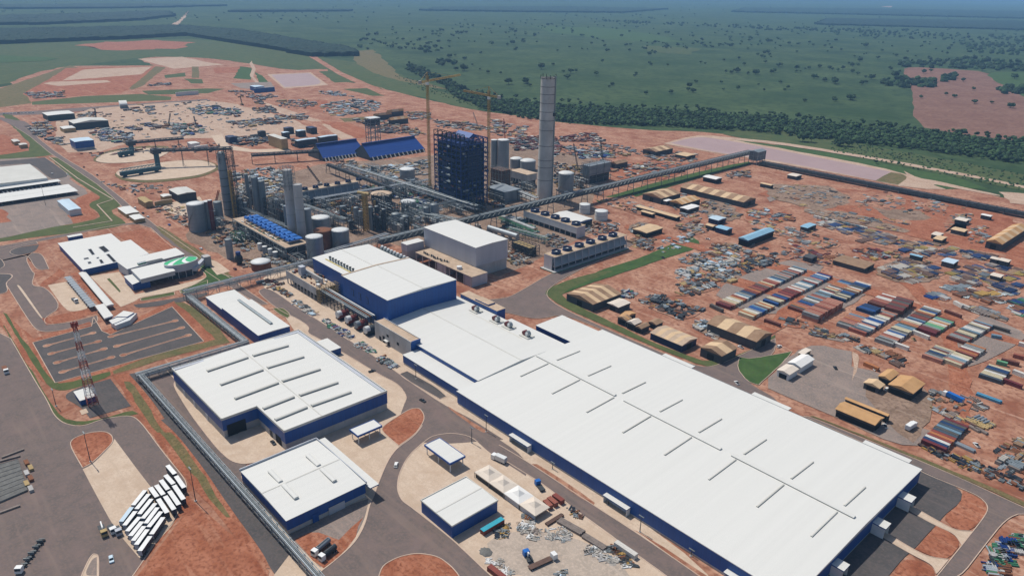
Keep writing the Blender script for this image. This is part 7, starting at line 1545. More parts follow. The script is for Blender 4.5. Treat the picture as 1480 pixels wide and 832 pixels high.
cl('steel_beams', lambda x, y: Q(*H0, x, y), [(1270, 800), (1320, 690), (1460, 600), (1480, 640), (1400, 760), (1320, 830)], 120, 'pipe', (1, 3), 1.2, .6)
cl('laydown_materials', fq, [(1020, 720), (1060, 700), (1160, 760), (1290, 760), (1280, 800), (1150, 770)], 40, 'mixed', (1.5, 4), 1, -.2, 4)
for pts in ([(600, 520), (700, 500), (860, 560), (1000, 600), (980, 630), (760, 590), (600, 545)], [(700, 700), (860, 640), (1040, 700), (1000, 760), (820, 770), (720, 730)], [(850, 560), (1000, 560), (1200, 600), (1350, 620), (1330, 650), (1100, 640), (880, 590)], [(1080, 720), (1260, 670), (1480, 700), (1480, 800), (1300, 790), (1100, 770)], [(560, 470), (700, 500), (800, 540), (780, 560), (620, 520)], [(380, 440), (470, 450), (560, 490), (540, 510), (420, 470)]):
    cl('pipe_stock', lq, pts, 120, 'blue', (2, 5), 1.8, -.2, 2.6, .03)
cl('pipe_stock', z9, [(700, 110), (860, 100), (1000, 200), (960, 240), (760, 200)], 50, 'blue', (2, 5), 1.6, -.25, 2.6, .03)
cl('pipe_stock', z9, [(1080, 180), (1240, 190), (1440, 300), (1360, 340), (1120, 270)], 60, 'blue', (2, 5), 1.6, -.25, 2.6, .03)
cl('pipe_stock', z9, [(620, 270), (900, 240), (1290, 370), (1240, 420), (1060, 440), (800, 340)], 90, 'dark', (2, 6), 2.4, -.25, 2.4, .03)
cl('pipe_stock', z9, [(1380, 420), (1500, 380), (1500, 560), (1340, 540)], 60, 'pipe', (1.5, 4), 1.6, -.25)
cl('pipe_stock', z9, [(430, 330), (600, 340), (690, 390), (640, 410), (480, 370)], 40, 'pipe', (1.5, 4), 1.4, -.25)
cl('pipe_stock', z9, [(880, 480), (1080, 480), (1300, 600), (1260, 620), (1000, 530)], 50, 'mixed', (1.5, 4), 1.6, -.25)
cl('pipe_stock', z9, [(20, 30), (250, 10), (590, 80), (560, 150), (240, 150), (30, 120)], 90, 'blue', (2, 5), 2.0, -.25, 2.6, .03)
cl('laydown_materials', lq, [(100, 420), (200, 395), (260, 430), (160, 450)], 50, 'dark', (1.5, 4), 1.5)
cl('laydown_materials', lq, [(0, 380), (120, 380), (130, 410), (0, 440)], 40, 'pale', (1.5, 4), 2)
cl('laydown_materials', lq, [(180, 500), (330, 490), (500, 560), (420, 590), (250, 570)], 70, 'mixed', (1.5, 4), 1.5)
cl('laydown_materials', lq, [(560, 590), (700, 590), (760, 640), (640, 650)], 50, 'maroon', (1.5, 4), 1.5)
cl('laydown_materials', lq, [(1100, 410), (1200, 405), (1180, 460), (1060, 500), (1160, 520), (1040, 470)], 50, 'mixed', (1.5, 4), 1.8)
cl('laydown_materials', lq, [(580, 420), (850, 440), (860, 460), (600, 440)], 40, 'dark', (1.5, 4), .8)
cl('laydown_materials', lq, [(580, 340), (720, 310), (730, 340), (640, 370)], 25, 'mixed', (1.5, 4), 1.6)
for pts in ([(540, 330), (720, 310), (760, 350), (900, 400), (860, 430), (620, 370)], [(1080, 340), (1200, 330), (1300, 420), (1200, 440), (1100, 400)], [(690, 480), (760, 450), (860, 480), (760, 530)], [(720, 540), (830, 540), (820, 600), (730, 580)], [(1180, 560), (1300, 590), (1440, 640), (1380, 700), (1300, 640), (1120, 590)], [(1220, 190), (1350, 170), (1340, 210), (1230, 215)], [(940, 470), (1080, 430), (1120, 500), (1000, 520)]):
    cl('laydown_materials', kq, pts, 90, 'mixed', (1.2, 3.8), 2.2, .1)
# behind the boiler house and chimney
for pts, pal in (([(300, 40), (560, 30), (720, 50), (760, 90), (560, 110), (320, 90)], 'mixed'), ([(330, -10), (520, -30), (580, 20), (420, 20), (340, 20)], 'maroon'), ([(90, 10), (220, -20), (220, 60), (100, 70)], 'maroon'), ([(300, -10), (330, 60), (300, 100)], 'maroon'), ([(600, 150), (780, 130), (1000, 120), (980, 180), (820, 230), (640, 210)], 'mixed'), ([(760, 60), (900, 80), (1060, 80), (1040, 130), (800, 120)], 'mixed'), ([(420, 60), (560, 60), (620, 100), (440, 110)], 'pipe')):
    cl('laydown_materials', kq, pts, 210, pal, (1.5, 4.5), 2.6, .1)
jn = lambda x, y: Q(360, 0, x, y)
for pts, pal, n_ in (([(390, 560), (560, 530), (700, 540), (690, 590), (480, 625), (400, 610)], 'pale', 380), ([(150, 540), (300, 530), (390, 560), (260, 590), (160, 570)], 'mixed', 120), ([(340, 490), (480, 490), (560, 520), (430, 510)], 'pale', 60), ([(830, 600), (960, 600), (980, 640), (860, 640)], 'mixed', 90), ([(560, 640), (760, 650), (900, 690), (960, 730), (700, 710)], 'mixed', 200), ([(990, 640), (1200, 660), (1300, 690), (1200, 700), (1000, 680)], 'mixed', 140), ([(1290, 640), (1480, 680), (1480, 740), (1300, 720)], 'mixed', 170), ([(1390, 740), (1480, 740), (1480, 800), (1400, 790)], 'maroon', 90)):
    cl('laydown_materials', jn, pts, n_, pal, (1.8, 5.5), 2.8, .1)
shed('left tan-roofed dark shed of three in the far yard', jn(665, 620), jn(760, 610), 8, 3.5, 'v', 1, roof='tan_roof'); shed('middle tan-roofed dark shed of three in the far yard', jn(735, 600), jn(825, 592), 8, 3.5, 'v', 1, roof='tan_roof'); shed('right-hand tan-roofed dark shed of three in the far yard', jn(745, 640), jn(850, 632), 8, 3.5, 'v', 2, roof='tan_roof')
# far-left laydown plain
mz = lambda x, y: W4(*Z, [(x, y)])[0]; my = lambda x, y: W4(*Y2, [(x, y)])[0]
for pts, pal, n_ in (([(200, 600), (330, 560), (400, 640), (300, 690), (220, 640)], 'mixed', 110), ([(340, 690), (460, 680), (470, 740), (400, 740)], 'mixed', 50), ([(640, 640), (800, 620), (1000, 680), (820, 730), (680, 690)], 'pipe', 150), ([(930, 600), (1000, 600), (1000, 640), (920, 620)], 'blue', 40), ([(1030, 585), (1140, 600), (1130, 625), (1040, 600)], 'blue', 40), ([(1160, 570), (1330, 600), (1300, 650), (1180, 620)], 'mixed', 80), ([(780, 680), (960, 690), (960, 740), (800, 720)], 'blue', 80), ([(900, 480), (1100, 460), (1100, 520), (920, 500)], 'mixed', 60), ([(190, 370), (460, 355), (460, 395), (220, 410)], 'mixed', 130), ([(1060, 300), (1220, 295), (1220, 315), (1060, 320)], 'dark', 50), ([(560, 520), (680, 500), (700, 530), (600, 540)], 'mixed', 40)):
    cl('laydown_materials', mz, pts, n_, pal, (2, 5.5), 2.6, .1)
for pts, pal, n_ in (([(120, 380), (250, 350), (500, 390), (460, 440), (320, 420), (150, 430)], 'pipe', 170), ([(560, 380), (720, 360), (740, 410), (600, 420)], 'dark', 90), ([(550, 460), (720, 450), (770, 490), (600, 500)], 'dark', 100), ([(700, 430), (940, 420), (960, 460), (760, 460)], 'mixed', 100), ([(380, 470), (560, 470), (580, 510), (440, 500)], 'mixed', 80), ([(0, 490), (180, 490), (220, 560), (60, 580), (0, 560)], 'pipe', 100), ([(400, 590), (660, 560), (700, 620), (560, 650), (420, 640)], 'dark', 150), ([(830, 600), (1020, 590), (1020, 650), (880, 660)], 'dark', 120), ([(420, 250), (560, 260), (760, 290), (640, 320), (440, 300)], 'mixed', 90), ([(570, 310), (650, 300), (650, 350), (580, 345)], 'dark', 40)):
    cl('laydown_materials', my, pts, n_, pal, (2, 5.5), 2.8, .1)

cl('laydown_materials', mz, [(400, 560), (640, 480), (1000, 450), (1478, 420), (1800, 500), (2100, 580), (1800, 640), (1478, 660), (1000, 690), (700, 640), (430, 600)], 330, 'mixed', (1.2, 3.4), 2.2, .1)
cl('laydown_materials', mz, [(560, 800), (900, 760), (1478, 720), (1700, 740), (1478, 800), (1300, 790), (1000, 800), (700, 820)], 130, 'maroon', (1.2, 3.4), 2.2, .1)
cl('laydown_materials', vq, [(820, 350), (1000, 380), (1300, 380), (1400, 400), (1300, 460), (1100, 440), (960, 420)], 90, 'mixed', (1, 2.6), 1.8, .1)
cl('laydown_materials', vq, [(1180, 560), (1380, 530), (1500, 560), (1700, 700), (1560, 740), (1380, 640)], 160, 'mixed', (1, 2.8), 1.8, .1)
for i, (q_, x, y, m_) in enumerate(((fq, 735, 800, 'white_paint'), (fq, 690, 498, 'white_paint'), (fq, 470, 490, 'dark_steel'), (eq, 1200, 225, 'white_paint'), (kq, 640, 460, 'white_paint'), (kq, 1000, 420, 'white_paint'), (kq, 880, 640, 'dark_steel'), (lq, 250, 610, 'white_paint'), (lq, 960, 700, 'white_paint'), (lq, 760, 690, 'ice_roof'), (z9, 480, 640, 'white_paint'), (za_, 300, 155, 'tan_paint'), (zc, 660, 380, 'white_paint'), (kq, 1120, 540, 'white_paint'))):
    p_ = q_(x, y); make_car('%s pickup in the right-hand yards, %s of those parked among the stock' % ({'white_paint': 'white', 'dark_steel': 'dark', 'ice_roof': 'pale blue', 'tan_paint': 'tan'}[m_], ordinal(i)), p_, R.uniform(0, 3.1), m_, True, 'pickups in the yards')
# --- clutter in the process area and foreground yards
qz = lambda x, y: (270 + x * .13514, 210 + y * .13514); qy = lambda x, y: (270 + x * .13514, 300 + y * .13514); qx = lambda x, y: (440 + x * .13514, 220 + y * .13514); qw = lambda x, y: (700 + x * .13514, 300 + y * .13514)
for q_, pts, pal, n_, s_, hm in ((qz, [(520, 300), (800, 240), (1080, 260), (1100, 400), (860, 560), (560, 560)], 'pale', 420, (1.5, 4.5), 3.5), (qz, [(860, 480), (1060, 480), (1040, 740), (880, 760)], 'mixed', 150, (1.2, 3.5), 3), (qz, [(520, 560), (700, 560), (700, 700), (560, 700)], 'mixed', 120, (1.2, 3.5), 5),
        (qy, [(0, 160), (220, 250), (460, 330), (420, 480), (200, 260)], 'mixed', 70, (.8, 2.4), 1.8), (qy, [(400, 230), (600, 260), (760, 380), (680, 480), (520, 420), (420, 320)], 'mixed', 190, (1, 3.2), 3), (qy, [(600, 540), (700, 560), (700, 640), (620, 640)], 'mixed', 50, (.8, 2.2), 1.6), (qy, [(780, 480), (1000, 560), (1130, 600), (1060, 640), (920, 600)], 'mixed', 120, (.8, 2.6), 2), (qy, [(480, 160), (620, 200), (760, 340), (700, 360), (540, 260)], 'dark', 120, (1, 3), 4),
        (qx, [(60, 480), (420, 420), (600, 480), (560, 620), (300, 640), (80, 600)], 'mixed', 420, (1.2, 3.6), 3.2), (qx, [(420, 560), (620, 560), (620, 760), (460, 760)], 'dark', 200, (1.2, 3.6), 6), (qx, [(680, 560), (1040, 560), (1240, 700), (1120, 800), (720, 820)], 'dark', 380, (1.2, 3.6), 7), (qx, [(560, 380), (900, 330), (1300, 330), (1300, 460), (1000, 500)], 'pipe', 300, (1.5, 4), 5), (qx, [(600, 160), (900, 150), (1320, 80), (1320, 250), (900, 300), (640, 260)], 'pale', 260, (1.5, 5), 3), (qx, [(1000, 480), (1300, 480), (1480, 620), (1200, 640)], 'pipe', 220, (1.5, 4), 5), (qx, [(200, 40), (560, 100), (640, 200), (400, 180)], 'mixed', 100, (1.5, 4), 2.5),
        (qw, [(250, 440), (420, 470), (520, 600), (300, 620), (250, 560)], 'mixed', 150, (1, 3), 3), (qw, [(180, 80), (420, 110), (600, 260), (480, 320), (240, 220)], 'pipe', 150, (1, 3.5), 3.5), (qw, [(560, 300), (740, 280), (900, 360), (820, 440), (640, 400)], 'mixed', 100, (1, 3), 2), (qw, [(1080, 180), (1400, 160), (1440, 240), (1200, 300), (1100, 260)], 'mixed', 90, (1, 3), 2),
        (lambda x, y: (600 + x * .1802, 160 + y * .1802), [(20, 640), (160, 680), (400, 740), (620, 700), (760, 680), (700, 780), (300, 790), (20, 720)], 'dark', 260, (1.2, 3.6), 3.5), (lambda x, y: (700 + x * .13514, 200 + y * .13514), [(240, 450), (540, 500), (560, 620), (300, 640), (240, 540)], 'mixed', 200, (1.2, 3.5), 4), (lambda x, y: (700 + x * .13514, 200 + y * .13514), [(740, 260), (1060, 300), (1060, 480), (960, 540), (760, 580)], 'dark', 220, (1.2, 4), 6)):
    clutter('plant_equipment', [q_(*p) for p in pts], n_, pal, s_, hm, 0.0, 2.4, .04)
# street-side material strips, each strip one heap
for pts, pal in (([(122, 62), (150, 55), (238, 100), (215, 112)], 'dark'), ([(228, 132), (265, 125), (370, 195), (330, 212)], 'pale'), ([(385, 238), (415, 225), (565, 322), (530, 336)], 'pipe'), ([(572, 362), (610, 350), (676, 402), (640, 410)], 'pipe'), ([(682, 438), (720, 425), (795, 478), (760, 486)], 'pipe')):
    cl('stored_pipes', lambda x, y: Q(*D0, x, y), pts, 60, pal, (.8, 2.6), 1.2, 0, 2.5, .1)
cl('stored_pipes', lambda x, y: Q(*D0, x, y), [(60, 30), (120, 10), (180, 40), (110, 60)], 40, 'maroon', (.8, 2.6), 2)
zd = lambda x, y: (660 + x * .2027, 730 + y * .2027)
for pts, n_, pal, ss in (([(440, 120), (540, 110), (620, 210), (560, 265), (440, 190)], 90, 'beam', (.5, 1.4)), ([(630, 180), (760, 140), (830, 230), (740, 270), (640, 240)], 90, 'beam', (.4, 1.2)), ([(880, 290), (960, 280), (1240, 420), (1200, 450), (900, 330)], 110, 'beam', (.5, 1.3)), ([(240, 190), (390, 120), (380, 200), (300, 260)], 60, 'dark', (.5, 1.4)), ([(200, 400), (300, 390), (420, 490), (340, 500)], 40, 'beam', (.5, 1.3)), ([(1060, 310), (1150, 300), (1280, 420), (1260, 440)], 60, 'dark', (.5, 1.6)), ([(770, 10), (830, 20), (900, 90), (850, 90)], 40, 'dark', (.5, 1.6)), ([(470, 60), (540, 90), (530, 110), (470, 80)], 20, 'mixed', (.5, 1.4)), ([(700, 470), (780, 470), (780, 500), (700, 500)], 20, 'pale', (.5, 1.2))):
    cl('stored_beams', zd, pts, n_, pal, ss, .7, .75, 5.0, .5)
def bundle(label, a_, c_, w, h, m_, n_):
    p, q = P(*a_, h), P(*c_, h); ang = math.atan2(q[1] - p[1], q[0] - p[0]); L = math.hypot(q[0] - p[0], q[1] - p[1])
    t = thing('timber_stack' if m_ == 'brown_steel' else 'beam_stack', label, 'stack', (*p, 0), ang)
    for j in range(n_):
        y = -w / 2 + w * (j + .5) / n_
        for z in range(2): lbox(t, 'beam', R.uniform(-.3, .3), L + R.uniform(-.3, .3), y - w / n_ * .42, y + w / n_ * .42, z * h / 2 + .03, (z + 1) * h / 2 - .02, m_)
bundle('left grey-brown plank stack beside the street', zd(730, 95), zd(900, 190), 3.6, 1.6, 'plank', 6)
bundle('right grey-brown plank stack beside the street', zd(905, 205), zd(1060, 300), 3.2, 1.4, 'plank', 6)
bundle('dark brown beam stack by the red containers', zd(640, 130), zd(755, 60), 2.0, 1.2, 'brown_steel', 3)
bundle('turquoise beam pair lying on the red yard', za_(975, 715), za_(1240, 810), 3.0, 1.6, 'turq_steel', 2)
for i, (a_, c_) in enumerate((((600, 200), (690, 250)), ((650, 215), (760, 270)))): bundle('grey girder stack, %s behind the near container row' % ordinal(i), zc(a_[0], a_[1]), zc(c_[0], c_[1]), 2.2, 1.2, 'plank', 3)
bundle('dark grey pipe stack below the near container row', zc(450, 330), zc(650, 420), 3, 1.4, 'tank_grey', 4)
u, v = P(*zd(208, 335)); t = thing('gravel_heap', 'dark grey oval gravel heap in the pipe yard', 'heap', (u, v, 0))
b = MB(); n = 22; ring = [[(u + rr_ * 3.6 * math.cos(2 * math.pi * i / n) * (1 + .12 * math.sin(3 * i)), v + rr_ * 3.0 * math.sin(2 * math.pi * i / n) * (1 + .1 * math.cos(2 * i)), zz_) for i in range(n)] for rr_, zz_ in ((1, 0), (.72, .55), (.35, .95), (.05, 1.05))]
for k in range(3): b.add(ring[k] + ring[k + 1], [(i, (i + 1) % n, n + (i + 1) % n, n + i) for i in range(n)], 'grey_mesh', True)
b.build('mound', t)

LM = [(787, 280, 'tall chimney'), (640, 320, 'boiler house foot'), (330, 310, 'digester tower'), (390, 345, 'blue fan row'), (552, 290, 'dark round clarifier'), (420, 380, 'cluttered street block'), (540, 330, 'short orange mast'), (480, 270, 'far cooling tower')]; LMN = {}
# steel equipment modules filling the process area
for i, (x, y, w, d, h, mm) in enumerate(sorted(((508, 300, 14, 12, 12, 'steel'), (525, 318, 16, 12, 16, 'dark_steel'), (545, 330, 18, 12, 18, 'dark_steel'), (562, 322, 16, 12, 20, 'dark_steel'), (575, 335, 16, 12, 14, 'steel'), (600, 325, 18, 12, 12, 'steel'), (620, 312, 20, 10, 14, 'galv'), (640, 330, 20, 10, 10, 'galv'), (350, 312, 12, 12, 22, 'dark_steel'), (393, 312, 12, 10, 18, 'dark_steel'), (405, 300, 12, 10, 14, 'steel'), (345, 350, 12, 8, 9, 'green_steel'), (360, 345, 14, 8, 10, 'steel'), (410, 372, 14, 8, 8, 'steel'), (430, 382, 14, 8, 8, 'steel'), (490, 280, 20, 10, 9, 'frame_blue'), (520, 285, 22, 10, 9, 'steel'), (600, 275, 24, 12, 12, 'steel'), (560, 268, 24, 10, 10, 'galv'), (720, 290, 18, 10, 10, 'steel'), (760, 275, 16, 10, 10, 'steel'), (835, 270, 18, 10, 12, 'dark_steel'), (860, 280, 18, 8, 9, 'steel'), (380, 330, 12, 8, 12, 'dark_steel'), (305, 322, 10, 8, 14, 'steel'), (318, 330, 10, 8, 10, 'galv'), (372, 300, 12, 10, 24, 'dark_steel'), (400, 318, 12, 10, 22, 'steel'), (411, 330, 10, 8, 26, 'dark_steel'), (466, 300, 16, 10, 10, 'galv'), (480, 325, 14, 10, 12, 'steel'), (497, 318, 12, 10, 14, 'dark_steel'), (514, 335, 12, 10, 14, 'dark_steel'), (553, 312, 14, 10, 22, 'dark_steel'), (590, 318, 14, 10, 18, 'steel'), (607, 338, 16, 8, 8, 'galv'), (625, 285, 16, 10, 12, 'dark_steel'), (660, 308, 22, 8, 9, 'steel'), (690, 305, 18, 8, 9, 'dark_steel'), (745, 262, 14, 10, 12, 'steel'), (815, 290, 16, 8, 10, 'steel'), (540, 250, 22, 10, 10, 'galv'), (580, 285, 16, 10, 12, 'steel'), (440, 300, 12, 8, 12, 'galv')))):
    u, v = P(x, y)
    t = thing('steel_module', 'open steel equipment module, number %d from the left by position among the tanks' % (i + 1), 'steel frame', (u, v, 0), group='open steel modules among the tanks')
    lm = min(LM, key=lambda q: abs(q[0] - x) + 2 * abs(q[1] - y)); LMN[lm[2]] = LMN.get(lm[2], -1) + 1
    t['label'] = 'open steel frame packed with vessels near the %s, %s of its cluster' % (lm[2], ordinal(LMN[lm[2]]))
    stuff(part(t, 'frame', lambda b: frame(b, u - w / 2, u + w / 2, v - d / 2, v + d / 2, 0, h, 3, 2, max(2, int(h / 4)), .4, mm)))
    for k in range(4):
        a_, c_, r_ = R.uniform(u - w * .35, u + w * .35), R.uniform(v - d * .3, v + d * .3), R.uniform(1, 2.4)
        part(t, 'vessel', lambda b: (b.cyl(a_, c_, r_, R.uniform(0, 3), h * R.uniform(.5, 1.05), R.choice(['tank_grey', 'tank_steel', 'dark_steel', 'galv', 'dust_white']), 12)))
    for k in range(5):
        z = R.uniform(2, h); a_ = R.uniform(v - d / 2, v + d / 2); part(t, 'pipe', lambda b: b.pipe((u - w * .7, a_, z), (u + w * .7, a_, z), R.uniform(.2, .5), R.choice(['galv', 'silver', 'steel', 'rust', 'dust_white'])))
for pts, pal, n_ in (([(120, 250), (420, 260), (560, 330), (380, 380), (140, 320)], 'mixed', 120), ([(880, 300), (1060, 330), (1040, 400), (900, 380)], 'pipe', 40), ([(640, 290), (760, 290), (860, 340), (760, 380), (600, 350)], 'mixed', 50), ([(200, 560), (460, 600), (440, 680), (180, 640)], 'maroon', 80), ([(1200, 470), (1300, 470), (1280, 600), (1180, 560)], 'mixed', 60), ([(0, 440), (120, 450), (330, 500), (300, 540), (60, 500)], 'mixed', 110), ([(330, 380), (560, 400), (840, 490), (800, 500), (500, 440), (330, 400)], 'mixed', 80)):
    cl('laydown_materials', lq, pts, n_, pal, (1.2, 3.6), 1.2, -.15)

# crawler cranes with lattice booms
for i, (base, top, lb, mm) in enumerate((((691, 330), (682, 279), 'dark crawler crane boom rising behind the tall pale hall', 'dark_steel'), ((835, 246), (829, 208), 'crawler crane just right of the chimney', 'dark_steel'), ((871, 234), (868, 203), 'crawler crane behind the precipitator', 'dark_steel'), ((692, 187), (684, 163), 'thin crawler crane above the boiler house roof', 'steel'), ((463, 268), (444, 240), 'crawler crane leaning beside the far cooling tower', 'dark_steel'), ((545, 325), (541, 290), 'crawler crane among the recovery vessels', 'orange_steel'), ((140, 178), (137, 157), 'crane in the far laydown plain beside the pale gabled shed', 'dark_steel'), ((244, 182), (246, 164), 'crane in the middle of the far laydown plain', 'dark_steel'), ((284, 184), (280, 168), 'crane at the right of the far laydown plain', 'dark_steel'), ((350, 152), (347, 139), 'crane near the square pond sheds', 'dark_steel'), ((730, 205), (728, 172), 'pale crawler crane right of the second tower crane', 'mast_red'), ((308, 315), (316, 275), 'red derrick beside the slim red tank', 'mast_red'))):
    u, v = P(*base); h = solve_h(u, v, top[1]); tp = P(*top, h); ln = math.hypot(tp[0] - u, tp[1] - v); k_ = min(1.0, h * .6 / max(ln, .01))
    t = thing('crawler_crane', lb, 'crane', (u, v, 0), group='crawler cranes')
    stuff(part(t, 'boom', lambda b: lattice(b, (u, v, 2.5), (u + (tp[0] - u) * k_, v + (tp[1] - v) * k_, h), 1.4, mm, 2.6, .32)))
    part(t, 'cab', lambda b: b.box(u - 3.5, u + 2.5, v - 1.6, v + 1.6, 1.3, 3.6, 'tan_paint' if i % 2 else 'dust_white'))
    for s_ in (-1.9, 1.0): part(t, 'track', lambda b: b.box(u - 3.5, u + 3.5, v + s_, v + s_ + .9, 0, 1.2, 'dark_void'))
    part(t, 'hoist_line', lambda b: b.bar((u + (tp[0] - u) * k_ + .8, v + (tp[1] - v) * k_, h), (u + (tp[0] - u) * k_ + .8, v + (tp[1] - v) * k_, h * .4), .12, .12, 'dark_steel'))

for q_, pts, pal, n_ in ((lq, [(100, 260), (300, 250), (560, 300), (900, 330), (1200, 380), (1100, 420), (700, 400), (300, 340)], 'mixed', 120), (lq, [(0, 560), (200, 600), (480, 620), (760, 610), (700, 660), (400, 690), (100, 680)], 'dark', 110), (lq, [(700, 600), (900, 600), (1000, 680), (840, 690)], 'mixed', 60), (fq, [(860, 620), (1000, 600), (1180, 640), (1300, 700), (1150, 720), (960, 700)], 'mixed', 50), (fq, [(300, 250), (480, 300), (620, 330), (560, 350), (380, 310)], 'mixed', 50), (kq, [(900, 300), (1060, 300), (1100, 420), (960, 440)], 'mixed', 90), (kq, [(820, 560), (1000, 500), (1060, 540), (900, 620)], 'pale', 60)):
    cl('loose_materials', q_, pts, n_, pal, (.9, 2.8), 1.4, -.15)
# ================================================================ VEGETATION
mat('leaf_dark', '233a1f', .9, .2, .3, '1a2e17')
mat('leaf_mid', '3a5530', .9, .2, .3, '2c4525')
mat('leaf_light', '4b6538', .9, .2, .3, '3d5630')
mat('bark', '4a3a2c', .9, .2, .5)
mat('plantation', '20382a', .95, .25, .02, '182c22')
ICO_V = []; ph = (1 + 5 ** .5) / 2
for a_, c_ in ((-1, ph), (1, ph), (-1, -ph), (1, -ph)): ICO_V += [(a_, c_, 0), (0, a_, c_), (c_, 0, a_)]
def hull_ico():
    vs = [Vector(v).normalized() for v in ICO_V]; fs = []
    for i in range(12):
        for j in range(i + 1, 12):
            for k in range(j + 1, 12):
                if all((vs[x] - vs[y]).length < 1.1 for x, y in ((i, j), (j, k), (i, k))):
                    n = (vs[j] - vs[i]).cross(vs[k] - vs[i]); fs.append((i, j, k) if n.dot(vs[i]) > 0 else (i, k, j))
    return vs, fs
IV, IF = hull_ico()
def clump(b, x, y, z, r, rng, m, sq=.75):
    b.add([(x + v.x * r * rng.uniform(.7, 1.25), y + v.y * r * rng.uniform(.7, 1.25), z + v.z * r * sq * rng.uniform(.65, 1.2)) for v in IV], IF, m)
def tree_parts(rng, r, h):
    cr = MB(); tr = MB()
    tr.cyl(0, 0, .35, 0, h * .55, 'bark', 6, r2=.2)
    for k in range(4):
        a_ = rng.uniform(0, 6.28); tr.bar((0, 0, h * .4), (math.cos(a_) * r * .5, math.sin(a_) * r * .5, h * .7), .18, .18, 'bark')
    n = rng.randint(13, 18)
    for k in range(n):
        a_, d_ = rng.uniform(0, 6.28), r * rng.uniform(.1, .8) ; s_ = r * rng.uniform(.36, .58)
        clump(cr, math.cos(a_) * d_, math.sin(a_) * d_, h * (.5 + .34 * rng.random() * (1.1 - d_ / r)), s_, rng, rng.choice(['leaf_dark', 'leaf_dark', 'leaf_dark', 'leaf_mid', 'leaf_mid', 'leaf_light']), .95)
    for k in range(26):   # loose sprays that break up the outline
        a_, d_ = rng.uniform(0, 6.28), r * rng.uniform(.6, 1.05); q = Vector((math.cos(a_) * d_, math.sin(a_) * d_, h * rng.uniform(.5, .95))); s_ = r * rng.uniform(.08, .18)
        cr.add([q + Vector((rng.uniform(-1, 1), rng.uniform(-1, 1), rng.uniform(-.7, .7))) * s_ * 1.4 for _ in range(4)], [(0, 1, 2), (0, 2, 3), (0, 3, 1)], rng.choice(['leaf_dark', 'leaf_mid', 'leaf_light']))
    return cr.mesh('crown'), tr.mesh('trunk')
rt = random.Random(5)
TV = [tree_parts(rt, rt.uniform(4.5, 7.5), rt.uniform(8, 12)) for _ in range(10)]
def put_tree(px, s, label, group, name='savanna_tree'):
    u, v = P(*px); t = thing(name, label, 'tree', (u, v, 0), rt.uniform(0, 6.28), group); t.scale = (s, s, s * rt.uniform(.85, 1.15))
    for n_, me_ in zip(('crown', 'trunk'), rt.choice(TV)):
        o = bpy.data.objects.new(n_, me_); col.objects.link(o); o.parent = t
PLOUGH = [(1303, 100), (1318, 97), (1360, 99), (1430, 104), (1450, 125), (1480, 130), (1480, 205), (1390, 194), (1320, 182), (1318, 130)]
pts_near, tries = [], 0
while len(pts_near) < 285 and tries < 20000:
    tries += 1
    x, y = rt.uniform(560, 1480), 34 + 116 * rt.random() ** 1.05
    if y > 118 + (x - 560) * .055 and x < 1320: continue
    if y > 150 or (x < 700 and y > 60 + (x - 560) * .45): continue
    if inpoly(x, y, PLOUGH): continue
    dens = .30 + .35 * (x > 1000) + .25 * (math.sin(x * .021 + 1) * math.sin(y * .09 + x * .008) > .1)
    if y > 125: dens *= .35
    if rt.random() > dens: continue
    pts_near.append((x, y))
    if rt.random() < .4: pts_near.append((x + rt.uniform(-9, 9), y + rt.uniform(-2.5, 2.5)))
for x, y in pts_near: put_tree((x, y), rt.choice([.6, .8, .9, 1.0, 1.1, 1.3, 1.6]), 'dark green savanna tree dotted over the pasture beyond the construction site', 'savanna trees on the pasture')
for i, (x, y, s, lb) in enumerate(((1381, 113, 1.3, 'larger tree at the top of the ploughed field'), (1345, 117, 1.2, 'tree just inside the left half of the ploughed field'), (1406, 131, 1.0, 'small tree right of centre in the ploughed field'), (1408, 150, 1.1, 'round tree in the middle of the ploughed field'), (1460, 156, 1.3, 'spreading tree near the right side of the ploughed field'), (1433, 150, .8, 'thin tree in the ploughed field, left of the spreading one'), (1379, 141, .9, 'small tree low in the centre of the ploughed field'), (1367, 138, .7, 'smallest tree in the ploughed field'), (1331, 142, .7, 'thin tree near the left edge of the ploughed field'), (1392, 118, 1.1, 'tree at the top right of the ploughed field'), (1335, 106, 1.2, 'left of two trees touching the upper edge of the ploughed field'), (1345, 105, 1.2, 'right of two trees touching the upper edge of the ploughed field'))):
    put_tree((x, y), s, lb, 'trees in the ploughed field')
for i, (x, y, s, lb) in enumerate(((1160, 205, 1.3, 'left bush beside the reservoir track'), (1172, 206, 1.3, 'second bush beside the reservoir track'), (1212, 211, 1.4, 'dense bush right of the reservoir track'), (1225, 212, 1.3, 'rightmost dense bush beside the reservoir track'), (1055, 189, 1.1, 'bush at the far end of the reservoir'), (1266, 237, .6, 'small round bush on the strip above the reservoir'))):
    put_tree((x, y), s, lb, 'bushes by the reservoir')
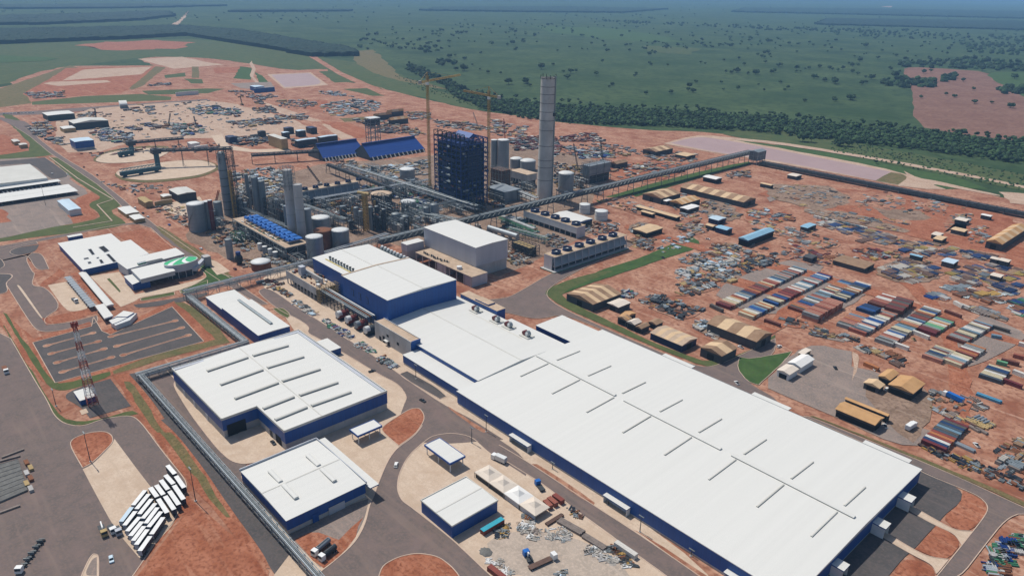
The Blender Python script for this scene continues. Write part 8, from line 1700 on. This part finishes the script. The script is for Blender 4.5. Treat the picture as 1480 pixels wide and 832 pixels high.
# the farther trees, too many and too small to pick apart
b = MB()
for k in range(1300):
    x, y = rt.uniform(0, 1500), 6 + 66 * rt.random() ** .8
    if x < 520 and y > 26 + x * .02: continue
    if rt.random() > .45 + .4 * math.sin(x * .013 + y * .11): continue
    u, v = P(x, y); s = rt.uniform(4, 9)
    for j in range(3): clump(b, u + rt.uniform(-s, s) * .8, v + rt.uniform(-s, s) * .8, rt.uniform(4, 8), s * rt.uniform(.5, .9), rt, rt.choice(['leaf_dark', 'leaf_mid']))
def thicket(b, px, n, r, hmax, tone=('leaf_dark', 'leaf_dark', 'leaf_mid')):
    pts = [P(*p) for p in px]; x0, x1 = min(p[0] for p in pts), max(p[0] for p in pts); y0, y1 = min(p[1] for p in pts), max(p[1] for p in pts); k = 0; tr = 0
    while k < n and tr < n * 60:
        tr += 1; u, v = rt.uniform(x0, x1), rt.uniform(y0, y1)
        if not inpoly(u, v, pts): continue
        k += 1; rr_ = rt.uniform(.6, 1.25) * r; z = rt.uniform(.2, 1) ** .7 * hmax
        clump(b, u, v, z - rr_ * .3, rr_, rt, rt.choice(tone), .9)
for px, n_ in (([(1270, 118), (1300, 114), (1355, 117), (1352, 126), (1310, 129), (1280, 124)], 70), ([(1360, 110), (1378, 108), (1382, 117), (1362, 119)], 22), ([(1300, 90), (1400, 84), (1480, 92), (1480, 104), (1400, 100), (1300, 98)], 170), ([(1440, 128), (1500, 124), (1500, 136), (1450, 136)], 40), ([(1180, 45), (1300, 46), (1500, 54), (1500, 62), (1300, 56), (1180, 50)], 150), ([(960, 33), (1110, 38), (1110, 43), (960, 37)], 60), ([(870, 29), (940, 33), (940, 36), (870, 32)], 40), ([(1100, 40), (1330, 44), (1330, 50), (1100, 44)], 80), ([(1380, 60), (1500, 66), (1500, 84), (1400, 76)], 110), ([(630, 90), (645, 86), (660, 92), (640, 98)], 14), ([(600, 72), (620, 66), (650, 72), (620, 78)], 14)):
    thicket(b, px, n_, 8, 9)
struct(b.build('tree_scatter'), 'stuff')['label'] = 'far scattered savanna trees and hedgerows'
b = MB()
belt = [(640, 122), (670, 134), (720, 146), (800, 154), (900, 160), (1000, 164), (1100, 171), (1200, 182), (1320, 193), (1400, 200), (1500, 216), (1640, 244), (1640, 268), (1480, 238), (1330, 218), (1200, 203), (1080, 190), (950, 183), (850, 180), (760, 172), (700, 158), (655, 140)]
thicket(b, belt, 6200, 3.1, 7.5, ('leaf_dark', 'leaf_dark', 'leaf_mid', 'leaf_mid', 'leaf_light'))
thicket(b, [(590, 92), (630, 108), (680, 132), (672, 138), (620, 118), (585, 100)], 160, 5, 8)
for k in range(150):
    j = rt.randrange(10); f_ = rt.random(); x = belt[j][0] + (belt[j + 1][0] - belt[j][0]) * f_; y = belt[j][1] + (belt[j + 1][1] - belt[j][1]) * f_ + rt.uniform(-5, 3); u, v = P(x, y)
    for q in range(4): clump(b, u + rt.uniform(-4, 4), v + rt.uniform(-4, 4), rt.uniform(4, 11), rt.uniform(2, 4), rt, rt.choice(['leaf_dark', 'leaf_mid']))
struct(b.build('riverside_wood'), 'stuff')['label'] = 'dense dark riverside wood behind the ponds'
# scrub tufts along the embankments
b = MB()
thicket(b, [W4(*U5, [p])[0] for p in ((1478, 200), (2200, 330), (3000, 480), (3000, 600), (2200, 440), (1478, 290))], 420, 1.6, 1.6, ('leaf_mid', 'leaf_light', 'leaf_dark'))
thicket(b, [(560, 104), (640, 128), (720, 152), (860, 178), (840, 182), (700, 160), (600, 128)], 220, 1.8, 1.6, ('leaf_mid', 'leaf_light'))
struct(b.build('undergrowth'), 'stuff')
# eucalyptus plantation blocks
def plantation(px, h, step, name='plantation_wood'):
    pts = [P(*p) for p in px]; b = MB(); n = len(pts)
    x0, x1 = min(p[0] for p in pts), max(p[0] for p in pts); y0, y1 = min(p[1] for p in pts), max(p[1] for p in pts)
    k = 0
    u = x0
    while u < x1:
        v = y0
        while v < y1:
            if inpoly(u, v, pts) and k < 9000:
                k += 1; s = step * .62; hh = h * rt.uniform(.86, 1.08); du, dv = rt.uniform(-.25, .25) * step, rt.uniform(-.25, .25) * step
                b.add([(u - s, v - s, hh * .82), (u + s, v - s, hh * .82), (u + s, v + s, hh * .82), (u - s, v + s, hh * .82), (u + du, v + dv, hh), (u - s, v - s, 0), (u + s, v - s, 0), (u + s, v + s, 0), (u - s, v + s, 0)], [(0, 1, 4), (1, 2, 4), (2, 3, 4), (3, 0, 4), (5, 6, 1, 0), (6, 7, 2, 1), (7, 8, 3, 2), (8, 5, 0, 3)], 'plantation')
            v += step
        u += step
    struct(b.build(name), 'stuff')['label'] = 'dark block of planted eucalyptus'
plantation([(-260, 72), (0, 64), (180, 57), (268, 52), (330, 62), (400, 73), (450, 82), (514, 81), (508, 74), (350, 47), (262, 40), (180, 42), (0, 46), (-260, 50)], 16, 17)
plantation([(-200, 38), (60, 36), (200, 30), (250, 24), (240, 18), (60, 24), (-200, 28)], 16, 40)
plantation([(330, 18), (500, 17), (510, 15.5), (340, 16)], 16, 30)
plantation([(610, 16), (760, 18), (900, 19), (960, 14), (820, 11), (640, 12)], 16, 55)
plantation([(1060, 18), (1250, 22), (1500, 28), (1500, 18), (1250, 14), (1080, 13)], 16, 55)
plantation([(1180, 36), (1480, 44), (1700, 48), (1700, 36), (1480, 32), (1200, 28)], 12, 40)
plantation([(0, 14), (200, 12), (330, 9), (200, 7), (0, 9)], 16, 90)
for i, px in enumerate(([(1195, 14), (1215, 12), (1235, 13), (1222, 16)], [(1270, 10), (1290, 9), (1288, 11)], [(1408, 21), (1432, 20.5), (1430, 22.5)], [(1265, 20.5), (1277, 20), (1276, 22)])): ground('field', 'tan_earth', px, z=.9)
ground('field', 'bright_grass', [(760, 38), (880, 40), (960, 52), (1000, 62), (900, 60), (800, 48)], rag=40, step=120); ground('field', 'scrub', [(930, 66), (1010, 70), (1000, 80), (940, 76)], rag=30, step=90)
ground('field', 'bright_grass', [(-200, 78), (0, 80), (90, 84), (60, 90), (-200, 94)], rag=14, step=40)
ground('field', 'tan_earth', [(248, 36), (262, 28), (272, 16), (266, 28), (258, 36)], rag=8, step=60)

# ================================================================ HAZE
b = MB(); HZ = 45000.0
b.box(-HZ, HZ, -HZ, HZ, -1.5, 223.0, 'kerb')
hz = b.build('haze'); struct(hz, 'stuff')
hm = bpy.data.materials.new('haze'); hm.use_nodes = True; hn = hm.node_tree; hn.nodes.clear()
ho = hn.nodes.new('ShaderNodeOutputMaterial'); hv = hn.nodes.new('ShaderNodeVolumePrincipled')
hv.inputs['Color'].default_value = (.33, .62, 1.0, 1); hv.inputs['Density'].default_value = HAZE_D; hv.inputs['Anisotropy'].default_value = .0
hn.links.new(hv.outputs[0], ho.inputs['Volume'])
hz.data.materials.clear(); hz.data.materials.append(hm)
